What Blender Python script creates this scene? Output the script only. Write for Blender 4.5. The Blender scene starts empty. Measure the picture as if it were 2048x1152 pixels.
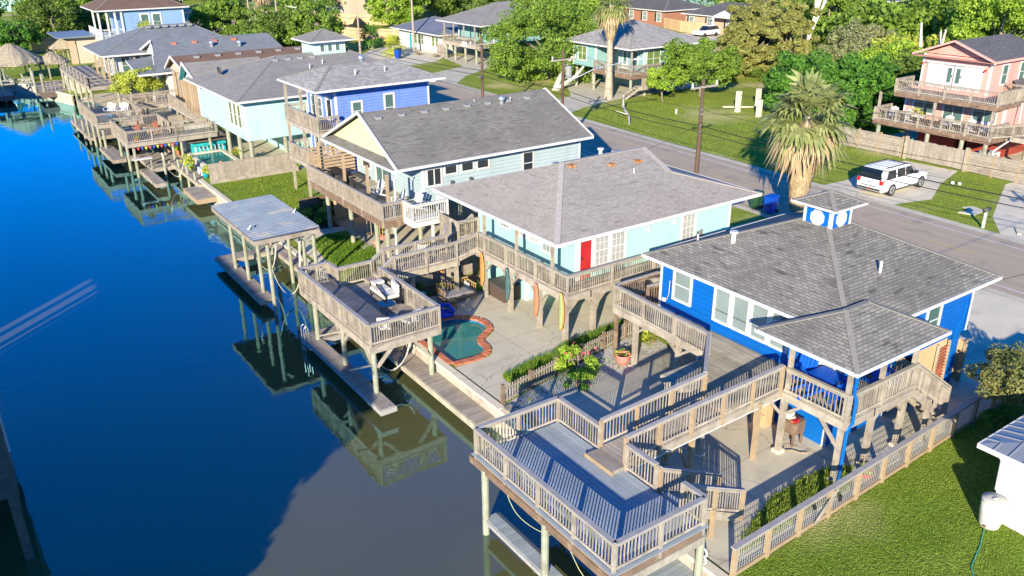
import bpy, math, random
import numpy as np
from mathutils import Vector, Matrix
R = math.radians
random.seed(7)
rng = np.random.default_rng(7)
S = bpy.context.scene
COL = S.collection

# ---------------------------------------------------------------- camera
cam = bpy.data.cameras.new('camera'); camo = bpy.data.objects.new('camera', cam); COL.objects.link(camo)
cam.sensor_width = 36; cam.lens = 29.53; cam.clip_start = 0.5; cam.clip_end = 3000
yaw, pitch, roll = R(-34.5), R(23.0), R(-0.5)
fw = Vector((-math.sin(yaw)*math.cos(pitch), math.cos(yaw)*math.cos(pitch), -math.sin(pitch)))
rt = Vector((math.cos(yaw), math.sin(yaw), 0)); up = rt.cross(fw)
r2 = rt*math.cos(roll) + up*math.sin(roll); u2 = -rt*math.sin(roll) + up*math.cos(roll)
camo.matrix_world = Matrix(((r2.x, u2.x, -fw.x, 0), (r2.y, u2.y, -fw.y, 0), (r2.z, u2.z, -fw.z, 16.0), (0, 0, 0, 1)))
S.camera = camo

# ---------------------------------------------------------------- sky, sun, exposure
SUN_EL, SUN_TO = R(18), R(42.5)            # elevation; heading the light travels towards
W = bpy.data.worlds.new('World'); S.world = W; W.use_nodes = True
wn = W.node_tree; bg = wn.nodes['Background']
sky = wn.nodes.new('ShaderNodeTexSky'); sky.sky_type = 'NISHITA'; sky.sun_disc = False
sky.sun_elevation = SUN_EL; sky.sun_rotation = R(227.5)
sky.altitude = 0; sky.air_density = 1.0; sky.dust_density = 0.0; sky.ozone_density = 6.0
tint = wn.nodes.new('ShaderNodeMix'); tint.data_type = 'RGBA'; tint.blend_type = 'MULTIPLY'; tint.inputs[0].default_value = 1
tint.inputs[7].default_value = (.78, .92, 1.2, 1); wn.links.new(sky.outputs[0], tint.inputs[6]); hsv = wn.nodes.new('ShaderNodeHueSaturation'); hsv.inputs[1].default_value = 1.6; wn.links.new(tint.outputs[2], hsv.inputs[4]); wn.links.new(hsv.outputs[0], bg.inputs[0]); bg.inputs[1].default_value = 0.12
sl = bpy.data.lights.new('sun', 'SUN'); so = bpy.data.objects.new('sun', sl); COL.objects.link(so)
sl.energy = 5.0; sl.angle = R(0.5); sl.color = (1.0, 0.885, 0.67)
so.rotation_euler = Vector((math.cos(SUN_TO)*math.cos(SUN_EL), math.sin(SUN_TO)*math.cos(SUN_EL), -math.sin(SUN_EL))).to_track_quat('-Z', 'Y').to_euler()
S.view_settings.view_transform = 'Standard'; S.view_settings.look = 'None'
S.view_settings.exposure = 1.0; S.view_settings.gamma = 1.0
S.cycles.max_bounces = 6; S.cycles.transparent_max_bounces = 12

# ---------------------------------------------------------------- materials
MATS = {}
def nmat(name):
    m = bpy.data.materials.new(name); m.use_nodes = True
    MATS[name] = m
    nt = m.node_tree
    return m, nt, nt.nodes['Principled BSDF'], nt.links
def N(nt, t, **kw):
    n = nt.nodes.new('ShaderNode'+t)
    for k, v in kw.items():
        if k[0] == 'i': n.inputs[int(k[1:])].default_value = v
        else: setattr(n, k, v)
    return n
def mixc(nt, fac, a, b, mode='MIX'):
    n = nt.nodes.new('ShaderNodeMix'); n.data_type = 'RGBA'; n.blend_type = mode
    for sock, v in ((n.inputs[0], fac), (n.inputs[6], a), (n.inputs[7], b)):
        if isinstance(v, bpy.types.NodeSocket): nt.links.new(v, sock)
        else: sock.default_value = v if not isinstance(v, tuple) else (*v[:3], 1)
    return n.outputs[2]
def ramp(nt, fac, a, b):
    n = nt.nodes.new('ShaderNodeMapRange'); n.inputs[1].default_value = a; n.inputs[2].default_value = b
    nt.links.new(fac, n.inputs[0]); return n.outputs[0]
def sc(c, k): return tuple(max(0, x*k) for x in c)

def pmat(name, c, c2=None, ns=2.0, rough=.75, bump=0.0, bs=25, spec=.3, metal=0, island=0.0, lap=0, stain=None, st=(1, 1, 1), lapax=2):
    """noise-mottled paint / stone / wood; lap = spacing of horizontal clapboards; island = tone change per board"""
    m, nt, p, L = nmat(name)
    tc = N(nt, 'NewGeometry')
    mp = N(nt, 'Mapping'); mp.inputs[3].default_value = st; L.new(tc.outputs['Position'], mp.inputs[0])
    n1 = N(nt, 'TexNoise'); n1.inputs['Scale'].default_value = ns; n1.inputs['Detail'].default_value = 5; n1.inputs['Roughness'].default_value = .62
    L.new(mp.outputs[0], n1.inputs[0])
    c2 = c2 or sc(c, .82)
    out = mixc(nt, ramp(nt, n1.outputs[0], .36, .66), c, c2)
    if island:
        mr = N(nt, 'MapRange'); mr.inputs[3].default_value = 1-island; mr.inputs[4].default_value = 1+island
        L.new(tc.outputs['Random Per Island'], mr.inputs[0])
        hs = N(nt, 'HueSaturation'); L.new(mr.outputs[0], hs.inputs[2]); L.new(out, hs.inputs[4]); out = hs.outputs[0]
    if stain:
        n2 = N(nt, 'TexNoise'); n2.inputs['Scale'].default_value = stain[1]; n2.inputs['Detail'].default_value = 6
        L.new(tc.outputs['Position'], n2.inputs[0])
        out = mixc(nt, ramp(nt, n2.outputs[0], .56, .74), out, stain[0])
    L.new(out, p.inputs['Base Color'])
    p.inputs['Roughness'].default_value = rough; p.inputs['Specular IOR Level'].default_value = spec; p.inputs['Metallic'].default_value = metal
    h = None
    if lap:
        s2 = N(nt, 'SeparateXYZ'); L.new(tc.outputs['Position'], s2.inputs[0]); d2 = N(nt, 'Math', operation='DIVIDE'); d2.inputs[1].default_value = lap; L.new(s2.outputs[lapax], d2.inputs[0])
        f2 = N(nt, 'Math', operation='FRACT'); L.new(d2.outputs[0], f2.inputs[0]); lap_shade = ramp(nt, f2.outputs[0], .13, .05)
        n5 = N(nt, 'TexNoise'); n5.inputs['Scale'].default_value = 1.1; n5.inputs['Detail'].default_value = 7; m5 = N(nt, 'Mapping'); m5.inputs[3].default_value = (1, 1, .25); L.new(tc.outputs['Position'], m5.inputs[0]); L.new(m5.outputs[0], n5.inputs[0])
        out = mixc(nt, ramp(nt, n5.outputs[0], .52, .8), out, sc(c, .78)); out = mixc(nt, lap_shade, out, sc(c, .62)); L.new(out, p.inputs['Base Color'])  # thin dark lap lines: shade under each clapboard painted into the colour
        sp = N(nt, 'SeparateXYZ'); L.new(tc.outputs['Position'], sp.inputs[0])
        d = N(nt, 'Math', operation='DIVIDE'); d.inputs[1].default_value = lap; L.new(sp.outputs[lapax], d.inputs[0])
        fr = N(nt, 'Math', operation='FRACT'); L.new(d.outputs[0], fr.inputs[0])
        iv = N(nt, 'Math', operation='SUBTRACT'); iv.inputs[0].default_value = 1; L.new(fr.outputs[0], iv.inputs[1])
        b = N(nt, 'Bump'); b.inputs['Strength'].default_value = .75; b.inputs['Distance'].default_value = .025
        L.new(iv.outputs[0], b.inputs['Height']); h = b.outputs[0]; L.new(h, p.inputs['Normal'])
    if bump:
        n3 = N(nt, 'TexNoise'); n3.inputs['Scale'].default_value = bs; n3.inputs['Detail'].default_value = 4; L.new(mp.outputs[0], n3.inputs[0])
        b = N(nt, 'Bump'); b.inputs['Strength'].default_value = bump; b.inputs['Distance'].default_value = .03
        L.new(n3.outputs[0], b.inputs['Height'])
        if h: L.new(h, b.inputs['Normal'])
        L.new(b.outputs[0], p.inputs['Normal'])
    return m

def jointed(name, size, dark):
    m = MATS[name]; nt = m.node_tree; L = nt.links; p = nt.nodes['Principled BSDF']; src = p.inputs['Base Color'].links[0].from_socket
    g = N(nt, 'NewGeometry'); br = N(nt, 'TexBrick'); br.offset = 0; br.inputs['Scale'].default_value = 1; br.inputs['Brick Width'].default_value = size; br.inputs['Row Height'].default_value = size*.82; br.inputs['Mortar Size'].default_value = .022; br.inputs['Mortar Smooth'].default_value = .6
    L.new(g.outputs['Position'], br.inputs[0])
    v = N(nt, 'TexVoronoi'); v.feature = 'DISTANCE_TO_EDGE'; v.inputs['Scale'].default_value = .16
    nz = N(nt, 'TexNoise'); nz.inputs['Scale'].default_value = 1.3; ad = N(nt, 'VectorMath', operation='ADD'); L.new(g.outputs['Position'], nz.inputs[0]); L.new(g.outputs['Position'], ad.inputs[0]); L.new(nz.outputs[1], ad.inputs[1]); L.new(ad.outputs[0], v.inputs[0])
    out = mixc(nt, br.outputs[1], src, dark); cr = ramp(nt, v.outputs[0], .006, .0); out = mixc(nt, cr, out, dark); L.new(out, p.inputs['Base Color'])
def shingle(name, a, b, dark, w=.32, h=.15, patch=None):
    w *= .82; h *= .82
    m, nt, p, L = nmat(name)
    uv = N(nt, 'UVMap')
    br = N(nt, 'TexBrick'); br.offset = .5; br.inputs['Scale'].default_value = 1
    br.inputs['Brick Width'].default_value = w; br.inputs['Row Height'].default_value = h
    br.inputs['Mortar Size'].default_value = .012; br.inputs['Mortar Smooth'].default_value = .3; br.inputs['Bias'].default_value = 0
    br.inputs['Color1'].default_value = (*a, 1); br.inputs['Color2'].default_value = (*b, 1); br.inputs['Mortar'].default_value = (*dark, 1)
    L.new(uv.outputs[0], br.inputs[0])
    g = N(nt, 'NewGeometry')
    n1 = N(nt, 'TexNoise'); n1.inputs['Scale'].default_value = .55; n1.inputs['Detail'].default_value = 6; L.new(g.outputs['Position'], n1.inputs[0])
    out = mixc(nt, ramp(nt, n1.outputs[0], .42, .72), br.outputs[0], sc(dark, 1.0), 'MIX')
    out = mixc(nt, .55, br.outputs[0], out)
    # weathered dark tabs clustered in patches
    n2 = N(nt, 'TexNoise'); n2.inputs['Scale'].default_value = 1.0; n2.inputs['Detail'].default_value = 3
    mp = N(nt, 'Mapping'); mp.inputs[3].default_value = (1.1, 5.5, 1); L.new(uv.outputs[0], mp.inputs[0]); L.new(mp.outputs[0], n2.inputs[0])
    out = mixc(nt, ramp(nt, n2.outputs[0], .58, .7), out, sc(dark, .85 if patch is None else patch))
    n3 = N(nt, 'TexNoise'); n3.inputs['Scale'].default_value = 35; L.new(g.outputs['Position'], n3.inputs[0])
    out = mixc(nt, ramp(nt, n3.outputs[0], .3, .75), out, sc(b, 1.25), 'MIX') if False else out
    L.new(out, p.inputs['Base Color']); p.inputs['Roughness'].default_value = .9; p.inputs['Specular IOR Level'].default_value = .2
    bm = N(nt, 'Bump'); bm.inputs['Strength'].default_value = .5; bm.inputs['Distance'].default_value = .02
    L.new(br.outputs[1], bm.inputs['Height']); bm.invert = True
    b2 = N(nt, 'Bump'); b2.inputs['Strength'].default_value = .35; b2.inputs['Distance'].default_value = .02
    L.new(n3.outputs[0], b2.inputs['Height']); L.new(bm.outputs[0], b2.inputs['Normal']); L.new(b2.outputs[0], p.inputs['Normal'])
    return m

def leafmat(name, c, c2, trans=.4):
    m, nt, p, L = nmat(name)
    g = N(nt, 'NewGeometry')
    n1 = N(nt, 'TexNoise'); n1.inputs['Scale'].default_value = .9; n1.inputs['Detail'].default_value = 3; L.new(g.outputs['Position'], n1.inputs[0])
    ad = N(nt, 'Math', operation='MULTIPLY_ADD'); ad.inputs[1].default_value = .45; L.new(g.outputs['Random Per Island'], ad.inputs[0]); L.new(n1.outputs[0], ad.inputs[2])
    out = mixc(nt, ramp(nt, ad.outputs[0], .35, 1.0), c, c2)
    L.new(out, p.inputs['Base Color']); p.inputs['Roughness'].default_value = .6; p.inputs['Specular IOR Level'].default_value = .25
    t = N(nt, 'BsdfTranslucent'); L.new(out, t.inputs[0])
    mx = N(nt, 'MixShader'); mx.inputs[0].default_value = trans
    L.new(p.outputs[0], mx.inputs[1]); L.new(t.outputs[0], mx.inputs[2])
    L.new(mx.outputs[0], nt.nodes['Material Output'].inputs[0])
    return m

def glassmat(name, c, rough=.06):
    m, nt, p, L = nmat(name)
    g = N(nt, 'NewGeometry'); n1 = N(nt, 'TexNoise'); n1.inputs['Scale'].default_value = 1.2; L.new(g.outputs['Position'], n1.inputs[0])
    L.new(mixc(nt, n1.outputs[0], sc(c, 1.15), sc(c, .75)), p.inputs['Base Color'])
    p.inputs['Roughness'].default_value = rough; p.inputs['Specular IOR Level'].default_value = .8
    return m

pmat('wood_gray', (.37, .325, .265), (.25, .215, .175), 3, .85, .3, 30, island=.24, stain=((.20, .17, .14), 1.6))
pmat('wood_floor', (.34, .30, .265), (.25, .215, .185), 2, .85, .3, 30, island=.15)
pmat('wood_floor_tan', (.40, .36, .28), (.30, .265, .20), 2, .85, .3, 30, island=.14)
pmat('wood_tan', (.38, .285, .18), (.31, .225, .14), 4, .8, .2, 30, island=.1)
pmat('wood_green', (.33, .335, .26), (.25, .26, .19), 3, .85, .3, 22, island=.08, stain=((.2, .17, .12), 1.3))
pmat('wood_brown', (.22, .145, .10), (.15, .10, .07), 3, .85, .3, 22, island=.12, stain=((.36, .28, .2), 2.2))
pmat('wood_cap', (.36, .34, .33), (.29, .27, .26), 5, .8, .2, 30, island=.06)
pmat('wood_dark', (.15, .12, .10), (.10, .08, .07), 4, .85, .2)
pmat('wood_fence', (.36, .315, .26), (.27, .23, .19), 5, .9, .3, 30, island=.13, stain=((.22, .17, .13), 1.5))
pmat('wood_cedar', (.62, .42, .24), (.54, .35, .19), 2, .8, .2, island=.1)
pmat('composite', (.34, .385, .41), (.28, .32, .35), 1.2, .6, .1, 15, island=.10)
pmat('concrete', (.58, .53, .41), (.51, .465, .36), .55, .9, .15, 12, stain=((.42, .37, .30), .9))
pmat('concrete_pale', (.68, .61, .47), (.61, .55, .425), .7, .9, .15, 12, stain=((.50, .46, .39), .8))
jointed('concrete', 3.6, (.33, .29, .23)); jointed('concrete_pale', 4.4, (.40, .36, .30))
pmat('asphalt', (.46, .37, .27), (.38, .305, .225), .45, .92, .25, 60, st=(3.4, .12, 1), stain=((.29, .245, .195), .5))
pmat('line_white', (.62, .62, .6), rough=.8, bump=.1)
pmat('line_yellow', (.6, .47, .16), rough=.8)
pmat('white', (.62, .61, .60), (.56, .55, .54), 2, .5)
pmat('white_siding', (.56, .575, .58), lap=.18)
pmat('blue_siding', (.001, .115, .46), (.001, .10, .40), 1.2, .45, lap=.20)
pmat('blue_panel', (.001, .12, .46), (.001, .105, .40), 1.2, .45)
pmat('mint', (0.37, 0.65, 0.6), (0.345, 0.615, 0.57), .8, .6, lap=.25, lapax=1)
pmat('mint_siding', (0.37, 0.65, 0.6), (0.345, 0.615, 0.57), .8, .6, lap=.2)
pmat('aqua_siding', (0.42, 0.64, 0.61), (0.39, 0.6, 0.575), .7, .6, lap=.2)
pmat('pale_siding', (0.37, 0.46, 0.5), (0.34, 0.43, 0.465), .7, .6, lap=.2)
pmat('cream', (0.53, 0.52, 0.34), (0.5, 0.49, 0.315), .8, .7)
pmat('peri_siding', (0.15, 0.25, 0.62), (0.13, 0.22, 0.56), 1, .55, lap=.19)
pmat('peri_pale', (0.2, 0.28, 0.58), (0.18, 0.255, 0.53), 1, .55)
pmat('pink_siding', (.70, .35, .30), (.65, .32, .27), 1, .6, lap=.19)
pmat('red_panel', (.30, .05, .03), (.24, .04, .025), 2, .6)
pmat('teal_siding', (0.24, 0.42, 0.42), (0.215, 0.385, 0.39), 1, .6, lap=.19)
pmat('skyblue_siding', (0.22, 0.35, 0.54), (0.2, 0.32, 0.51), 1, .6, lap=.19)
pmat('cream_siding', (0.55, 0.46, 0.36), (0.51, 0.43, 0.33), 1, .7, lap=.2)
pmat('teal_trim', (.03, .42, .44), rough=.5)
pmat('red_door', (.45, .025, .03), rough=.4)
pmat('brick', (.36, .17, .11), (.28, .13, .09), 6, .9)
pmat('brick_tan', (.55, .38, .27), (.48, .32, .22), 6, .9)
pmat('coping', (.52, .19, .10), (.42, .14, .08), 5, .8, .2, island=.2)
pmat('black', (.018, .018, .02), (.03, .03, .03), 5, .5)
pmat('dark_grey', (.09, .09, .09), rough=.5)
pmat('mid_grey', (.3, .3, .3), rough=.5)
pmat('steel', (.55, .56, .57), rough=.35, metal=.7, spec=.5)
pmat('vinyl_white', (.58, .58, .57), (.53, .53, .52), 3, .35)
pmat('car_paint', (.80, .81, .82), (.79, .80, .81), 2, .22, spec=.6)
pmat('rubber', (.03, .03, .03), rough=.8)
pmat('red_light', (.65, .02, .02), rough=.2, spec=.6)
pmat('cushion', (.60, .57, .52), (.54, .51, .47), 4, .9, .2)
pmat('cushion_grey', (.45, .43, .40), rough=.95)
pmat('teak', (.42, .27, .14), (.34, .21, .10), 6, .7, .1, island=.1)
pmat('royal_blue', (.005, .06, .55), (.005, .05, .48), 4, .4)
pmat('chair_blue', (.004, .10, .60), rough=.4, island=.08)
pmat('bin_green', (.02, .07, .035), rough=.5)
pmat('bin_blue', (.005, .07, .45), rough=.45)
pmat('teal_pot', (.01, .33, .40), rough=.3)
pmat('terracotta', (.55, .2, .11), (.48, .17, .09), 5, .8)
pmat('pink_pot', (.80, .24, .2), rough=.5)
pmat('red_pot', (.62, .05, .03), rough=.4)
pmat('soil', (.09, .065, .045), (.06, .045, .03), 9, .95, .4)
pmat('mulch', (.17, .115, .08), (.10, .07, .05), 4, .95, .5, 14)
pmat('gravel', (.62, .60, .56), (.28, .26, .23), 9, .95, .9, 14, stain=((.10, .12, .05), .8))
pmat('thatch', (.40, .345, .25), (.26, .22, .15), 5, .95, .9, 14, island=.25)
pmat('pole_wood', (.13, .085, .06), (.09, .06, .045), 3, .9, .3, st=(4, 4, .4))
pmat('pole_pale', (.38, .33, .27), (.3, .26, .21), 3, .9, .2, st=(4, 4, .4))
pmat('bark', (.30, .25, .19), (.2, .165, .125), 4, .95, .5)
pmat('bark_white', (.62, .57, .50), (.5, .46, .4), 3, .9, .3)
pmat('palm_trunk', (.45, .37, .28), (.33, .27, .2), 4, .95, .6)
pmat('wire', (.03, .03, .03), rough=.5)
pmat('mesh_wire', (.55, .53, .48), rough=.5, metal=.3)
pmat('strap', (.62, .60, .52), (.55, .53, .45), 5, .8)
pmat('strap_yellow', (.62, .62, .28), (.5, .52, .3), 5, .8)
pmat('rust', (.28, .10, .04), (.55, .3, .12), 8, .9)
pmat('flower_pink', (.75, .10, .13), rough=.6)
pmat('flower_peach', (.62, .38, .22), (.55, .3, .15), rough=.6)
pmat('board_orange', (.55, .26, .09), (.48, .21, .07), 3, .3)
pmat('board_salmon', (.52, .21, .12), (.45, .17, .10), 3, .3)
pmat('board_green', (.36, .42, .16), (.25, .34, .17), 6, .3)
pmat('board_teal', (.08, .15, .15), (.05, .10, .11), 4, .3)
pmat('board_white', (.75, .7, .62), rough=.3)
pmat('tan_box', (.55, .36, .2), (.5, .32, .18), 3, .7)
pmat('metal_roof', (.30, .32, .35), (.26, .28, .31), 1.5, .4, spec=.5, metal=.3)
pmat('corrugated', (.21, .255, .32), (.165, .205, .265), 1.2, .6, spec=.3, stain=((.36, .33, .28), 1.1))
pmat('bulkhead', (.50, .45, .38), (.40, .35, .29), 2.5, .9, .4, 10, stain=((.24, .18, .12), 1.1))
pmat('bulkhead_wood', (.40, .29, .22), (.30, .21, .15), 2, .9, .3, 10, island=.12)
pmat('wicker', (.10, .07, .055), (.07, .05, .04), 20, .8, .3)
pmat('pool_wall', (.30, .58, .56), (.26, .52, .50), 3, .6)
pmat('pool_tile', (.03, .16, .30), rough=.3)
pmat('lamp_glass', (.8, .78, .72), rough=.3)
pmat('pool_stone', (.55, .46, .36), (.42, .33, .25), 6, .9, .3)
pmat('bunting_red', (.75, .12, .12)); pmat('bunting_blue', (.05, .12, .6)); pmat('bunting_yellow', (.75, .65, .1))
pmat('sign_green', (.02, .3, .14), rough=.4); pmat('sign_yellow', (.8, .55, .03), rough=.4)
pmat('cap_pale', (0.418, 0.380, 0.336), (0.319, 0.297, 0.292), 6, .9, .3, 30)
pmat('cap_gray', (0.253, 0.237, 0.209), (0.209, 0.198, 0.176), 6, .9, .3, 30)
shingle('roof_blue', (0.288, 0.271, 0.237), (0.186, 0.176, 0.158), (0.107, 0.099, 0.090))
shingle('roof_mint', (0.407, 0.367, 0.322), (0.305, 0.277, 0.243), (0.266, 0.237, 0.215), w=.22, h=.12)
shingle('roof_gable', (0.266, 0.251, 0.220), (0.198, 0.186, 0.164), (0.136, 0.127, 0.113), w=.4, h=.16)
shingle('roof_peri', (0.452, 0.429, 0.395), (0.271, 0.260, 0.243), (0.226, 0.215, 0.209), w=.35, h=.18)
shingle('roof_aqua', (0.305, 0.288, 0.271), (0.249, 0.232, 0.220), (0.192, 0.181, 0.169), w=.3, h=.17)
shingle('roof_brown', (0.226, 0.141, 0.102), (0.181, 0.113, 0.085), (0.136, 0.090, 0.068))
shingle('roof_slate', (0.226, 0.243, 0.266), (0.186, 0.198, 0.215), (0.147, 0.158, 0.169), w=.5, h=.2)
shingle('roof_pink', (0.181, 0.175, 0.175), (0.113, 0.107, 0.113), (0.090, 0.085, 0.085))
shingle('roof_bluegray', (0.226, 0.260, 0.328), (0.147, 0.169, 0.226), (0.113, 0.124, 0.158))
glassmat('glass_green', (.08, .15, .14)); glassmat('glass_blind', (.22, .28, .28)); glassmat('glass_dark', (.03, .035, .04))
glassmat('glass_lime', (.13, .20, .07)); glassmat('glass_white', (.36, .37, .38)); glassmat('car_glass', (.01, .018, .03), .03)
leafmat('leaf_oak', (0.092, 0.186, 0.024), (0.297, 0.436, 0.065)); leafmat('leaf_dark', (0.037, 0.131, 0.022), (0.168, 0.371, 0.046))
leafmat('leaf_olive', (0.186, 0.205, 0.055), (0.445, 0.436, 0.131)); leafmat('leaf_grey', (0.168, 0.195, 0.083), (0.371, 0.399, 0.186))
leafmat('leaf_bright', (0.131, 0.260, 0.022), (0.445, 0.612, 0.074)); leafmat('leaf_hedge', (0.046, 0.111, 0.022), (0.223, 0.315, 0.055))
leafmat('leaf_palm', (0.190, 0.237, 0.067), (0.437, 0.456, 0.190)); leafmat('leaf_dead', (0.317, 0.229, 0.132), (0.458, 0.352, 0.211), .1)
leafmat('leaf_yellow', (0.297, 0.371, 0.055), (0.668, 0.700, 0.111)); leafmat('leaf_peach', (.11, .17, .04), (.36, .33, .12))
leafmat('blade', (0.180, 0.290, 0.025), (0.360, 0.440, 0.070), .5); leafmat('blade_dark', (0.088, 0.220, 0.017), (0.286, 0.440, 0.055), .45)

def grassmat(name, a, b, dry):
    m, nt, p, L = nmat(name)
    g = N(nt, 'NewGeometry')
    n1 = N(nt, 'TexNoise'); n1.inputs['Scale'].default_value = .35; n1.inputs['Detail'].default_value = 8; n1.inputs['Roughness'].default_value = .7; L.new(g.outputs['Position'], n1.inputs[0])
    n2 = N(nt, 'TexNoise'); n2.inputs['Scale'].default_value = 6; n2.inputs['Detail'].default_value = 5; L.new(g.outputs['Position'], n2.inputs[0])
    n3 = N(nt, 'TexNoise'); n3.inputs['Scale'].default_value = .12; n3.inputs['Detail'].default_value = 7; L.new(g.outputs['Position'], n3.inputs[0])
    o = mixc(nt, ramp(nt, n1.outputs[0], .35, .65), a, b)
    o = mixc(nt, ramp(nt, n2.outputs[0], .3, .75), o, sc(a, .6))
    o = mixc(nt, ramp(nt, n3.outputs[0], .54, .70), o, dry)
    L.new(o, p.inputs['Base Color']); p.inputs['Roughness'].default_value = .95; p.inputs['Specular IOR Level'].default_value = .1
    n4 = N(nt, 'TexNoise'); n4.inputs['Scale'].default_value = 14; n4.inputs['Detail'].default_value = 4; L.new(g.outputs['Position'], n4.inputs[0])
    bb = N(nt, 'Bump'); bb.inputs['Strength'].default_value = 1; bb.inputs['Distance'].default_value = .12; L.new(n4.outputs[0], bb.inputs['Height']); L.new(bb.outputs[0], p.inputs['Normal'])
grassmat('grass', (.26, .35, .045), (.38, .44, .075), (.54, .49, .23))
grassmat('lawn', (.17, .28, .03), (.30, .38, .055), (.44, .41, .17))

def water(name, body, tint, rip=.10, rs=1.1):
    m, nt, p, L = nmat(name)
    nt.nodes.remove(p)
    g = N(nt, 'NewGeometry')
    n1 = N(nt, 'TexNoise'); n1.inputs['Scale'].default_value = rs; n1.inputs['Detail'].default_value = 4; n1.inputs['Distortion'].default_value = .6; L.new(g.outputs['Position'], n1.inputs[0])
    b = N(nt, 'Bump'); b.inputs['Strength'].default_value = rip; b.inputs['Distance'].default_value = .08; L.new(n1.outputs[0], b.inputs['Height'])
    n2 = N(nt, 'TexNoise'); n2.inputs['Scale'].default_value = .12; L.new(g.outputs['Position'], n2.inputs[0])
    df = N(nt, 'BsdfDiffuse'); L.new(mixc(nt, n2.outputs[0], body, sc(body, .7)), df.inputs[0])
    gl = N(nt, 'BsdfGlossy'); gl.inputs['Color'].default_value = (*tint, 1); gl.inputs['Roughness'].default_value = .015; L.new(b.outputs[0], gl.inputs['Normal'])
    fr = N(nt, 'Fresnel'); fr.inputs[0].default_value = 1.45; L.new(b.outputs[0], fr.inputs['Normal'])
    fm = N(nt, 'Math', operation='MULTIPLY_ADD'); fm.use_clamp = True; fm.inputs[1].default_value = 1.75; fm.inputs[2].default_value = .05; L.new(fr.outputs[0], fm.inputs[0])
    mx = N(nt, 'MixShader'); L.new(fm.outputs[0], mx.inputs[0]); L.new(df.outputs[0], mx.inputs[1]); L.new(gl.outputs[0], mx.inputs[2])
    L.new(mx.outputs[0], nt.nodes['Material Output'].inputs[0])
water('canal_water', (.115, .115, .045), (.40, .86, 1.0))
m, nt, p, L = nmat('pool_water'); nt.nodes.remove(p)
g = N(nt, 'NewGeometry'); n1 = N(nt, 'TexNoise'); n1.inputs['Scale'].default_value = 2.5; n1.inputs['Detail'].default_value = 3; L.new(g.outputs['Position'], n1.inputs[0])
b = N(nt, 'Bump'); b.inputs['Strength'].default_value = .12; b.inputs['Distance'].default_value = .05; L.new(n1.outputs[0], b.inputs['Height'])
tr = N(nt, 'BsdfTransparent'); tr.inputs[0].default_value = (.28, .70, .66, 1)
gl = N(nt, 'BsdfGlossy'); gl.inputs['Roughness'].default_value = .02; L.new(b.outputs[0], gl.inputs['Normal'])
fr = N(nt, 'Fresnel'); fr.inputs[0].default_value = 1.5; L.new(b.outputs[0], fr.inputs['Normal'])
bd = N(nt, 'BsdfDiffuse'); bd.inputs[0].default_value = (.06, .34, .30, 1)
m0 = N(nt, 'MixShader'); m0.inputs[0].default_value = .6; L.new(tr.outputs[0], m0.inputs[1]); L.new(bd.outputs[0], m0.inputs[2])
mx = N(nt, 'MixShader'); L.new(fr.outputs[0], mx.inputs[0]); L.new(m0.outputs[0], mx.inputs[1]); L.new(gl.outputs[0], mx.inputs[2]); L.new(mx.outputs[0], nt.nodes['Material Output'].inputs[0])

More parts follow.
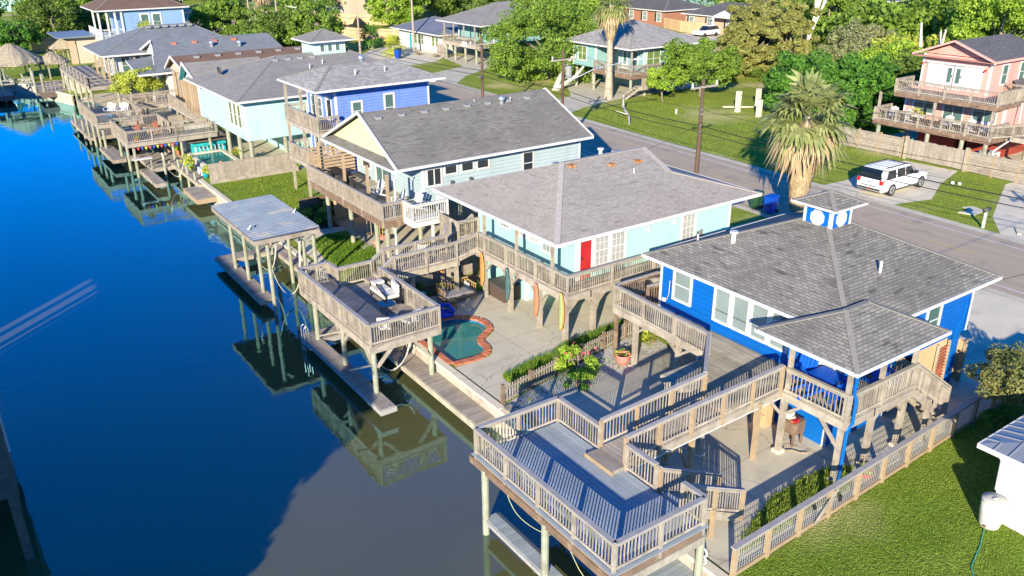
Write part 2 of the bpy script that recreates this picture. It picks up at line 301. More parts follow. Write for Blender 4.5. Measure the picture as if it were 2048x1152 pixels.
# ---------------------------------------------------------------- building helpers
def org(o):
    v = Vector((0, 0, 0))
    while o is not None: v += o.location; o = o.parent
    return v
class MB:
    def __init__(s): s.v = []; s.f = []; s.m = []; s.uv = []; s.has = False
    def face(s, pts, mi=0, uv=None):
        n = len(s.v); s.v += [tuple(p) for p in pts]; s.f.append(tuple(range(n, n+len(pts)))); s.m.append(mi)
        s.uv.append(uv); s.has = s.has or uv is not None
    def raw(s, vs, fs, mi=0):
        n = len(s.v); s.v += [tuple(p) for p in vs]
        for f in fs: s.f.append(tuple(i+n for i in f)); s.m.append(mi); s.uv.append(None)
    BF = [(0, 3, 2, 1), (4, 5, 6, 7), (0, 1, 5, 4), (1, 2, 6, 5), (2, 3, 7, 6), (3, 0, 4, 7)]
    def box(s, x0, y0, z0, x1, y1, z1, mi=0):
        if x0 > x1: x0, x1 = x1, x0
        if y0 > y1: y0, y1 = y1, y0
        if z0 > z1: z0, z1 = z1, z0
        s.raw([(x0, y0, z0), (x1, y0, z0), (x1, y1, z0), (x0, y1, z0), (x0, y0, z1), (x1, y0, z1), (x1, y1, z1), (x0, y1, z1)], s.BF, mi)
        return s
    def bar(s, p, q, w, h, mi=0, upv=(0, 0, 1)):
        p, q = Vector(p), Vector(q); d = (q-p).normalized(); u = Vector(upv)
        if abs(d.dot(u)) > .97: u = Vector((0, 1, 0))
        a = d.cross(u).normalized()*w/2; b = a.cross(d).normalized()*h/2
        s.raw([p-a-b, p+a-b, p+a+b, p-a+b, q-a-b, q+a-b, q+a+b, q-a+b], [(0, 3, 2, 1)[::-1], (4, 5, 6, 7)[::-1], (0, 1, 5, 4)[::-1], (1, 2, 6, 5)[::-1], (2, 3, 7, 6)[::-1], (3, 0, 4, 7)[::-1]], mi)
        return s
    def tube(s, pts, r, n=8, mi=0, cap=True):
        pts = [Vector(p) for p in pts]; rs = r if isinstance(r, (list, tuple)) else [r]*len(pts)
        rings = []; prev = None
        for i, p in enumerate(pts):
            d = (pts[min(i+1, len(pts)-1)]-pts[max(i-1, 0)]).normalized()
            ref = Vector((0, 0, 1)) if abs(d.z) < .95 else Vector((1, 0, 0))
            a = d.cross(ref).normalized(); b = d.cross(a)
            rings.append([p+(a*math.cos(t*2*math.pi/n)+b*math.sin(t*2*math.pi/n))*rs[i] for t in range(n)])
        vs = [v for rg in rings for v in rg]; fs = []
        for i in range(len(pts)-1):
            for t in range(n): fs.append((i*n+t, i*n+(t+1) % n, (i+1)*n+(t+1) % n, (i+1)*n+t))
        if cap: fs += [tuple(range(n))[::-1], tuple(range((len(pts)-1)*n, len(pts)*n))]
        s.raw(vs, fs, mi); return s
    def cyl(s, x, y, z0, z1, r, r2=None, n=12, mi=0): return s.tube([(x, y, z0), (x, y, z1)], [r, r if r2 is None else r2], n, mi)
    def prism(s, poly, z0, z1, mi=0):
        n = len(poly); s.raw([(x, y, z0) for x, y in poly]+[(x, y, z1) for x, y in poly], [tuple(range(n))[::-1], tuple(range(n, 2*n))]+[(i, (i+1) % n, n+(i+1) % n, n+i) for i in range(n)], mi); return s
    def loft(s, rings, mi=0, cap=True, closed=True):
        n = len(rings[0]); vs = [p for r in rings for p in r]; fs = []
        for i in range(len(rings)-1):
            for t in range(n if closed else n-1): fs.append((i*n+t, i*n+(t+1) % n, (i+1)*n+(t+1) % n, (i+1)*n+t))
        if cap: fs += [tuple(range(n))[::-1], tuple(range((len(rings)-1)*n, len(rings)*n))]
        s.raw(vs, fs, mi); return s
    def build(s, name, mat, parent=None, smooth=False, bevel=0):
        me = bpy.data.meshes.new(name); o0 = org(parent)
        me.from_pydata([(x-o0.x, y-o0.y, z-o0.z) for x, y, z in s.v], [], s.f)
        mats = mat if isinstance(mat, (list, tuple)) else [mat]
        for mm in mats: me.materials.append(MATS[mm])
        me.polygons.foreach_set('material_index', s.m)
        if s.has:
            ul = me.uv_layers.new(name='UVMap'); k = 0
            dat = []
            for f, uv in zip(s.f, s.uv): dat += [c for t in (uv or [(0, 0)]*len(f)) for c in t]
            ul.data.foreach_set('uv', dat)
        if smooth: me.polygons.foreach_set('use_smooth', [True]*len(s.f))
        me.update()
        o = bpy.data.objects.new(name, me); COL.objects.link(o)
        if parent is not None: o.parent = parent
        if bevel:
            b = o.modifiers.new('bevel', 'BEVEL'); b.width = bevel; b.segments = 2; b.limit_method = 'ANGLE'
        return o
def tag(o, label=None, cat=None, group=None, kind=None):
    if label: o['label'] = label
    if cat: o['category'] = cat
    if group: o['group'] = group
    if kind: o['kind'] = kind
    return o
def thing(name, loc, label, cat, group=None):
    o = bpy.data.objects.new(name, None); COL.objects.link(o); o.location = loc; o.empty_display_size = .2
    return tag(o, label, cat, group)
def struct(mb, name, mat, label=None):
    return tag(mb.build(name, mat), label=label, kind='structure')
def place(proto, loc, rz, label, group=None, cat=None):
    def cp(o, par):
        c = o.copy(); COL.objects.link(c); c.parent = par
        for ch in kids[o.name]: cp(ch, c)
        return c
    kids = {}
    def walk(o):
        kids[o.name] = list(o.children)
        for ch in o.children: walk(ch)
    walk(proto)
    c = cp(proto, None); c.location = loc; c.rotation_euler = (0, 0, rz); c['label'] = label
    if group: c['group'] = group
    if cat: c['category'] = cat
    return c
def settle(proto, loc, rz): proto.location = loc; proto.rotation_euler = (0, 0, rz)

def npmesh(name, V, F, mat, parent=None, mi=None):
    """V (n,3) world coords, F (m,k) indices"""
    o0 = org(parent); V = np.asarray(V, dtype=np.float32)-np.array([o0.x, o0.y, o0.z], dtype=np.float32)
    me = bpy.data.meshes.new(name); k = F.shape[1]
    me.vertices.add(len(V)); me.vertices.foreach_set('co', V.ravel())
    me.loops.add(F.size); me.loops.foreach_set('vertex_index', F.ravel().astype(np.int32))
    me.polygons.add(len(F)); me.polygons.foreach_set('loop_start', np.arange(0, F.size, k, dtype=np.int32))
    me.polygons.foreach_set('loop_total', np.full(len(F), k, dtype=np.int32))
    for mm in (mat if isinstance(mat, (list, tuple)) else [mat]): me.materials.append(MATS[mm])
    if mi is not None: me.polygons.foreach_set('material_index', mi.astype(np.int32))
    me.update(calc_edges=True); me.validate()
    o = bpy.data.objects.new(name, me); COL.objects.link(o)
    if parent is not None: o.parent = parent
    return o

def quads(C, size, upbias=.3, aspect=.55, outward=None):
    n = len(C); d = rng.normal(size=(n, 3)); d /= np.linalg.norm(d, axis=1)[:, None]
    nn = rng.normal(size=(n, 3)); nn[:, 2] += upbias*3
    if outward is not None: nn += outward*1.2
    nn /= np.linalg.norm(nn, axis=1)[:, None]
    a = np.cross(nn, d); a /= np.linalg.norm(a, axis=1)[:, None]; b = np.cross(nn, a)
    s = size*rng.uniform(.6, 1.3, n)[:, None]
    V = np.stack([C-a*s, C-b*s*aspect, C+a*s, C+b*s*aspect], 1).reshape(-1, 3)
    return V, np.arange(4*n).reshape(-1, 4)

def crown(parent, c, rad, n, leaf, mat, clusters=40, spread=.26, name='crown', flat=.0):
    n = int(n*1.6); leaf = leaf*.78
    """clumped foliage: leaf faces gathered round cluster centres on and inside an ellipsoid"""
    c = np.array(c, float); rad = np.array(rad, float)
    d = rng.normal(size=(clusters, 3)); d /= np.linalg.norm(d, axis=1)[:, None]; d[:, 2] = np.where(d[:, 2] < 0, d[:, 2]*min(1, .35+flat*2), d[:, 2])
    rr = rng.uniform(.35, 1.0, clusters)**.6
    cc = c + d*rad*rr[:, None]*rng.uniform(.82, 1.12, (clusters, 1))
    wts = rng.uniform(.5, 1.4, clusters); wts /= wts.sum()
    idx = rng.choice(clusters, n, p=wts)
    q = rng.normal(size=(n, 3)); q /= np.linalg.norm(q, axis=1)[:, None]
    rs = spread*rad.mean()*rng.uniform(.7, 1.25, clusters)
    P = cc[idx] + q*(rs[idx]*rng.uniform(.35, 1, n)**.5)[:, None]*np.array([1, 1, .72])
    V, F = quads(P, leaf, outward=q)
    return npmesh(name, V, F, mat, parent)

def tree(name, x, y, h, rx, ry, rz, n, leaf, mat, label, bark='bark', clusters=40, spread=.26, tr=.22, lean=(0, 0), group=None, cat='tree', flat=0.0, limbs=5, cz=None):
    t = thing(name, (x, y, 0), label, cat, group)
    cz = h-rz if cz is None else cz
    m = MB(); top = Vector((x+lean[0], y+lean[1], cz+rz*.3))
    base = Vector((x, y, -.05)); mid = base.lerp(top, .45)+Vector((random.uniform(-.3, .3), random.uniform(-.3, .3), 0))
    m.tube([base, mid, top], [tr*1.25, tr*.85, tr*.4], 8)
    for i in range(limbs):
        a = i*2*math.pi/limbs+random.uniform(-.4, .4); s0 = base.lerp(mid, random.uniform(.5, 1))
        e = Vector((x+lean[0]+math.cos(a)*rx*.72, y+lean[1]+math.sin(a)*ry*.72, cz+rz*random.uniform(-.1, .4)))
        m.tube([s0, s0.lerp(e, .5)+Vector((0, 0, rz*.12)), e], [tr*.6, tr*.38, tr*.14], 6)
    m.build('trunk', bark, t, smooth=True)
    crown(t, (x+lean[0], y+lean[1], cz), (rx, ry, rz), n, leaf, mat, clusters, spread, flat=flat)
    return t

def bush(name, x, y, r, h, n, leaf, mat, label, cat='shrub', group=None, z=0, flowers=None, ry=None):
    t = thing(name, (x, y, z), label, cat, group)
    crown(t, (x, y, z+h*.35), (r, ry or r, h*.62), n, leaf, mat, max(8, int(r*14)), .32, 'foliage', flat=.1)
    m = MB()
    for i in range(5):
        a = i*1.26; m.tube([(x, y, z-.02), (x+math.cos(a)*r*.4, y+math.sin(a)*r*.4, z+h*.6)], [.03, .012], 5)
    m.build('stem', 'bark', t)
    if flowers:
        c = rng.normal(size=(flowers[1], 3)); c /= np.linalg.norm(c, axis=1)[:, None]; c[:, 2] = np.abs(c[:, 2])
        V, F = quads(np.array([x, y, z+h*.35])+c*np.array([r, ry or r, h*.65]), .06, aspect=.9); npmesh('flowers', V, F, flowers[0], t)
    return t

def grass_blades(name, poly, dens, hgt, mat, label, w=.025, z=0.0, cat='grass'):
    """countless blades scattered in a polygon: one mesh"""
    P = np.array(poly); lo, hi = P.min(0), P.max(0); n = int(dens*(hi-lo).prod())
    pts = rng.uniform(lo, hi, (n, 2)); ins = np.zeros(n, bool); j = len(P)-1
    for i in range(len(P)):
        c = ((P[i, 1] > pts[:, 1]) != (P[j, 1] > pts[:, 1])) & (pts[:, 0] < (P[j, 0]-P[i, 0])*(pts[:, 1]-P[i, 1])/(P[j, 1]-P[i, 1]+1e-12)+P[i, 0])
        ins ^= c; j = i
    pts = pts[ins]; wv = np.sin(pts[:, 0]*1.9+np.sin(pts[:, 1]*1.3)*2)+np.sin(pts[:, 1]*2.3+np.sin(pts[:, 0]*.9)*2.2)+rng.normal(0, .5, len(pts)); pts = pts[wv > -1.15]; n = len(pts); a = rng.uniform(0, 2*np.pi, n); hh = hgt*rng.uniform(.5, 1.25, n); ln = rng.uniform(.1, .9, n)*hh
    b = np.c_[pts, np.full(n, z)]; dx = np.c_[np.cos(a)*w, np.sin(a)*w, np.zeros(n)]; t = np.c_[np.cos(a+1.3)*ln, np.sin(a+1.3)*ln, hh]
    V = np.stack([b-dx, b+dx, b+t], 1).reshape(-1, 3)
    o = npmesh(name, V, np.arange(3*n).reshape(-1, 3), mat); return tag(o, label, cat, kind='stuff')

# -------- carpentry
def rail(par, p, q, h=.9, gap=.115, every=1.7, mat='wood_gray', post='wood_gray', cap='wood_cap', ends=(True, True), capw=.13, low=-.22, bw=.030, posth=.0, pw=.09):
    p, q = Vector(p), Vector(q); L = (q-p).length; d = (q-p)/L; up = Vector((0, 0, 1))
    m = MB(); m.bar(p+up*h, q+up*h, capw, .04, 1); m.bar(p+up*(h-.1), q+up*(h-.1), .035, .08, 0); m.bar(p+up*.1, q+up*.1, .035, .07, 0)
    r = m.build('railing', [mat, cap], par)
    b = MB(); nb = int(L/gap)
    side = Vector((-d.y, d.x, 0)).normalized()*.03
    for i in range(1, nb):
        c = p+d*(L*i/nb)+side*random.uniform(.85, 1.15)
        j = d*random.uniform(-.007, .007); b.bar(c+up*.02, c+j+up*(h-.03), bw*random.uniform(.92, 1.08), .022, 0, (d.x, d.y, 0))
    b.build('balusters', mat, r)
    k = max(1, round(L/every))
    for i in range(k+1):
        if (i == 0 and not ends[0]) or (i == k and not ends[1]): continue
        c = p+d*(L*i/k)
        MB().box(c.x-pw/2, c.y-pw/2, c.z+low, c.x+pw/2, c.y+pw/2, c.z+h-.02+posth).build('rail_post', post, par)
def floor(par, x0, x1, y0, y1, z, along='y', mat='wood_floor', w=.14, rim='wood_gray', rh=.22, name='floor', joist=True):
    m = MB(); a0, a1 = (x0, x1) if along == 'y' else (y0, y1); n = max(1, round((a1-a0)/w)); w = (a1-a0)/n
    for i in range(n):
        b0 = a0+i*w+.007; b1 = a0+(i+1)*w-.007; dz = random.uniform(-.003, .003)
        if along == 'y': m.box(b0, y0, z-.035, b1, y1, z+dz)
        else: m.box(x0, b0, z-.035, x1, b1, z+dz)
    f = m.build(name, mat, par)
    if joist:
        r = MB(); e = .02
        r.box(x0-.04, y0-.04, z-rh-.036, x1+.04, y0, z-.03).box(x0-.04, y1, z-rh-.036, x1+.04, y1+.04, z-.03).box(x0-.04, y0, z-rh-.036, x0, y1, z-.03).box(x1, y0, z-rh-.036, x1+.04, y1, z-.03)
        k = int((y1-y0)/.6)
        for i in range(1, k): yy = y0+(y1-y0)*i/k; r.box(x0, yy-.02, z-rh-.02, x1, yy+.02, z-.04)
        r.build('rim_joist', rim, par)
    return f
def post(par, x, y, z0, z1, w=.2, mat='wood_green', name='support_post'):
    m = MB()
    if mat == 'wood_green' and w >= .18: m.cyl(x, y, z0, z1, w*.52, n=10)
    else: m.box(x-w/2, y-w/2, z0, x+w/2, y+w/2, z1)
    return m.build(name, mat, par)
def brace(par, p, q, w=.09, mat='wood_gray'): return MB().bar(p, q, w, w).build('brace', mat, par)
def stairs(par, p0, p1, width, n, mat='wood_floor', side='y', stringer='wood_gray'):
    """p0 top centre, p1 bottom centre; steps run from p0 to p1"""
    p0, p1 = Vector(p0), Vector(p1); d = Vector((p1.x-p0.x, p1.y-p0.y, 0)).normalized(); s = Vector((-d.y, d.x, 0))*width/2
    m = MB()
    for i in range(n):
        c = p0.lerp(p1, (i+.5)/n); m.bar(c-s, c+s, .27, .04, 0)
    m.build('steps', mat, par)
    for sg in (-1, 1): MB().bar(p0+s*sg-Vector((0, 0, .1)), p1+s*sg-Vector((0, 0, .0)), .04, .26).build('stringer', stringer, par)

# -------- houses
def roof_faces(m, pts, mi=0):
    """planar roof polygon with UVs in metres, v up the slope"""
    P = [Vector(p) for p in pts]; nrm = Vector((0, 0, 0))
    for i in range(len(P)):
        a, b = P[i], P[(i+1) % len(P)]; nrm += Vector(((a.y-b.y)*(a.z+b.z), (a.z-b.z)*(a.x+b.x), (a.x-b.x)*(a.y+b.y)))
    nrm.normalize()
    if nrm.z < 0: nrm = -nrm; P = P[::-1]
    u = Vector((0, 0, 1)).cross(nrm)
    u = u.normalized() if u.length > 1e-4 else Vector((1, 0, 0)); v = nrm.cross(u)
    m.face(P, mi, [(p.dot(u), p.dot(v)) for p in P])
def fascia(m, x0, x1, y0, y1, z, h=.12, t=.03, mi=0, sides='wesn'):
    if 'w' in sides: m.box(x0-t, y0-t, z-h, x0, y1+t, z+.015, mi)
    if 'e' in sides: m.box(x1, y0-t, z-h, x1+t, y1+t, z+.015, mi)
    if 's' in sides: m.box(x0, y0-t, z-h, x1, y0, z+.015, mi)
    if 'n' in sides: m.box(x0, y1, z-h, x1, y1+t, z+.015, mi)
def hip(par, x0, x1, y0, y1, ze, zr, rx0, rx1, ry, mat, fas='white', fh=.16, axis='x', ry1=None, capm=None, sides='wesn'):
    """hip roof, ridge along x (rx0..rx1 at y=ry) or along y (ry..ry1 at x=rx0)"""
    fh *= .72
    m = MB(); A, B, C, D = (x0, y0, ze), (x1, y0, ze), (x1, y1, ze), (x0, y1, ze)
    if axis == 'x':
        P, Q = (rx0, ry, zr), (rx1, ry, zr)
        if rx1-rx0 < .05:
            for t in ((A, B, P), (B, C, P), (C, D, P), (D, A, P)): roof_faces(m, t)
        else:
            for t in ((A, B, Q, P), (B, C, Q), (C, D, P, Q), (D, A, P)): roof_faces(m, t)
        hips = [(A, P), (B, Q), (C, Q), (D, P), (P, Q)]
    else:
        P, Q = (rx0, ry, zr), (rx0, ry1, zr)
        for t in ((A, B, P), (B, C, Q, P), (C, D, Q), (D, A, P, Q)): roof_faces(m, t)
        hips = [(A, P), (B, P), (C, Q), (D, Q), (P, Q)]
    r = m.build('roof', mat, par)
    f = MB(); fascia(f, x0, x1, y0, y1, ze, fh, sides=sides); f.box(x0+.01, y0+.01, ze-fh, x1-.01, y1-.01, ze-fh+.02)
    f.build('fascia', fas, r)
    c = MB()
    for a, b in hips:
        if (Vector(a)-Vector(b)).length > .1: c.bar(a, b, .17, .025)
    c.build('ridge_cap', capm or 'cap_gray', r)
    return r
def wall(par, x0, x1, y0, y1, z0, z1, mat, trim='white', tw=.11, name='wall'):
    MB().box(x0, y0, z0, x1, y1, z1).build(name, mat, par)
    if trim:
        e = .012
        for cx, cy in ((x0, y0), (x1, y0), (x0, y1), (x1, y1)):
            sx = 1 if cx == x0 else -1; sy = 1 if cy == y0 else -1
            m = MB(); m.box(cx-sx*e, cy-sy*e, z0-.01, cx+sx*tw, cy+sy*.02, z1); m.box(cx-sx*e, cy+sy*.02, z0-.01, cx+sx*.02, cy+sy*tw, z1)
            m.build('corner_trim', trim, par)
def window(par, face, pl, a0, a1, z0, z1, glass='glass_green', trim='white', tw=.1, bars='h', proud=.045, label=None, name='window', grid=None):
    """face: 'w' plane x=pl looking -x, 's' plane y=pl looking -y; a0..a1 along the wall"""
    if a0 > a1: a0, a1 = a1, a0
    def bx(m, a, b, c, d, o0, o1, mi=0):
        if face == 'w': m.box(pl-o1, a, c, pl-o0, b, d, mi)
        elif face == 'e': m.box(pl+o0, a, c, pl+o1, b, d, mi)
        else: m.box(a, pl-o1, c, b, pl-o0, d, mi)
    m = MB()
    bx(m, a0-tw, a0, z0-tw, z1+tw, .0, proud); bx(m, a1, a1+tw, z0-tw, z1+tw, .0, proud)
    bx(m, a0, a1, z1, z1+tw, .0, proud); bx(m, a0, a1, z0-tw, z0, .0, proud+.015)
    if 'h' in bars: zm = z0+(z1-z0)*.5; bx(m, a0, a1, zm-.022, zm+.022, .02, proud-.008)
    if 'v' in bars: am = (a0+a1)/2; bx(m, am-.03, am+.03, z0, z1, .021, proud-.006)
    if grid:
        for i in range(1, grid[0]): am = a0+(a1-a0)*i/grid[0]; bx(m, am-.009, am+.009, z0, z1, .012, .024)
        for i in range(1, grid[1]): zm = z0+(z1-z0)*i/grid[1]; bx(m, a0, a1, zm-.009, zm+.009, .012, .026)
    w = m.build(name, trim, par)
    g = MB(); bx(g, a0, a1, z0, z1, .002, .012); g.build('pane', glass, w)
    if label: w['label'] = label
    return w
def door(par, face, pl, a0, a1, z0, z1, mat='white', trim='white', glass=None, label=None):
    if a0 > a1: a0, a1 = a1, a0
    def bx(m, a, b, c, d, o0, o1, mi=0):
        if face == 'w': m.box(pl-o1, a, c, pl-o0, b, d, mi)
        else: m.box(a, pl-o1, c, b, pl-o0, d, mi)
    m = MB(); bx(m, a0, a1, z0, z1, .002, .03); d = m.build('door', mat, par)
    m = MB(); bx(m, a0-.1, a0, z0, z1+.1, 0, .05); bx(m, a1, a1+.1, z0, z1+.1, 0, .05); bx(m, a0, a1, z1, z1+.1, 0, .05); m.build('door_frame', trim, d)
    m = MB(); bx(m, a0+.06, a0+.1, z0+.9, z0+1.04, .03, .08); m.build('handle', 'black', d)
    if glass: m = MB(); bx(m, a0+.15, a1-.15, z0+.5, z1-.15, .03, .036); m.build('pane', glass, d)
    if label: d['label'] = label
    return d
def roof_vent(par, x, y, z, kind='box', s=1.0):
    m = MB()
    if kind == 'box': m.box(x-.17*s, y-.2*s, z-.05, x+.17*s, y+.2*s, z+.10*s); return m.build('roof_vent', 'mid_grey', par)
    if kind == 'pipe': m.cyl(x, y, z-.1, z+.32*s, .05*s, n=8); return m.build('vent_pipe', 'white', par)
    if kind == 'cap': m.cyl(x, y, z-.1, z+.3*s, .09*s, n=10).cyl(x, y, z+.3*s, z+.36*s, .16*s, n=10); return m.build('vent_cap', 'white', par)
    if kind == 'turbine':
        m.cyl(x, y, z-.1, z+.15*s, .13*s, n=10); m.loft([[(x+math.cos(t*.5236)*r, y+math.sin(t*.5236)*r, z+zz*s) for t in range(12)] for r, zz in ((.13*s, .15), (.22*s, .25), (.2*s, .36), (.08*s, .44))])
        return m.build('turbine_vent', 'steel', par)
    if kind == 'rust': m.box(x-.16, y-.2, z-.05, x+.16, y+.2, z+.05); return m.build('rusty_vent', 'rust', par)
# ================================================================ SETTING
def sheet(name, poly, z, mat, label=None, holes=None):
    m = MB(); m.face([(x, y, z) for x, y in poly]); return struct(m, name, mat, label)
rs = lambda y: .035*(y-30)          # the road drifts slightly inland as it goes north
SHORE = [(14.75, -120), (14.75, 60), (15.7, 63), (15.7, 97), (13.2, 103), (11.5, 113), (9, 118), (-5, 120), (-5, -120)]
POOL = [(14.98, 28.9), (16.3, 29.75), (17.0, 29.72), (17.6, 29.4), (17.95, 28.9), (18.0, 28.3), (17.8, 27.85), (17.35, 27.55), (16.95, 27.3), (16.78, 26.95), (16.75, 26.5), (16.6, 26.15), (16.3, 25.98), (15.8, 25.95), (14.98, 26.05)]
def land():
    # mainland sheet with the big swimming pool left open
    m = MB()
    ring = [(-600, -120), (-5, -120)]
    m.face([(x, y, 0) for x, y in [(14.75, -120), (500, -120), (500, 24), (14.75, 24)]])
    # strip y 24..31 with the pool cut out
    px = POOL
    m.face([(x, y, 0) for x, y in [(14.75, 24), (20, 24), (20, 27), (16.95, 27.3), (16.78, 26.95), (16.75, 26.5), (16.6, 26.15), (16.3, 25.98), (15.8, 25.95), (14.98, 26.05), (14.75, 26.05)]])
    m.face([(x, y, 0) for x, y in [(20, 27), (20, 31), (14.75, 31), (14.75, 28.9), (14.98, 28.9), (16.3, 29.75), (17.0, 29.72), (17.6, 29.4), (17.95, 28.9), (18.0, 28.3), (17.8, 27.85), (17.35, 27.55), (16.95, 27.3)]])
    m.face([(x, y, 0) for x, y in [(14.75, 26.05), (14.98, 26.05), (14.98, 28.9), (14.75, 28.9)]])
    m.face([(x, y, 0) for x, y in [(20, 24), (500, 24), (500, 31), (20, 31)]])
    m.face([(x, y, 0) for x, y in [(14.75, 31), (500, 31), (500, 60), (14.75, 60)]])
    m.face([(x, y, 0) for x, y in [(14.75, 60), (500, 60), (500, 900), (-600, 900), (-600, -120), (-5, -120), (-5, 120), (9, 118), (11.5, 113), (13.2, 103), (15.7, 97), (15.7, 63)]])
    return struct(m, 'ground', 'grass', 'grassy coastal ground under the houses')
land()
struct(MB().box(-5.3, -118, -3.6, 16, 121, -3.5), 'canal_bed', 'mulch')
m = MB(); m.face([(x, y, -1.1) for x, y in [(-5.3, -119), (14.9, -119), (14.9, 61), (15.9, 63), (15.9, 97), (13.4, 103), (11.7, 113), (9.1, 118.3), (-5.3, 120.3)]])
struct(m, 'canal_water', 'canal_water', 'dark still canal water reflecting the blue sky')
# seawalls, one per owner so that the run of each lot is a wall of its own
def seawall(x0, y0, x1, y1, mat, label, top=.04, cap='concrete_pale', th=.22):
    t = thing('seawall', ((x0+x1)/2, (y0+y1)/2, 0), label, 'seawall', 'seawalls along the canal')
    d = Vector((x1-x0, y1-y0, 0)).normalized(); s = Vector((d.y, -d.x, 0))*th/2
    p, q = Vector((x0, y0, 0))-s*1.2, Vector((x1, y1, 0))-s*1.2
    L = (q-p).length; n = max(1, int(L/1.2)); m = MB()
    for i in range(n):
        a = p.lerp(q, i/n)+d*.008; b = p.lerp(q, (i+1)/n)-d*.008
        m.bar(a+Vector((0, 0, -1.75)), b+Vector((0, 0, -1.75)), .1+random.uniform(0, .012), 3.5, 0)
    m.build('panels', mat, t)
    MB().bar(p+Vector((0, 0, top-.05)), q+Vector((0, 0, top-.05)), .3, .12).build('cap', cap, t)
seawall(14.75, -40, 14.75, 21.9, 'bulkhead', 'concrete seawall beside the big gray deck of the bright blue house')
seawall(14.75, 22.0, 14.75, 33.6, 'bulkhead', 'pale concrete seawall below the brick edged kidney pool', cap='concrete_pale')
seawall(14.75, 33.7, 14.75, 47.3, 'bulkhead_wood', 'tan timber seawall behind the metal roofed boathouse')
seawall(14.75, 47.4, 14.75, 60, 'bulkhead', 'seawall edging the lawn of the periwinkle house')
seawall(15.7, 61, 15.7, 97, 'bulkhead_wood', 'timber seawall behind the decks of the aqua house')
seawall(13.2, 103, 9, 118, 'bulkhead', 'far seawall by the thatched huts')
seawall(9, 118, -5, 120, 'bulkhead', 'seawall closing the far end of the canal')
# pool shell of the mint house
def pool():
    t = thing('swimming_pool', (16.4, 27.8, 0), 'kidney shaped pool with red brick coping on the concrete patio', 'swimming pool')
    m = MB(); n = len(POOL)
    m.face([(x, y, -1.0) for x, y in POOL[::-1]])
    for i in range(n):
        a, b2 = POOL[i], POOL[(i+1) % n]; m.face([(a[0], a[1], -1.0), (b2[0], b2[1], -1.0), (b2[0], b2[1], .0), (a[0], a[1], .0)])
    m.build('basin', 'pool_wall', t)
    m = MB()
    for i in range(n):
        a, b2 = Vector((*POOL[i], 0)), Vector((*POOL[(i+1) % n], 0)); m.bar(a+Vector((0, 0, -.07)), b2+Vector((0, 0, -.07)), .03, .12)
    m.build('tile_band', 'pool_tile', t)
    m = MB(); m.face([(x, y, -.1) for x, y in POOL[::-1]]); m.build('pool_surface', 'pool_water', t)
    m = MB(); c = Vector((16.4, 27.8, 0))
    for i in range(n):
        a, b2 = Vector((*POOL[i], 0)), Vector((*POOL[(i+1) % n], 0)); L = (b2-a).length; k = max(1, int(L/.105)); d = (b2-a)/L; o = Vector((-d.y, d.x, 0))
        if o.dot((a+b2)/2-c) < 0: o = -o
        wd = .27 if abs(a.x-b2.x) > .01 or a.x > 15.1 else .24
        for j in range(k):
            pc = a+d*(L*(j+.5)/k); m.bar(pc-o*.03+Vector((0, 0, .035)), pc+o*wd+Vector((0, 0, .035)), L/k-.018, .075)
    m.build('coping', 'coping', t)
    MB().box(14.62, 25.7, -.5, 14.73, 30.4, .02).build('retaining_wall', 'bulkhead', t)
    m = MB()
    for y in (27.0, 28.2): m.box(15.6, y, -.99, 17.2, y+.35, -.72)
    m.build('pool_step', 'pool_wall', t)
pool()
# paving (thin sheets, each a few millimetres above the last)
sheet('patio_blue', [(14.87, 11.28), (30.2, 11.76), (30.2, 21.8), (23, 21.75), (16.3, 21.3), (16.3, 18.6), (14.87, 18.5)], .008, 'concrete', 'concrete yard under the bright blue house')
sheet('driveway_blue', [(30.2, 11.8), (40.4, 12.1), (40.5, 22.9), (30.2, 21.8)], .004, 'concrete_pale')
sheet('gravel_bed', [(14.87, 18.5), (16.3, 18.6), (16.3, 21.3), (23, 21.75), (23.4, 24.0), (14.87, 22.2)], .012, 'gravel', 'shell gravel bed with weeds by the picket fence')
sheet('gravel_bed_south', [(20.9, 11.75), (25.1, 11.75), (24.4, 12.45), (22.6, 12.7), (21.2, 12.3)], .016, 'gravel')
m = MB(); off = [(16.95, 27.3)]
pat = [(14.87, 22.3), (15.9, 22.5), (15.95, 23.9), (23.2, 25.1), (30.2, 25.6), (30.2, 33.6), (20.9, 33.6), (20.8, 31.3), (17.2, 32.6), (14.87, 33.4), (14.87, 30.2), (15.9, 30.15)]
outer = [(14.87, 30.2), (16.2, 30.1), (17.1, 30.05), (17.85, 29.65), (18.25, 29.05), (18.3, 28.2), (18.0, 27.6), (17.55, 27.3), (17.2, 27.1), (17.1, 26.9), (17.05, 26.4), (16.8, 25.9), (16.45, 25.7), (15.8, 25.67), (14.87, 25.7)]
m.face([(x, y, .008) for x, y in [(14.87, 22.4), (15.9, 22.6), (15.95, 23.9), (23.2, 25.1), (30.2, 25.6), (30.2, 27.1), (17.2, 27.1), (17.1, 26.9), (17.05, 26.4), (16.8, 25.9), (16.45, 25.7), (15.8, 25.67), (14.87, 25.7)]])
m.face([(x, y, .008) for x, y in [(30.2, 27.1), (30.2, 33.6), (20.9, 33.6), (20.8, 31.3), (17.2, 32.6), (14.87, 33.4), (14.87, 30.2), (16.2, 30.1), (17.1, 30.05), (17.85, 29.65), (18.25, 29.05), (18.3, 28.2), (18.0, 27.6), (17.55, 27.3), (17.2, 27.1)]])
struct(m, 'patio_pool', 'concrete', 'concrete patio round the kidney pool')
sheet('driveway_mint', [(30.2, 24.6), (37.5, 25.0), (40.5, 26.0), (40.6, 30.8), (35.5, 31.2), (35.2, 33.5), (30.2, 33.5)], .010, 'concrete_pale')
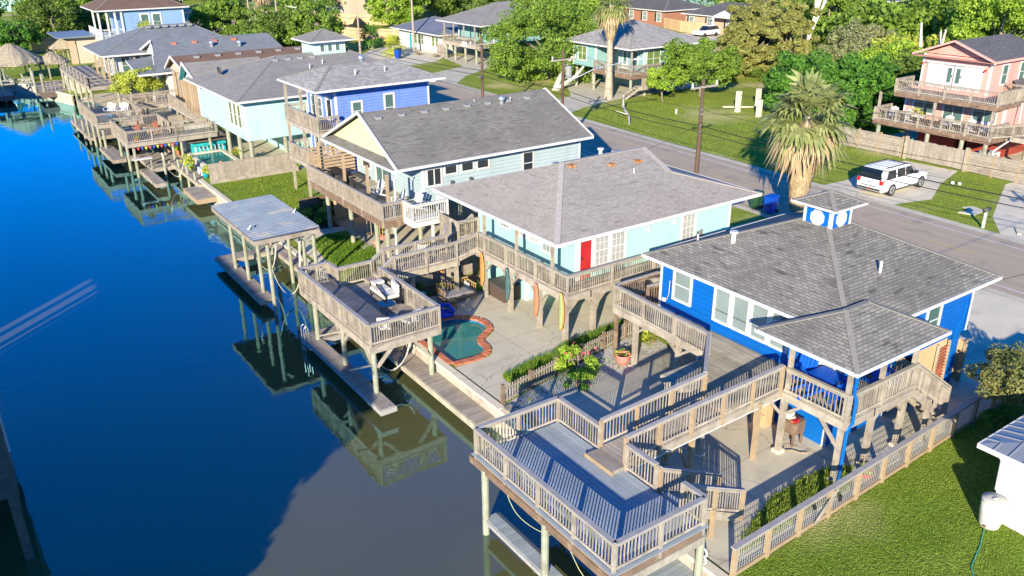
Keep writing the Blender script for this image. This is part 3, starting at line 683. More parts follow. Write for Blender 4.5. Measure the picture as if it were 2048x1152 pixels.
sheet('planting_bed', [(14.87, 33.4), (17.2, 32.6), (20.8, 31.3), (20.9, 33.6), (14.87, 33.8)], .014, 'mulch')
sheet('patio_gable', [(18.4, 36.5), (31.5, 36.5), (31.5, 46.7), (18.6, 46.7), (18.3, 42.6), (17.4, 38.2)], .008, 'concrete', 'concrete slab under the gray roofed house')
sheet('garden_path', [(15.0, 41.2), (15.3, 44.0), (17.2, 44.9), (18.5, 44.6), (18.4, 43.8), (17.2, 43.9), (15.9, 43.3), (15.6, 41.0), (15.3, 39.0), (14.95, 38.4)], .010, 'concrete_pale')
sheet('flower_bed', [(15.4, 43.4), (17.0, 44.2), (18.4, 44.1), (18.5, 47.0), (15.2, 47.0)], .006, 'mulch')
sheet('patio_peri', [(20.0, 48.6), (28, 48.6), (28, 54.3), (20.8, 54.3), (20.4, 53.0)], .008, 'concrete')
sheet('patio_aqua', [(15.9, 58.7), (38, 58.6), (38, 74), (15.9, 76)], .008, 'concrete')
sheet('patio_far', [(15.8, 80), (36, 80), (36, 104), (14, 102)], .008, 'concrete')
# road with verge lines
def ribbon(name, xa, xb, y0, y1, z, mat, label=None, step=12):
    m = MB(); y = y0
    while y < y1:
        yn = min(y+step, y1); m.face([(xa+rs(y), y, z), (xb+rs(y), y, z), (xb+rs(yn), yn, z), (xa+rs(yn), yn, z)]); y = yn
    return struct(m, name, mat, label)
ribbon('road_shoulder', 39.9, 48.5, -60, 420, .018, 'concrete')
ribbon('road', 40.45, 47.85, -60, 420, .024, 'asphalt', 'two lane asphalt road with white edge lines and yellow dashes')
ribbon('edge_line', 41.0, 41.12, -60, 420, .030, 'line_white')
ribbon('edge_line', 46.9, 47.02, -60, 420, .030, 'line_white')
m = MB(); y = -40.0
while y < 300:
    m.face([(44.2+rs(y), y, .030), (44.32+rs(y), y, .030), (44.32+rs(y+2.6), y+2.6, .030), (44.2+rs(y+2.6), y+2.6, .030)]); y += 8.6
m.v = [(a, b2+.25, c) for a, b2, c in m.v]
struct(m, 'centre_dashes', 'line_yellow')
sheet('side_street', [(47.8, 150), (120, 172), (120, 180), (48.5, 158)], .026, 'asphalt')
# drives and paving across the road
sheet('driveway_pink', [(48.0, 28.2), (48.6, 33.4), (51.0, 33.2), (54.0, 33.9), (59.0, 33.9), (59.3, 30.0), (55.2, 28.9), (51.4, 27.3)], .010, 'concrete_pale')
sheet('driveway_pink_south', [(48.2, 14), (48.2, 21.3), (51, 23.2), (58.6, 26.3), (62, 26), (62, 14)], .010, 'concrete_pale')
sheet('yard_pink', [(59.9, 26), (85, 26), (85, 39.5), (59.9, 39.5)], .012, 'concrete')
sheet('driveway_teal', [(49.2, 62.5), (49.6, 67.2), (56, 70.2), (60, 76), (72, 76), (72, 66), (58.5, 65.5), (53, 64.3)], .010, 'concrete')
sheet('driveway_stilt', [(50.2, 84), (50.7, 92), (58, 95), (60, 104), (72, 104), (72, 94), (60, 92), (54, 88)], .010, 'concrete')
sheet('driveway_white', [(50.8, 99.5), (51.3, 112), (56, 118), (63, 121), (63, 106), (57, 101)], .010, 'concrete_pale')
sheet('sandy_yard', [(96, 96), (112, 92), (112, 103), (98, 108)], .010, 'concrete')
# lawns made of countless blades
grass_blades('lawn', [(14.9, -2), (30, 2), (30, 11.66), (14.9, 11.2)], 650, .045, ['blade'], 'mown green lawn inside the wire mesh fence corner', w=.014)
sheet('lawn_base', [(14.87, -30), (38, -30), (38, 11.98), (14.87, 11.24)], .006, 'lawn')
grass_blades('ground_cover', [(15.2, 11.75), (20.9, 11.85), (21.8, 12.5), (20.6, 13.0), (18.4, 12.9), (15.9, 12.1)], 700, .16, 'blade', 'low leafy ground cover along the inner side of the wire mesh fence', w=.04)
grass_blades('tall_grass', [(15.95, 22.75), (23.2, 24.25), (23.1, 25.0), (19.5, 24.7), (16.0, 23.95)], 1300, .24, 'blade_dark', 'strip of thick green grass behind the picket fence', w=.02)
grass_blades('lawn', [(15.55, 38.6), (16.7, 37.6), (18.4, 39.0), (18.2, 42.4), (17.2, 43.7), (16.0, 43.0), (15.75, 40.8)], 900, .15, 'blade_dark', 'deep green lawn between the boathouse and the concrete slab', w=.025)
sheet('lawn_base', [(15.5, 38.4), (16.7, 36.6), (18.5, 36.6), (18.5, 39), (18.3, 42.5), (17.2, 43.8), (16.0, 43.1), (15.7, 40.8)], .006, 'lawn')
grass_blades('lawn', [(15.1, 47.2), (20.0, 47.2), (20.4, 54.5), (20.9, 57.9), (15.1, 58.1)], 300, .07, 'blade', 'bright sunlit lawn in front of the plank fence', w=.03)
sheet('lawn_base', [(14.9, 47.1), (20.0, 47.1), (20.4, 54.5), (21.0, 58.2), (14.9, 58.4)], .006, 'lawn')
grass_blades('verge_grass', [(48.9, 34), (58.8, 34.3), (59.2, 39.6), (48.9, 38)], 60, .05, 'blade', 'patchy roadside grass beside the white car', w=.03)
grass_blades('verge_grass', [(48.7, 21.8), (51.5, 23.6), (58.5, 26.6), (59, 29.6), (55.2, 28.6), (51.4, 27.0), (48.7, 27.6)], 110, .05, 'blade', 'mown grass patch in front of the slatted fence', w=.03)
grass_blades('vacant_lot_grass', [(48.9, 40), (63, 41), (66, 60), (56, 64), (49.8, 61)], 40, .06, 'blade', 'wide open grass of the vacant lot across the road', w=.035)
grass_blades('weeds', [(14.95, 18.6), (16.3, 18.7), (16.4, 21.4), (21, 21.8), (20, 23.2), (14.95, 22.1)], 60, .10, 'blade_dark', 'scattered weeds in the gravel bed', w=.03)
# ================================================================ LOT A: bright blue house
def railset(par, pts, **k):
    for i in range(len(pts)-1): rail(par, pts[i], pts[i+1], ends=(i == 0, True), **k)
# big gray deck over the boat slip
D = thing('boat_deck', (12.7, 15.1, 0), 'large raised gray composite deck on tall posts standing over the water', 'deck')
dx0, dx1, dy0, dy1, dz = 11.15, 14.25, 11.95, 18.2, 1.55
floor(D, dx0, dx1, dy0, dy1, dz, 'y', 'composite', .145, 'wood_brown', .30)
MB().box(dx0-.07, dy0-.3, dz-.42, dx0-.02, dy1+.3, dz-.18).build('edge_beam', 'wood_brown', D)
MB().box(dx0, dy0-.1, dz-.55, dx1, dy0-.04, dz-.3).build('edge_beam', 'wood_gray', D)
MB().box(dx0-.12, dy0-.12, dz-.015, dx1+.1, dy0-.0, dz+.004).box(dx0-.12, dy0, dz-.015, dx0-.0, dy1+.1, dz+.004).build('deck_border', 'composite', D)
kw = dict(gap=.118, every=1.75, capw=.15, low=-.3)
rail(D, (dx0, dy1, dz), (dx0, dy0, dz), **kw)
rail(D, (dx0, dy0, dz), (dx1, dy0, dz), ends=(False, True), **kw)
rail(D, (dx0, dy1, dz), (dx1, dy1, dz), ends=(False, True), **kw)
rail(D, (dx1, dy1, dz), (dx1, 16.15, dz), ends=(False, True), **kw)
rail(D, (dx1, 14.95, dz), (dx1, 13.75, dz), **kw)
rail(D, (dx1, 12.75, dz), (dx1, dy0, dz), ends=(True, False), **kw)
for x, y in ((11.14, 17.72), (11.14, 14.72), (11.14, 12.0), (14.3, 12.0)): post(D, x, y, -3, dz-.3, .21)
for x, y in ((14.3, 17.9),): post(D, x, y, -3, dz-.3, .21)
MB().box(13.72, 15.0, dz+.004, 14.3, 16.15, dz+.13).build('step', 'wood_floor', D)
MB().bar((13.72, 16.2, dz+.07), (13.72, 14.95, dz+.07), .03, .13).build('step_riser', 'wood_tan', D)
# low dock boards between the posts
t = thing('low_dock', (11.3, 15, -.5), 'narrow gray plank walk at water level under the big gray deck', 'dock')
floor(t, 11.12, 11.52, 10, 17.75, -.5, 'x', 'composite', .14, 'wood_cap', .14, joist=True)
t = thing('low_dock', (14.0, 13, -.5), 'wide gray landing at water level beside the seawall corner', 'dock')
floor(t, 13.35, 14.62, 9, 14.3, -.45, 'x', 'composite', .16, 'wood_gray', .2)
# lifting straps
def strap(name, pts, w, mat, label, par=None):
    m = MB(); P = [Vector(p) for p in pts]; Q = []
    for i in range(len(P)-1):
        for k in range(5):
            tt = k/5; a = P[max(i-1, 0)]; b = P[i]; c = P[i+1]; d = P[min(i+2, len(P)-1)]
            Q.append(.5*((2*b)+(c-a)*tt+(2*a-5*b+4*c-d)*tt*tt+(3*b-a-3*c+d)*tt**3))
    Q.append(P[-1])
    for i in range(len(Q)-1):
        a = i*.35; m.bar(Q[i], Q[i+1], w*(.35+.65*abs(math.cos(a))), .012, 0, (math.sin(a*.5), .2, 1))
    return tag(m.build(name, mat), label, 'lifting strap')
strap('boat_lift_strap', [(11.3, 17.0, 1.1), (11.5, 16.6, .2), (12.0, 16.1, -.35), (12.4, 15.6, -.25), (12.6, 15.3, 1.1)], .09, 'strap_yellow', 'yellowish sling hanging under the far half of the big gray deck')
strap('boat_lift_strap', [(11.3, 14.0, 1.1), (11.5, 13.5, .15), (12.0, 13.0, -.3), (12.4, 12.6, -.15), (12.6, 12.4, 1.1)], .09, 'strap_yellow', 'yellowish sling hanging under the near half of the big gray deck')
# gangway up to the house
G = thing('gangway', (17.3, 15.2, 0), 'long sloping boardwalk with tan posts joining the big deck to the blue house', 'walkway')
g0n, g1n = Vector((14.28, 16.15, 1.74)), Vector((18.15, 15.7, 2.28)); g0s, g1s = Vector((14.28, 15.05, 1.74)), Vector((20.45, 14.55, 2.35))
m = MB()
for i in range(40):
    a = i/40; b = (i+.94)/40; x0, x1 = 14.2+(20.4-14.2)*a, 14.2+(20.4-14.2)*b
    z0, z1 = 1.73+.61*a, 1.73+.61*b; ys0 = 15.05-.5*a; yn0 = 16.15-.45*min(1, a*1.66)
    m.face([(x0, ys0, z0), (x1, ys0, z1), (x1, yn0, z1), (x0, yn0, z0)]); m.face([(x0, ys0, z0-.035), (x0, yn0, z0-.035), (x1, yn0, z1-.035), (x1, ys0, z1-.035)]); m.face([(x0, ys0, z0-.035), (x1, ys0, z1-.035), (x1, ys0, z1), (x0, ys0, z0)])
m.build('floor', 'wood_floor', G)
for a, b in ((g0n, g1n), (g0s, g1s)):
    MB().bar(a-Vector((0, 0, .16)), b-Vector((0, 0, .16)), .05, .24).build('stringer', 'wood_gray', G)
MB().bar(g0s+Vector((0, -.03, -.29)), g1s+Vector((0, -.03, -.29)), .03, .035).build('conduit', 'vinyl_white', G)
k2 = dict(mat='wood_gray', post='wood_tan', every=1.25, gap=.115, cap='wood_cap', capw=.14, low=-.25, pw=.1)
rail(G, g0n, g1n, **k2); rail(G, g0s, g1s, **k2)
for x, y in ((17.0, 15.0), (17.0, 16.1), (19.55, 14.62)): post(G, x, y, 0, 2.15, .14, 'wood_tan')
brace(G, (17.0, 15.1, .3), (17.0, 16.0, 1.8), .07, 'wood_tan'); brace(G, (17.0, 16.0, .3), (17.0, 15.1, 1.8), .07, 'wood_tan')
# stair from deck down to the yard
T = thing('deck_stair', (15.5, 13.2, 0), 'wooden staircase dropping from the big gray deck to the concrete yard', 'stairs')
stairs(T, (14.35, 13.25, 1.5), (16.75, 13.2, .15), .9, 8, 'composite')
for sy in (12.78, 13.72):
    rail(T, (14.4, sy, 1.45), (16.85, sy-.03, .25), h=.85, every=1.25, mat='wood_gray', post='wood_tan', low=-.3)
post(T, 15.55, 12.72, 0, 1.0, .1, 'wood_tan')
# ---- house
B = thing('blue_house', (25.8, 17.3, 0), 'bright blue stilt house with gray shingle roof and a little cupola', 'house')
wall(B, 22.0, 29.7, 13.55, 21.75, 2.3, 4.42, 'blue_siding')
wall(B, 22.05, 25.4, 13.75, 19.6, 0, 2.3, 'blue_panel', tw=.09)
wall(B, 28.9, 29.65, 13.7, 21.5, 0, 2.3, 'blue_panel', trim=None)
MB().box(25.45, 17.0, 0, 28.85, 17.1, 2.28).build('lattice_wall', 'wood_fence', B)
hip(B, 21.35, 30.15, 12.95, 22.15, 4.5, 6.55, 25.75, 25.78, 17.45, 'roof_blue', fh=.15)
# wing porch roof at the canal corner
hip(B, 20.15, 25.0, 11.85, 15.55, 4.22, 5.08, 22.0, 23.15, 13.7, 'roof_blue', fh=.15)
# windows on the canal side
window(B, 'w', 22.0, 20.15, 20.95, 2.95, 4.1, 'glass_blind', label='single tall window near the far corner')
for a in (18.55, 17.7, 16.85, 16.0): window(B, 'w', 22.0, a-.32, a+.32, 2.85, 4.15, 'glass_blind', bars='', tw=.1)
for a in (18.55, 17.7, 16.85, 16.0): MB().box(21.965, a-.32, 3.2, 21.985, a+.32, 3.225).build('window_bar', 'dark_grey', B)
door(B, 'w', 22.0, 13.62, 14.25, 2.35, 4.1, 'white', glass='glass_white', label='white glazed porch door')
window(B, 's', 13.55, 26.75, 27.5, 2.75, 4.0, 'glass_green', label='tall window on the side wall')
MB().tube([(20.45, 12.0, 4.1), (20.62, 12.12, 3.3), (20.75, 12.1, 3.0), (20.75, 12.1, 2.2), (20.66, 12.18, 2.0), (20.66, 12.18, .1), (20.9, 12.1, .04)], .055, 8).build('downspout', 'blue_panel', B)
MB().tube([(29.2, 13.52, 3.6), (29.2, 13.52, 3.0), (28.9, 13.52, 2.6), (28.9, 13.52, 1.4)], .02, 6).tube([(29.45, 13.5, 3.7), (29.45, 13.5, 2.4)], .02, 6).build('conduit', 'blue_panel', B)
m = MB(); m.tube([(21.97, 21.2, 3.55), (21.9, 21.15, 3.0), (21.96, 21.3, 2.75), (21.95, 21.42, 2.7)], .012, 5).box(21.9, 21.36, 2.62, 21.99, 21.5, 2.76); m.build('cable_box', 'white', B)
# cupola
c = wall(B, 25.15, 26.3, 16.75, 17.9, 5.9, 6.95, 'blue_panel', trim='white', tw=.1, name='cupola')
for o in B.children:
    if o.name.startswith('cupola'): cu = o
def octagon(face, cx, cy, cz, r, par):
    m = MB()
    for rr, o0, o1, mi in ((r, .0, .03, 0), (r*.86, .03, .036, 1)):
        ring = []
        for k in range(8):
            a = math.pi/8+k*math.pi/4
            ring.append((math.cos(a)*rr, math.sin(a)*rr))
        if face == 'w': R0 = [(cx-o0, cy+p, cz+q) for p, q in ring]; R1 = [(cx-o1, cy+p, cz+q) for p, q in ring]
        else: R0 = [(cx+p, cy-o0, cz+q) for p, q in ring]; R1 = [(cx+p, cy-o1, cz+q) for p, q in ring]
        m.loft([R0, R1], mi)
    m.build('octagon_vent', ['white', 'vinyl_white'], par)
octagon('w', 25.15, 17.32, 6.52, .3, cu); octagon('s', 25.72, 16.75, 6.52, .3, cu)
MB().box(25.13, 16.73, 6.86, 26.32, 17.92, 6.95).build('cupola_frieze', 'white', cu)
rc = hip(cu, 24.82, 26.63, 16.42, 18.23, 7.02, 7.42, 25.72, 25.74, 17.32, 'roof_blue', fh=.09)
roof_vent(B, 23.25, 19.4, 5.45, 'cap'); roof_vent(B, 25.1, 14.6, 5.4, 'pipe'); roof_vent(B, 23.0, 20.9, 5.1, 'pipe', .7)
# house deck: walkway on the canal side, porch at the corner, side run with stair
P_ = thing('house_deck', (21.2, 17, 0), 'wide plank deck and railed porch wrapping the canal side of the blue house', 'deck')
floor(P_, 20.55, 21.98, 17.6, 22.75, 2.3, 'y', 'wood_floor_tan', .14, 'wood_gray', .26)
floor(P_, 18.15, 21.98, 14.75, 17.58, 2.3, 'y', 'wood_floor_tan', .14, 'wood_gray', .24)
floor(P_, 20.55, 21.98, 12.2, 14.73, 2.3, 'y', 'wood_floor_tan', .14, 'wood_gray', .26)
floor(P_, 22.0, 24.1, 12.2, 13.53, 2.3, 'x', 'wood_floor_tan', .14, 'wood_gray', .26)
floor(P_, 22.0, 23.0, 21.85, 22.75, 2.3, 'y', 'wood_floor', .14, 'wood_gray', .26)
kk = dict(gap=.118, every=1.9, capw=.15, cap='wood_cap', low=-.28)
rail(P_, (20.55, 22.75, 2.3), (20.3, 17.55, 2.3), **kk)
rail(P_, (20.55, 22.75, 2.3), (22.9, 22.75, 2.3), ends=(False, True), post='wood_brown', mat='wood_brown', gap=.118)
rail(P_, (21.5, 21.9, 2.3), (22.9, 21.9, 2.3), post='wood_brown', mat='wood_brown', gap=.118)
rail(P_, (20.25, 17.55, 2.3), (18.15, 15.72, 2.3), mat='wood_brown', cap='wood_cap', gap=.118, ends=(False, True))
rail(P_, (20.5, 14.45, 2.3), (20.55, 12.2, 2.3), mat='wood_gray', cap='wood_floor_tan', gap=.14, every=2.4, ends=(False, True))
rail(P_, (20.55, 12.2, 2.3), (24.15, 12.2, 2.3), mat='wood_gray', cap='wood_floor_tan', gap=.10, every=1.9, ends=(False, True))
for x, y in ((20.6, 14.4), (20.6, 12.3), (22.3, 12.3), (24.05, 12.3)): post(P_, x, y, 2.3, 4.1, .13, 'wood_gray')
for x, y in ((20.65, 21.55), (20.65, 19.25), (20.6, 14.45), (20.65, 12.35), (22.2, 12.35), (24.05, 12.4), (18.3, 15.8), (18.3, 17.4)):
    post(P_, x, y, 0, 2.05, .17, 'wood_gray'); MB().box(x-.15, y-.15, 0, x+.15, y+.15, .12).build('footing', 'concrete_pale', P_)
for x, y in ((20.63, 22.68), (22.85, 22.7)): post(P_, x, y, 0, 2.1, .12, 'wood_brown')
for p, q in (((20.6, 14.4, 1.5), (20.6, 13.7, 2.1)), ((20.6, 12.4, 1.3), (20.6, 13.2, 2.1)), ((20.65, 21.5, 1.6), (20.65, 20.8, 2.1)), ((20.65, 19.3, 1.6), (20.65, 20.0, 2.1)), ((20.65, 19.2, 1.6), (20.65, 18.5, 2.1)), ((22.2, 12.4, 1.4), (22.9, 12.4, 2.1)), ((24.0, 12.4, 1.4), (23.3, 12.4, 2.1)), ((20.6, 14.5, 1.4), (20.0, 14.55, 2.05))): brace(P_, p, q)
m = MB()
for i in range(6): m.box(23.1+i*.28, 12.45, 1.45-i*.0, 23.25+i*.28, 12.5, 1.5)
S1 = thing('porch_stair', (24.9, 12.1, 0), 'stair with slanting picket rail dropping from the side of the blue porch', 'stairs')
stairs(S1, (24.2, 12.55, 2.2), (26.6, 12.45, .15), .8, 11, 'wood_floor_tan')
rail(S1, (24.15, 12.15, 2.3), (26.2, 12.05, .85), h=.88, mat='wood_gray', cap='wood_floor_tan', every=1.0, low=-.5, ends=(False, True), gap=.1)
rail(S1, (24.2, 12.98, 2.3), (26.2, 12.9, .85), h=.88, mat='wood_gray', cap='wood_tan', every=1.0, low=-.5, ends=(False, True))
post(S1, 25.1, 12.1, 0, 1.6, .13, 'wood_gray'); post(S1, 26.15, 12.05, 0, 1.0, .13, 'wood_gray')
# slatted screen and tan enclosure behind the stair
t = thing('louvre_screen', (27.8, 13.3, 0), 'wooden enclosure with red edged slatted shutter under the blue house', 'screen')
MB().box(26.9, 13.6, 0, 28.6, 13.7, 2.25).build('board_wall', 'wood_cedar', t)
m = MB()
for i in range(14): m.bar((27.9, 13.5, .25+i*.13), (28.55, 13.5, .3+i*.13), .05, .03)
m.build('slats', 'coping', t); MB().box(27.85, 13.46, 0, 27.92, 13.54, 2.2).box(28.55, 13.46, 0, 28.63, 13.54, 2.2).build('frame', 'wood_floor_tan', t)
t = thing('yard_gate', (30.2, 14.3, 0), 'tan plank gate beside the corner of the blue house', 'gate')
m = MB()
for i in range(12): m.box(29.95+i*.02, 13.6+i*.14, .05, 29.98+i*.02, 13.73+i*.14, 1.7+random.uniform(-.02, .02))
m.build('planks', 'wood_cedar', t); MB().box(29.9, 13.5, 0, 30.02, 13.6, 1.8).build('gate_post', 'wood_tan', t)

# ---- adirondack chairs
def adirondack(mat, label, group, w=.62):
    t = thing('adirondack_chair', (0, 0, 0), label, 'chair', group)
    m = MB()
    for i in range(5): x = -w/2+.06+i*(w-.12)/4; m.bar((x, -.12, .22), (x, .18, .98-.05*abs(i-2)), .105, .02, 0, (0, 1, 0))
    m.bar((-w/2+.04, .05, .62), (w/2-.04, .05, .62), .03, .06); m.build('backrest', mat, t)
    m = MB()
    for i in range(5): y = -.55+i*.115; m.bar((-w/2+.03, y, .36-.03*i), (w/2-.03, y, .36-.03*i), .10, .022)
    m.build('seat', mat, t)
    for s in (-1, 1):
        MB().box(s*w/2-.06, -.58, .54, s*w/2+.06, .12, .56).build('armrest', mat, t)
        MB().box(s*w/2-.015, -.52, 0, s*w/2+.015, -.43, .54).build('leg', mat, t)
        MB().bar((s*w/2*.93, -.5, .33), (s*w/2*.93, .4, .03), .03, .10).build('leg', mat, t)
    return t
ach = adirondack('chair_blue', 'blue slatted armchair against the wall beyond the table on the blue porch', 'blue porch chairs')
settle(ach, (21.55, 14.45, 2.3), R(-75))
place(ach, (21.2, 12.75, 2.3), R(130), 'blue slatted armchair at the canal corner end of the blue porch', 'blue porch chairs')
place(ach, (20.95, 13.95, 2.3), R(60), 'blue slatted armchair seen through the canal side balusters of the blue porch', 'blue porch chairs')
place(ach, (23.4, 13.0, 2.3), R(-20), 'blue armchair on the side run of the blue porch near its stair', 'blue porch chairs')
t = thing('patio_table', (21.4, 13.6, 2.3), 'bright blue slatted square table on the corner porch of the blue house', 'table')
m = MB()
for i in range(9): m.box(20.98, 13.12+i*.105, 3.0, 21.82, 13.215+i*.105, 3.03)
m.build('tabletop', 'chair_blue', t)
for x in (21.05, 21.75):
    for y in (13.18, 14.0): MB().box(x-.035, y-.035, 2.3, x+.035, y+.035, 3.0).build('leg', 'chair_blue', t)
# barrel / charcoal smoker on the side landing
t = thing('barrel_grill', (22.3, 22.3, 2.3), 'dark barrel grill with rusty lid on the far landing of the blue house', 'grill')
m = MB(); m.tube([(21.95, 22.3, 2.95), (22.75, 22.3, 2.95)], .26, 12); m.build('drum', 'black', t, True)
m = MB(); m.tube([(22.0, 22.28, 3.02), (22.7, 22.28, 3.02)], .24, 12); m.build('lid', 'bark', t, True)
for x in (22.05, 22.65): MB().box(x-.02, 22.15, 2.3, x+.02, 22.2, 2.8).build('leg', 'black', t)
# cooler stand, box, hose
t = thing('cooler_stand', (21.45, 14.55, 0), 'rustic wooden cooler box on legs with red and white things on top', 'cooler')
MB().box(21.15, 14.3, .45, 21.7, 14.8, .9).build('box', 'wood_brown', t, bevel=.01)
for x in (21.2, 21.65):
    for y in (14.35, 14.75): MB().box(x-.03, y-.03, 0, x+.03, y+.03, .45).build('leg', 'wood_brown', t)
MB().cyl(21.3, 14.5, .9, .93, .12).build('badge', 'coping', t)
tag(MB().box(21.25, 14.62, .9, 21.5, 14.8, 1.12).box(21.3, 14.5, .9, 21.42, 14.6, 1.02).build('towel', 'white'), 'white and red cloth on top of the rustic cooler box', 'towel')
tag(MB().box(21.2, 14.35, .9, 21.45, 14.48, .99).build('tackle_box', 'red_door'), 'small red box on the rustic cooler', 'box')
t = thing('storage_box', (21.6, 15.9, 0), 'upright tan two drawer box on the concrete against the lower blue wall', 'box')
MB().box(21.35, 15.65, 0, 21.85, 16.25, .98).build('body', 'tan_box', t, bevel=.01); MB().box(21.34, 15.66, .48, 21.36, 16.24, .5).build('lid_line', 'wood_dark', t)
tag(MB().tube([(20.75, 14.35, .03), (21.0, 14.2, .03), (21.1, 13.95, .03), (21.3, 13.8, .03)], .035, 6).build('driftwood', 'bark'), 'dark crooked stick lying on the concrete beside a white porch post', 'stick')
# life ring / white hose on the deck post
t = thing('hose_reel', (14.42, 12.0, .5), 'white hose hanging on the tall corner post of the big gray deck', 'hose')
m = MB()
for k in range(2): m.tube([(14.43+.0, 12.0+.13*math.cos(a*.5236), .55-.25*k+.13*math.sin(a*.5236)) for a in range(13)], .03, 6)
m.build('coil', 'white', t)
# picket fence between the lots
t = thing('picket_fence', (19, 23, 0), 'low weathered picket fence between the gravel bed and the tall green grass', 'fence')
F0, F1 = Vector((14.85, 22.25, 0)), Vector((23.6, 24.05, 0)); L = (F1-F0).length; n = int(L/.145); m = MB()
for i in range(n):
    c = F0.lerp(F1, (i+.5)/n); h = .74+random.uniform(-.02, .02); m.bar(c+Vector((0, 0, .04)), c+Vector((0, 0, h)), .06, .022, 0, (F1-F0).normalized().cross(Vector((0, 0, 1))))
m.build('pickets', 'wood_fence', t)
MB().bar(F0+Vector((0, -.03, .16)), F1+Vector((0, -.03, .16)), .035, .07).bar(F0+Vector((0, -.03, .62)), F1+Vector((0, -.03, .62)), .05, .07).build('fence_rail', 'wood_gray', t)
for i in range(7):
    c = F0.lerp(F1, i/6); MB().box(c.x-.06, c.y-.06, 0, c.x+.06, c.y+.06, .84).build('fence_post', 'wood_brown', t)
# wire mesh fence on the south side
t = thing('wire_fence', (24, 11.55, 0), 'timber framed wire mesh fence between the blue yard and the green lawn', 'fence')
X0, X1 = 10.8+4.0, 36.0; yf = lambda x: 11.25+.032*(x-15)
n = 15; xs = [X0+(X1-X0)*i/n for i in range(n+1)]; fh = 1.05
for i, x in enumerate(xs): MB().box(x-.06, yf(x)-.06, 0, x+.06, yf(x)+.06, fh).build('fence_post', 'wood_tan', t)
MB().bar((X0-.1, yf(X0), fh), (X1, yf(X1), fh), .17, .05).build('top_rail', 'wood_cap', t)
MB().bar((X0, yf(X0), fh-.09), (X1, yf(X1), fh-.09), .04, .1).bar((X0, yf(X0), .1), (X1, yf(X1), .1), .05, .12).build('fence_rail', 'wood_tan', t)
m = MB(); x = X0
while x < X1: m.bar((x, yf(x)+.03, .12), (x, yf(x)+.03, fh-.05), .009, .009); x += .10
z = .2
while z < fh-.08: m.bar((X0, yf(X0)+.035, z), (X1, yf(X1)+.035, z), .009, .009); z += .10
m.build('wire_mesh', 'mesh_wire', t)
MB().bar((18.3, 11.28, .12), (19.25, 11.30, .98), .04, .1).build('gate_brace', 'wood_gray', t)
MB().box(19.28, 11.2, .55, 19.36, 11.28, .75).build('gate_latch', 'black', t); MB().box(18.05, 11.2, .8, 18.12, 11.27, .92).build('gate_hinge', 'black', t)
# neighbour's metal roofed shed with rain barrel in the corner
H = thing('white_house', (24, 5, 0), 'white walled building with ribbed gray metal roof at the lower right edge', 'house')
wall(H, 22.9, 30, 1.5, 8.6, 0, 2.35, 'white_siding', tw=.1)
m = MB(); e0x, e1x, e0y, e1y = 22.35, 30.5, .9, 9.15; px, py, pz = 26.4, 5.0, 3.4
C4 = [(e0x, e0y, 2.5), (e1x, e0y, 2.5), (e1x, e1y, 2.5), (e0x, e1y, 2.5)]
for i in range(4): m.face([C4[i], C4[(i+1) % 4], (px, py, pz)])
r = m.build('roof', 'metal_roof', H)
m = MB()
for i in range(1, 20):
    y = e0y+(e1y-e0y)*i/20; f = 1-abs((y-py)/(e1y-py) if y > py else (y-py)/(e0y-py)); xx = e0x+(px-e0x)*f; m.bar((e0x, y, 2.51), (xx, y, 2.51+(pz-2.5)*f), .03, .05)
    x = e0x+(e1x-e0x)*i/20; f = 1-abs((x-px)/(e1x-px) if x > px else (x-px)/(e0x-px)); yy = e1y+(py-e1y)*f; m.bar((x, e1y, 2.51), (x, yy, 2.51+(pz-2.5)*f), .03, .05)
m.build('standing_seams', 'metal_roof', r)
m = MB(); fascia(m, e0x, e1x, e0y, e1y, 2.5, .14); m.build('gutter', 'white', r)
MB().tube([(22.5, 8.9, 2.35), (22.75, 8.75, 2.2), (22.85, 8.65, 2.0), (22.82, 8.6, 1.05)], .045, 8).build('downspout', 'white', H)
t = thing('rain_barrel', (22.6, 8.5, 0), 'pale plastic rain barrel standing on the lawn at the white wall corner', 'barrel')
m = MB(); m.loft([[(22.55+math.cos(a*.3927)*r2_, 8.45+math.sin(a*.3927)*r2_, zz) for a in range(16)] for zz, r2_ in ((0, .26), (.1, .29), (.5, .33), (.88, .34))]); m.build('body', 'board_white', t, True)
m = MB(); m.loft([[(22.55+math.cos(a*.3927)*r2_, 8.45+math.sin(a*.3927)*r2_, zz) for a in range(16)] for zz, r2_ in ((.88, .36), (.93, .34), (.94, .1))]); m.box(22.45, 8.38, .94, 22.65, 8.5, .965); m.build('lid', 'cushion', t, True)
MB().box(22.2, 8.4, .1, 22.26, 8.45, .16).build('tap', 'wood_brown', t)
tag(MB().tube([(22.2, 8.4, .05), (21.4, 8.1, .03), (20.4, 7.8, .03), (19.6, 7.2, .03), (19.1, 7.0, .03), (18.6, 6.2, .03)], .012, 5).build('garden_hose', 'teal_trim'), 'thin teal hose trailing from the rain barrel over the lawn', 'hose')
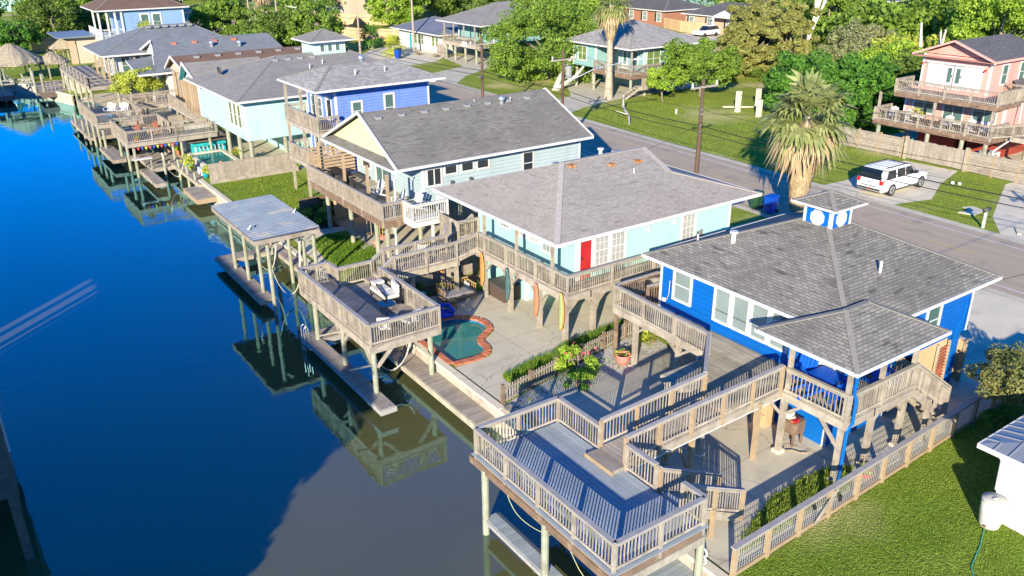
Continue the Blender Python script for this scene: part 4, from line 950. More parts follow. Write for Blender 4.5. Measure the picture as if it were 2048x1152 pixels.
# planting in lot A
bush('oleander', 18.55, 22.35, .95, 1.35, 1500, .085, 'leaf_bright', 'leafy oleander with a few pink blooms leaning on the picket fence', flowers=('flower_pink', 12))
bush('hibiscus', 17.9, 21.7, .6, .6, 600, .07, 'leaf_dark', 'low dark shrub with one red bloom at the concrete edge', flowers=('flower_pink', 5))
def spiky(name, x, y, r, n, mat, label, z=0, w=.03):
    t = thing(name, (x, y, z), label, 'plant'); m = MB()
    for i in range(n):
        a = random.uniform(0, 6.28); e = random.uniform(.3, 1.3); L = r*random.uniform(.7, 1.15); s = Vector((-math.sin(a), math.cos(a), 0))*w
        p = Vector((x, y, z+.05)); q = p+Vector((math.cos(a)*math.cos(e), math.sin(a)*math.cos(e), math.sin(e)))*L*.6; o = q+Vector((math.cos(a)*L*.45, math.sin(a)*L*.45, -L*.12*random.random()+.05))
        m.face([p-s, p+s, q+s, q-s]); m.face([q-s, q+s, o])
    m.build('leaves', mat, t); return t
spiky('yucca', 22.5, 22.9, .85, 90, 'leaf_yellow', 'spiky yellow green clump under the blue walkway')
def pot(x, y, r, h, mat, label, plant='leaf_bright', n=120, ph=.3, z=0, leaf=.07):
    t = thing('plant_pot', (x, y, z), label, 'plant pot')
    m = MB(); m.loft([[(x+math.cos(a*.4488)*rr, y+math.sin(a*.4488)*rr, z+zz) for a in range(14)] for zz, rr in ((0, r*.62), (h*.5, r*.95), (h*.9, r), (h, r*1.08), (h, r*.92), (h*.8, r*.88))]); m.build('pot', mat, t, True)
    MB().cyl(x, y, z+h*.55, z+h*.82, r*.86).build('soil', 'soil', t)
    if n: crown(t, (x, y, z+h+ph*.4), (r*1.2, r*1.2, ph), n, leaf, plant, 8, .5, 'foliage', .2)
    return t
pot(20.55, 22.1, .3, .42, 'pink_pot', 'round coral pink pot on the gravel behind the walkway post', n=30, ph=.12)
pot(21.75, 11.95, .24, .2, 'red_pot', 'shallow red bowl with green plant beside the wire mesh fence', n=60, ph=.12)
pot(24.0, 12.0, .2, .25, 'terracotta', 'small terracotta pot among white gravel by the fence', n=20, ph=.1)
tag(MB().prism([(15.05, 20.3), (15.35, 20.1), (15.95, 20.4), (15.75, 20.9), (15.2, 20.8)], .02, .32).build('plastic_tub', 'vinyl_white'), 'crumpled pale plastic tub on the gravel behind the big deck corner', 'tub')
tag(MB().box(14.6, 21.0, -.45, 14.95, 21.9, .16).build('dock_step', 'wood_gray'), 'square wooden step at the seawall end of the picket fence', 'step')
tree('flowering_tree', 28.7, 10.7, 3.1, 2.2, 1.8, 1.3, 9000, .075, 'leaf_peach', 'small tree with orange tinted leaf tips at the right edge by the wire fence', clusters=60, spread=.2, tr=.1)
bush('shrub', 27.6, 11.0, .7, .9, 700, .08, 'leaf_dark', 'dark shrub under the orange tinted tree')
bush('shrub', 31.8, 10.9, 1.0, 1.3, 1100, .1, 'leaf_peach', 'taller bush right of the orange tinted tree at the picture edge')
# ================================================================ LOT B: mint house
M_ = thing('mint_house', (25, 29, 0), 'pale mint stilt house with gray hip roof and a red door', 'house')
wall(M_, 21.0, 30.4, 25.7, 33.4, 2.25, 4.55, 'mint')
wall(M_, 21.0, 24.8, 29.4, 32.9, 0, 2.2, 'mint', tw=.12)
# roof: hip at the canal end, dutch gable at the road end
ex0, ex1, ey0, ey1, ez, zr, ry = 19.0, 31.0, 24.5, 34.3, 4.68, 6.5, 28.9
m = MB(); A, Bc, Cc, Dd = (ex0, ey0, ez), (ex1, ey0, ez), (ex1, ey1, ez), (ex0, ey1, ez)
P1, P2 = (22.6, ry, zr), (27.5, ry, zr)
fK = .42; K = (27.5, ry-(ry-ey0)*fK, zr-(zr-ez)*fK); K2 = (27.5, ry+(ey1-ry)*fK, zr-(zr-ez)*fK)
roof_faces(m, (A, Bc, K, P2, P1)); roof_faces(m, (Cc, Dd, P1, P2, K2)); roof_faces(m, (Dd, A, P1)); roof_faces(m, (Bc, Cc, K2, K))
r = m.build('roof', 'roof_mint', M_)
m = MB(); m.face([K, K2, P2]); m.build('gable', 'mint', r)
m = MB(); fascia(m, ex0, ex1, ey0, ey1, ez, .14); m.box(ex0+.01, ey0+.01, ez-.14, ex1-.01, ey1-.01, ez-.12); m.build('fascia', 'white', r)
m = MB()
for a, b2 in ((A, P1), (P1, P2), (Bc, K), (P2, K)): m.bar(a, b2, .24, .03)
m.build('ridge_cap', 'cap_pale', r)
for x, y in ((22.9, 28.6), (24.9, 28.2), (26.4, 28.1)):
    roof_vent(M_, x, y, zr-(ry-y)*.41, 'rust')
roof_vent(M_, 25.2, 29.3, 6.35, 'cap'); roof_vent(M_, 25.6, 27.4, 5.85, 'pipe', .8); roof_vent(M_, 22.9, 29.6, 6.2, 'box'); roof_vent(M_, 26.2, 29.3, 6.35, 'box')
window(M_, 's', 25.7, 22.0, 22.72, 2.75, 4.05, 'glass_white', grid=(3, 4)); window(M_, 's', 25.7, 22.92, 23.64, 2.75, 4.05, 'glass_white', grid=(3, 4))
window(M_, 's', 25.7, 27.2, 27.95, 2.75, 4.0, 'glass_white', grid=(3, 4))
door(M_, 's', 25.7, 21.15, 21.75, 2.27, 4.1, 'red_door', label='red front door')
MB().box(22.35-.35, 25.6, 2.5, 22.0-.12, 25.7, 4.4).build('wall_trim', 'white', M_) if False else None
for a, b2, z0, z1, g in ((31.4, 30.75, 3.25, 3.85, 'glass_green'), (30.1, 29.4, 3.2, 3.85, 'glass_white'), (29.1, 28.45, 3.2, 3.85, 'glass_white'), (28.1, 27.35, 3.0, 3.85, 'glass_blind')):
    window(M_, 'w', 21.0, b2, a, z0, z1, g, bars='', grid=(3, 3), tw=.09)
window(M_, 'w', 21.0, 30.4, 30.9, 1.2, 1.6, 'glass_dark', bars='', tw=.06)
for x in (25.0, 26.6): m = MB(); m.loft([[(x+math.cos(a*.785)*rr, 25.62+math.sin(a*.785)*rr-.0, zz) for a in range(8)] for zz, rr in ((3.95, .04), (3.85, .05), (3.76, .12))]); m.build('wall_lamp', 'white', M_)
DK = thing('house_deck', (20.3, 27, 0), 'weathered gray railed balcony wrapping two sides of the mint house', 'deck')
floor(DK, 19.75, 20.98, 24.75, 33.3, 2.2, 'y', 'wood_floor', .14, 'wood_gray', .28)
floor(DK, 21.0, 28.4, 24.75, 25.68, 2.2, 'x', 'wood_floor', .14, 'wood_gray', .28)
kk = dict(gap=.112, every=2.2, capw=.14, cap='wood_cap', low=-.3, mat='wood_gray')
rail(DK, (19.75, 31.45, 2.2), (19.75, 24.75, 2.2), **kk)
rail(DK, (19.75, 24.75, 2.2), (27.0, 24.75, 2.2), ends=(False, True), **kk)
rail(DK, (27.0, 24.75, 2.2), (28.4, 25.6, 2.2), ends=(False, True), **kk)
rail(DK, (19.75, 33.3, 2.2), (20.9, 33.3, 2.2), **kk)
for y in (31.0, 28.4, 25.8): post(DK, 19.78, y, 2.2, 4.55, .12, 'wood_gray')
for x, y in ((19.75, 30.95), (19.75, 28.85), (19.8, 26.7), (19.85, 24.95), (21.35, 24.95), (23.5, 25.5), (23.6, 27.9), (26.9, 25.2), (29.6, 26.4)): post(DK, x, y, 0, 1.95, .19, 'wood_gray')
for x, y, sx, sy in ((19.75, 30.9, 0, -1), (19.75, 28.8, 0, -1), (19.75, 28.9, 0, 1), (19.8, 26.65, 0, -1), (19.8, 26.8, 0, 1), (19.85, 25.0, 0, 1), (19.9, 24.9, 1, 0), (21.3, 24.9, -1, 0), (21.4, 24.9, 1, 0)):
    brace(DK, (x, y, 1.35), (x+sx*.6, y+sy*.6, 1.93), .1)
# surfboards hung on the posts
def surfboard(x, y, z0, L, w, mat, label, inlay=None, lean=0):
    t = thing('surfboard', (x, y, z0), label, 'surfboard', 'surfboards on the deck posts')
    def ringset(s, off, th):
        rings = []
        for k in range(13):
            f = k/12; zz = z0+L*f; ww = w/2*s*max(.03, math.sin(math.pi*(.04+.92*f))**.55*(1-.12*f)); ox = off-.12*(2*f-1)**2*.35
            rings.append([(x+ox-th, y-ww*.7, zz), (x+ox-th*1.3, y, zz), (x+ox-th, y+ww*.7, zz), (x+ox, y+ww, zz), (x+ox+th, y+ww*.7, zz), (x+ox+th, y-ww*.7, zz), (x+ox, y-ww, zz)])
        return rings
    m = MB(); m.loft(ringset(1, 0, .03)); m.build('body', mat, t, True)
    if inlay: m = MB(); m.loft(ringset(.66, -.022, .022)); m.build('deck_inlay', inlay, t, True)
    m = MB(); m.loft([[(x+.03, y-.01, z0+L*.05), (x+.14, y-.01, z0+L*.05), (x+.03, y-.01, z0+L*.12)], [(x+.03, y+.01, z0+L*.05), (x+.14, y+.01, z0+L*.05), (x+.03, y+.01, z0+L*.12)]]); m.build('fin', 'black', t)
    return t
surfboard(19.58, 30.95, .62, 1.65, .42, 'board_orange', 'long plain orange surfboard on the far corner post of the mint deck')
surfboard(19.58, 28.85, .62, 1.55, .42, 'board_teal', 'dark green and blue surfboard with a painted figure on the second post', 'board_teal')
surfboard(19.60, 26.7, .62, 1.55, .42, 'board_salmon', 'salmon surfboard with worn white nose on the third post')
surfboard(19.62, 24.95, .62, 1.72, .46, 'board_orange', 'orange surfboard with a green centre on the near corner post', 'board_green')
surfboard(18.6, 33.05, .75, 1.1, .34, 'board_orange', 'short orange surfboard on a post under the raised walkway')
# raised sun deck over the slip
MD = thing('boat_deck', (13.2, 29.5, 0), 'raised weathered wooden sun deck with white cushioned sofa over the water', 'deck')
mx0, mx1, my0, my1, mz = 11.65, 14.65, 26.4, 33.45, 1.6
floor(MD, mx0, mx1, my0, 32.4, mz, 'x', 'wood_floor', .14, 'wood_gray', .28)
floor(MD, mx0, 13.1, 32.42, my1, mz, 'x', 'wood_floor', .14, 'wood_gray', .28)
kk = dict(gap=.1, every=2.1, capw=.16, cap='wood_cap', low=-.3, mat='wood_gray')
rail(MD, (mx0, my1, mz), (mx0, my0, mz), bw=.055, **kk)
rail(MD, (mx0, my0, mz), (mx1, my0, mz), ends=(False, True), **kk)
rail(MD, (mx1, my0, mz), (mx1, 31.6, mz), ends=(False, True), **kk)
rail(MD, (mx0, my1, mz), (13.05, my1, mz), ends=(False, True), **kk)
rail(MD, (13.05, my1, mz), (13.05, 32.5, mz), ends=(False, True), **kk)
rail(MD, (13.05, 32.5, mz), (14.7, 32.5, mz), ends=(False, True), **kk)
for x, y in ((11.8, 26.55), (11.8, 29.4), (11.8, 32.3)): post(MD, x, y, -3, mz-.28, .2)
for x, y in ((14.3, 26.6), (14.3, 29.6)): post(MD, x, y, -3, mz-.28, .21)
post(MD, 13.4, 33.3, -3, mz-.28, .2)
for p, q in (((11.8, 26.7, .6), (11.8, 27.4, 1.3)), ((11.9, 26.5, .6), (12.6, 26.5, 1.3)), ((14.2, 26.5, .4), (13.5, 26.5, 1.3)), ((11.8, 29.3, .6), (11.8, 28.6, 1.3)), ((11.8, 29.5, .6), (11.8, 30.2, 1.3)), ((14.2, 29.6, .4), (13.6, 29.6, 1.3))): brace(MD, p, q, .11)
MB().box(14.25, 31.55, mz, 14.7, 32.4, mz+.18).box(14.7, 31.55, mz, 15.1, 32.4, mz+.36).build('step', 'wood_floor', MD)
MB().bar((11.75, 26.5, .75), (10.85, 26.7, .72), .05, .05).bar((11.75, 29.4, 1.05), (10.85, 29.6, 1.0), .05, .05).build('boom', 'wood_floor_tan', MD)
# low docks
t = thing('low_dock', (11.7, 29.5, -.5), 'narrow plank dock at water level outside the posts of the sun deck', 'dock')
floor(t, 11.35, 11.95, 25.25, 33.2, -.5, 'y', 'wood_floor', .15, 'wood_cap', .2); floor(t, 11.97, 14.5, 32.2, 33.2, -.5, 'x', 'wood_floor', .15, 'wood_cap', .2, name='landing')
t = thing('dock_ladder', (11.3, 32.6, -.5), 'curved metal swim ladder at the far end of the outer dock', 'ladder')
for dy in (0, .32): MB().tube([(11.45, 32.5+dy, -.5), (11.45, 32.5+dy, .05), (11.36, 32.5+dy, .14), (11.25, 32.5+dy, .05), (11.22, 32.5+dy, -1.4)], .02, 6).build('side_rail', 'steel', t)
m = MB()
for k in range(3): m.bar((11.22, 32.5, -.7-.25*k), (11.22, 32.82, -.7-.25*k), .05, .03)
m.build('rungs', 'steel', t)
t = thing('low_dock', (14.2, 27, -.5), 'broad plank dock along the pale seawall under the brick edged pool', 'dock')
floor(t, 13.72, 14.6, 22.35, 31.9, -.5, 'x', 'wood_floor', .15, 'wood_floor_tan', .24)
strap('boat_lift_strap', [(12.0, 27.2, 1.1), (12.4, 27.3, .2), (13.0, 27.4, -.25), (13.7, 27.6, .1), (14.2, 27.9, 1.1)], .09, 'strap', 'pale white sling hanging across the boat slip below the sun deck')
# walkway to the balcony
WK = thing('walkway', (17.2, 31.8, 0), 'raised wooden walkway linking the sun deck to the mint balcony', 'walkway')
floor(WK, 15.1, 18.6, 31.45, 32.45, 2.0, 'x', 'wood_floor', .14, 'wood_floor_tan', .26)
rail(WK, (14.75, 31.4, 1.65), (15.3, 31.4, 2.0), gap=.11, cap='wood_cap', low=-.2, every=2)
rail(WK, (15.3, 31.4, 2.0), (18.5, 31.4, 2.0), gap=.11, cap='wood_cap', low=-.3, every=1.7, ends=(False, True))
rail(WK, (18.5, 31.4, 2.0), (19.7, 31.45, 2.2), gap=.11, cap='wood_cap', low=-.3, every=1.7, ends=(False, True))
rail(WK, (14.75, 32.5, 1.65), (15.3, 32.5, 2.0), gap=.11, cap='wood_cap', low=-.2, every=2)
rail(WK, (15.3, 32.5, 2.0), (18.6, 32.5, 2.0), gap=.11, cap='wood_cap', low=-.3, every=1.7, ends=(False, True))
rail(WK, (18.6, 32.5, 2.0), (19.2, 33.6, 2.2), gap=.11, cap='wood_cap', low=-.3, every=1.7, ends=(False, True))
stairs(WK, (18.62, 31.95, 2.1), (19.7, 31.95, 2.25), .95, 3, 'wood_floor')
for x, y in ((16.2, 31.5), (18.5, 31.5), (18.65, 33.1), (16.2, 32.4), (18.6, 32.4)): post(WK, x, y, 0, 1.8, .16, 'wood_gray')
t = thing('boundary_fence', (18, 33.9, 0), 'dark weathered board fence in the shade under the walkway', 'fence')
m = MB(); x = 15.0
while x < 21: m.box(x, 33.72, .05, x+.13, 33.75, 1.15+random.uniform(-.02, .02)); x += .145
m.build('boards', 'wood_fence', t); MB().box(15, 33.75, .25, 21, 33.8, .33).box(15, 33.75, .95, 21, 33.8, 1.03).build('fence_rail', 'wood_gray', t)
t = thing('stair_screen', (21.2, 34.5, 0), 'tall slatted timber screen and stair between the gray roofed house and the mint house', 'stairs')
m = MB(); y = 33.6
while y < 35.6: m.box(20.05, y, .3, 20.09, y+.1, 2.9); y += .14
m.build('slats', 'wood_gray', t); stairs(t, (21.3, 35.2, 2.3), (19.3, 34.6, .2), .9, 9, 'wood_brown')
rail(t, (20.95, 33.9, 2.2), (19.3, 33.75, 1.2), gap=.11, every=1.2, low=-.4)
# sun deck furniture
t = thing('outdoor_sofa', (14.0, 29.9, mz), 'two seat outdoor sofa with cream cushions on the weathered sun deck', 'sofa')
MB().box(13.75, 29.2, mz+.28, 14.45, 30.75, mz+.34).build('frame', 'black', t)
m = MB(); m.tube([(13.72, 29.2, mz+.55), (13.95, 30.6, mz+.62), (14.1, 30.85, mz+.66), (14.45, 30.85, mz+.68), (14.55, 30.0, mz+.68), (14.55, 29.2, mz+.62)], .035, 7); m.build('back_rail', 'black', t)
for x, y in ((13.75, 29.22), (14.5, 29.22), (13.8, 30.8), (14.52, 30.8)): MB().box(x-.025, y-.025, mz, x+.025, y+.025, mz+.6).build('leg', 'black', t)
for y in (29.25, 30.0): MB().box(13.72, y, mz+.34, 14.4, y+.72, mz+.5).build('seat_cushion', 'cushion', t, bevel=.04)
MB().bar((14.35, 29.3, mz+.68), (14.45, 29.95, mz+.72), .16, .4).build('back_cushion', 'cushion', t, bevel=.03); MB().bar((13.85, 30.66, mz+.6), (14.35, 30.7, mz+.62), .35, .14).build('back_cushion', 'cushion', t, bevel=.03)
t = thing('coffee_table', (13.55, 28.9, mz), 'round blue glass topped table in front of the cream cushioned sofa', 'table')
MB().cyl(13.6, 28.85, mz+.4, mz+.42, .38, n=24).build('tabletop', 'car_glass', t)
for a in range(3): MB().bar((13.6+.3*math.cos(a*2.1), 28.85+.3*math.sin(a*2.1), mz), (13.6+.25*math.cos(a*2.1), 28.85+.25*math.sin(a*2.1), mz+.4), .02, .02).build('leg', 'black', t)
def lounge_chair(x, y, rz, label):
    t = thing('lounge_chair', (0, 0, 0), label, 'chair', 'cushioned chairs on the sun deck')
    for sx in (-1, 1):
        MB().tube([(sx*.3, -.3, 0), (sx*.3, -.3, .55), (sx*.3, .28, .58), (sx*.3, .3, 0)], .02, 6).build('side_frame', 'black', t)
    MB().box(-.28, -.28, .28, .28, .28, .4).build('seat_cushion', 'cushion', t, bevel=.04); MB().bar((-.26, .3, .62), (.26, .3, .62), .12, .42).build('back_cushion', 'cushion', t, bevel=.03)
    settle(t, (x, y, mz), rz)
lounge_chair(12.6, 27.1, R(150), 'dark framed chair with white cushion behind the near rail of the sun deck')
lounge_chair(13.7, 27.0, R(200), 'dark framed chair with white cushion nearest the pool corner of the sun deck')
t = thing('side_table', (12.9, 27.6, mz), 'oval dark wire side table between the two cushioned chairs', 'table')
MB().cyl(13.2, 27.45, mz+.38, mz+.40, .3, n=20).build('tabletop', 'mid_grey', t); MB().cyl(13.2, 27.45, mz, mz+.38, .03).build('leg', 'black', t)
# patio things
t = thing('daybed', (18.4, 31.4, 0), 'teak daybed with gray mattress standing on the patio by the planting bed', 'daybed')
MB().box(17.55, 31.0, .25, 19.25, 31.75, .33).build('frame', 'teak', t); MB().box(17.6, 31.03, .33, 19.2, 31.7, .45).build('mattress', 'cushion_grey', t, bevel=.03)
m = MB()
for i in range(12): m.box(17.57+i*.15, 31.74, .33, 17.6+i*.15, 31.77, .85)
m.box(17.55, 31.73, .85, 19.25, 31.78, .9); m.build('backrest', 'teak', t)
for x in (17.56, 19.24):
    m = MB()
    for i in range(5): m.box(x-.015, 31.02+i*.16, .33, x+.015, 31.05+i*.16, .75)
    m.box(x-.02, 31.0, .75, x+.02, 31.77, .79); m.build('armrest', 'teak', t)
for x in (17.58, 19.22):
    for y in (31.03, 31.73): MB().box(x-.03, y-.03, 0, x+.03, y+.03, .3).build('leg', 'teak', t)
MB().bar((17.75, 31.3, .52), (17.8, 31.65, .6), .1, .32).build('pillow', 'cushion_grey', t, bevel=.03); MB().bar((19.05, 31.3, .55), (19.0, 31.65, .62), .1, .35).build('pillow', 'cushion_grey', t, bevel=.03)
t = thing('stool', (17.7, 30.65, 0), 'small teak side table beside the daybed', 'table')
MB().box(17.5, 30.5, .42, 17.9, 30.85, .46).build('tabletop', 'teak', t); MB().box(17.52, 30.52, .15, 17.88, 30.83, .17).build('shelf', 'teak', t)
for x in (17.53, 17.87):
    for y in (30.53, 30.82): MB().box(x-.02, y-.02, 0, x+.02, y+.02, .42).build('leg', 'teak', t)
t = thing('pool_float', (17.2, 30.35, 0), 'bright blue inflatable lounger lying on the patio at the pool edge', 'float')
m = MB()
for i in range(4): m.tube([(16.5, 30.0+i*.17, .12), (17.3, 29.85+i*.17, .12)], .095, 10)
m.build('mattress', 'royal_blue', t, True); MB().tube([(17.3, 29.85, .28), (17.4, 30.4, .38), (16.95, 30.65, .38), (16.9, 30.3, .3)], .09, 10).build('headrest', 'royal_blue', t, True)
t = thing('deck_box', (20.45, 30.55, 0), 'large dark brown storage box against the mint wall under the balcony', 'box')
MB().box(20.0, 29.75, 0, 20.95, 31.2, .66).build('body', 'wicker', t, bevel=.015); MB().box(19.97, 29.72, .66, 20.97, 31.23, .71).build('lid', 'dark_grey', t, bevel=.01)
t = thing('beach_chair', (16.4, 31.3, 0), 'folding chair with turquoise towel behind the corner of the sun deck', 'chair')
MB().bar((16.3, 31.15, .35), (16.45, 31.3, .95), .5, .04).build('backrest', 'teal_trim', t); MB().box(15.9, 30.9, .3, 16.35, 31.35, .35).build('seat', 'cushion', t)
for x, y in ((15.95, 30.95), (16.35, 30.95), (15.95, 31.3), (16.35, 31.3)): MB().box(x-.015, y-.015, 0, x+.015, y+.015, .3).build('leg', 'steel', t)
bush('shrub', 19.3, 32.3, .5, .5, 500, .09, 'leaf_yellow', 'yellow green shrub in the bed behind the teak daybed'); bush('shrub', 20.3, 32.1, .55, .55, 600, .08, 'leaf_bright', 'leafy green plant in the bed beside the dark storage box')
bush('shrub', 17.3, 33.0, .55, .5, 400, .09, 'leaf_dark', 'dark plants in the shaded bed near the sun deck stairs')
bush('shrub', 18.2, 32.6, .35, .4, 250, .08, 'leaf_dark', 'small dark plant in the middle of the shaded bed')
# ================================================================ LOT C: gray roofed house with cream gable
Gh = thing('gray_gable_house', (25, 42, 0), 'pale blue stilt house with long gray shingle roof and cream gable', 'house')
gy0, gy1, gz, gry, grz = 37.6, 46.9, 4.9, 42.3, 7.0
wall(Gh, 20.6, 31.3, 38.25, 46.4, 2.5, 4.8, 'pale_siding')
m = MB(); gx0, gx1 = 18.75, 31.7
roof_faces(m, ((gx0, gy0, gz), (gx1, gy0, gz), (gx1, gry, grz), (gx0+.25, gry, grz))); roof_faces(m, ((gx0, gy1, gz), (gx1, gy1, gz), (gx1, gry, grz), (gx0+.25, gry, grz)))
r = m.build('roof', 'roof_gable', Gh)
m = MB(); m.face([(gx0+.45, gy0+.55, gz+.16), (gx0+.45, gy1-.55, gz+.16), (gx0+.55, gry, grz-.12)][::-1]); m.build('gable', 'cream', Gh)
m = MB(); roof_faces(m, ((gx0-.12, gy0, gz-.06), (gx0-.12, gy1, gz-.06), (gx0+.5, gy1-.55, gz+.2), (gx0+.5, gy0+.55, gz+.2))); m.build('lower_roof', 'roof_gable', r)
for a_, b_, w_ in (((gx0+.02, gy0-.05, gz-.02), (gx0+.25, gry, grz+.02), .1), ((gx0+.02, gy1+.05, gz-.02), (gx0+.25, gry, grz+.02), .1), ((gx1, gy0-.05, gz-.02), (gx1, gry, grz), .06), ((gx1, gy1+.05, gz-.02), (gx1, gry, grz), .06)): MB().bar(a_, b_, w_, .14).build('bargeboard', 'white', r)
m = MB(); m.box(gx0-.1, gy0-.1, gz-.14, gx1, gy0, gz+.0).box(gx0-.16, gy0-.05, gz-.18, gx0-.12, gy1, gz-.04); m.build('gutter', 'white', r)
MB().box(gx0, gy0+.02, gz-.16, gx1, gy1-.02, gz-.14).build('soffit', 'white', r); m = MB(); m.face([(gx1-.35, gy0+.6, 4.8), (gx1-.35, gy1-.6, 4.8), (gx1-.35, gry, grz-.1)]); m.build('gable_back', 'pale_siding', Gh)
m = MB(); m.tube([(gx0+.05, gy0-.12, gz-.2), (gx0-.15, gy0-.05, gz-.45), (gx0-.15, gy0-.05, 3.4), (gx0-.28, gy0-.08, 3.2), (gx0-.28, gy0-.08, .05)], .06, 8); m.build('downspout', 'vinyl_white', Gh)
for i in range(8): x = 19.9+i*1.42; roof_vent(Gh, x, gry-.62, grz-.28, 'box', .9)
roof_vent(Gh, 27.9, 41.5, 6.65, 'turbine'); roof_vent(Gh, 28.6, 41.6, 6.7, 'pipe', .7); roof_vent(Gh, 26.3, 42.0, 6.85, 'pipe', .4); roof_vent(Gh, 28.3, 42.0, 6.85, 'pipe', .4)
for a in (22.35, 23.4, 24.4): window(Gh, 's', 38.25, a-.35, a+.35, 4.02, 4.42, 'glass_dark', bars='', tw=.09)
window(Gh, 's', 38.25, 27.15, 27.8, 3.2, 4.4, 'glass_dark'); window(Gh, 's', 38.25, 20.9, 21.7, 3.55, 4.4, 'glass_dark', bars='v')
window(Gh, 'w', 20.6, 42.2, 43.8, 2.6, 4.4, 'glass_green', bars='v', label='sliding glass door'); window(Gh, 'w', 20.6, 44.6, 45.6, 3.2, 4.4, 'glass_dark')
for x in (22.3, 23.5): MB().box(x, 38.1, 3.4, x+.14, 38.25, 3.6).build('wall_light', 'dark_grey', Gh)
GD = thing('house_deck', (19, 42, 0), 'long brown picket balcony on the canal side of the gray roofed house', 'deck')
floor(GD, 17.55, 20.58, 37.0, 46.6, 2.55, 'x', 'wood_floor_tan', .14, 'wood_brown', .36)
rail(GD, (17.55, 46.6, 2.55), (17.55, 37.0, 2.55), gap=.09, every=2.4, mat='wood_fence', cap='wood_cap', bw=.055, low=-.35)
rail(GD, (17.55, 37.0, 2.55), (18.7, 37.0, 2.55), gap=.1, every=2, mat='wood_fence', ends=(False, True), post='wood_tan')
for y in (46.4, 42.9, 39.9, 37.6): post(GD, 18.2, y, 2.55, 4.75, .13, 'wood_tan')
for x, y in ((17.85, 44.8), (17.75, 41.4), (17.6, 37.9), (17.85, 37.2), (20.3, 44.8), (20.3, 41.4), (20.3, 38.2), (23, 44.8), (23, 38.5), (26, 38.5), (29, 38.5)): post(GD, x, y, 0, 2.25, .24)
m = MB()
for i in range(9): m.box(17.6, 46.55, 2.7+i*.2, 20.5, 46.6, 2.84+i*.2)
m.build('privacy_screen', 'wood_tan', GD)
W2 = thing('white_balcony', (19.9, 36.8, 0), 'small white railed landing at the near corner of the gray roofed house', 'balcony')
floor(W2, 18.75, 20.7, 35.9, 36.95, 2.5, 'x', 'white', .14, 'white', .2)
for a, b2 in (((18.75, 36.95, 2.5), (18.75, 35.9, 2.5)), ((18.75, 35.9, 2.5), (20.7, 35.9, 2.5)), ((20.7, 35.9, 2.5), (20.7, 36.9, 2.5))): rail(W2, a, b2, ends=(a[1] > 36.5, b2[0] > 20), gap=.13, mat='vinyl_white', post='vinyl_white', cap='vinyl_white', every=1.9, h=.95)
for x in (19.9, 20.6): post(W2, x, 36.1, 0, 2.3, .12, 'vinyl_white')
wch = adirondack('vinyl_white', 'white slatted armchair near the middle of the brown balcony of the gray roofed house', 'white balcony chairs')
settle(wch, (19.4, 41.0, 2.55), R(-85))
place(wch, (19.5, 38.6, 2.55), R(-95), 'white slatted armchair second from the near corner of the brown balcony', 'white balcony chairs')
place(wch, (19.9, 37.6, 2.55), R(-80), 'white slatted armchair at the near corner of the brown balcony by the white landing', 'white balcony chairs')
t = thing('bar_table', (18.6, 43.8, 2.55), 'dark high table with stools on the far end of the brown balcony', 'table')
MB().box(18.2, 43.0, 3.4, 18.8, 45.4, 3.45).build('tabletop', 'black', t)
for y in (43.2, 45.2): MB().box(18.45, y, 2.55, 18.55, y+.08, 3.4).build('leg', 'black', t)
for y in (43.4, 44.1, 44.8): MB().cyl(18.95, y, 3.15, 3.2, .16).cyl(18.95, y, 2.55, 3.15, .025).build('stool', 'black', t)
# under the house
t = thing('swing', (18.3, 41.0, 0), 'rope swing with plank seat hanging under the brown balcony', 'swing')
for y in (40.8, 41.3): MB().tube([(18.6, y, 2.2), (18.6, y, .55)], .012, 5).build('rope', 'strap', t)
MB().box(18.45, 40.7, .52, 18.7, 41.4, .56).build('seat', 'wood_brown', t)
t = thing('swing', (18.6, 40.1, 0), 'toddler swing with yellow ropes under the brown balcony', 'swing')
for y in (40.0, 40.35): MB().tube([(18.9, y, 2.2), (18.9, y, .6)], .014, 5).build('rope', 'sign_yellow', t)
MB().box(18.75, 39.95, .45, 19.05, 40.4, .62).build('seat', 'pink_pot', t, bevel=.05)
tag(MB().tube([(18.5, 40.35, .16), (18.52, 40.35, .17), (18.75, 40.3, .17)], [.1, .17, .1], 10).build('ball', 'pink_pot', smooth=True), 'pink and white patterned ball on the slab under the balcony', 'ball')
t = thing('kettle_grill', (20.4, 42.6, 0), 'round black kettle grill under the gray roofed house', 'grill')
m = MB(); m.loft([[(20.4+math.cos(a*.5236)*rr, 42.6+math.sin(a*.5236)*rr, zz) for a in range(12)] for zz, rr in ((.6, .12), (.75, .27), (.88, .3), (1.02, .25), (1.12, .08))]); m.build('kettle', 'black', t, True)
for a in range(3): MB().bar((20.4+.2*math.cos(a*2.1), 42.6+.2*math.sin(a*2.1), .7), (20.4+.35*math.cos(a*2.1), 42.6+.35*math.sin(a*2.1), 0), .03, .03).build('leg', 'steel', t)
t = thing('plank_wall', (22, 45.9, 0), 'tan vertical board wall at the back of the slab under the gray roofed house', 'fence')
m = MB(); x = 18.6
while x < 27: m.box(x, 45.8, 0, x+.19, 45.85, 2.15); x += .2
m.build('boards', 'wood_cedar', t); MB().box(18.6, 45.85, .3, 27, 45.9, .4).build('fence_rail', 'wood_tan', t)
t = thing('board_fence', (18.3, 47.1, 0), 'shaded brown board fence behind the dark shrub by the stilt post', 'fence')
m = MB(); x = 16.9
while x < 20.1: m.box(x, 47.0, 0, x+.14, 47.04, 1.35); x += .15
m.build('boards', 'wood_brown', t); MB().box(16.9, 47.04, .9, 20.1, 47.08, 1.0).build('fence_rail', 'wood_gray', t)
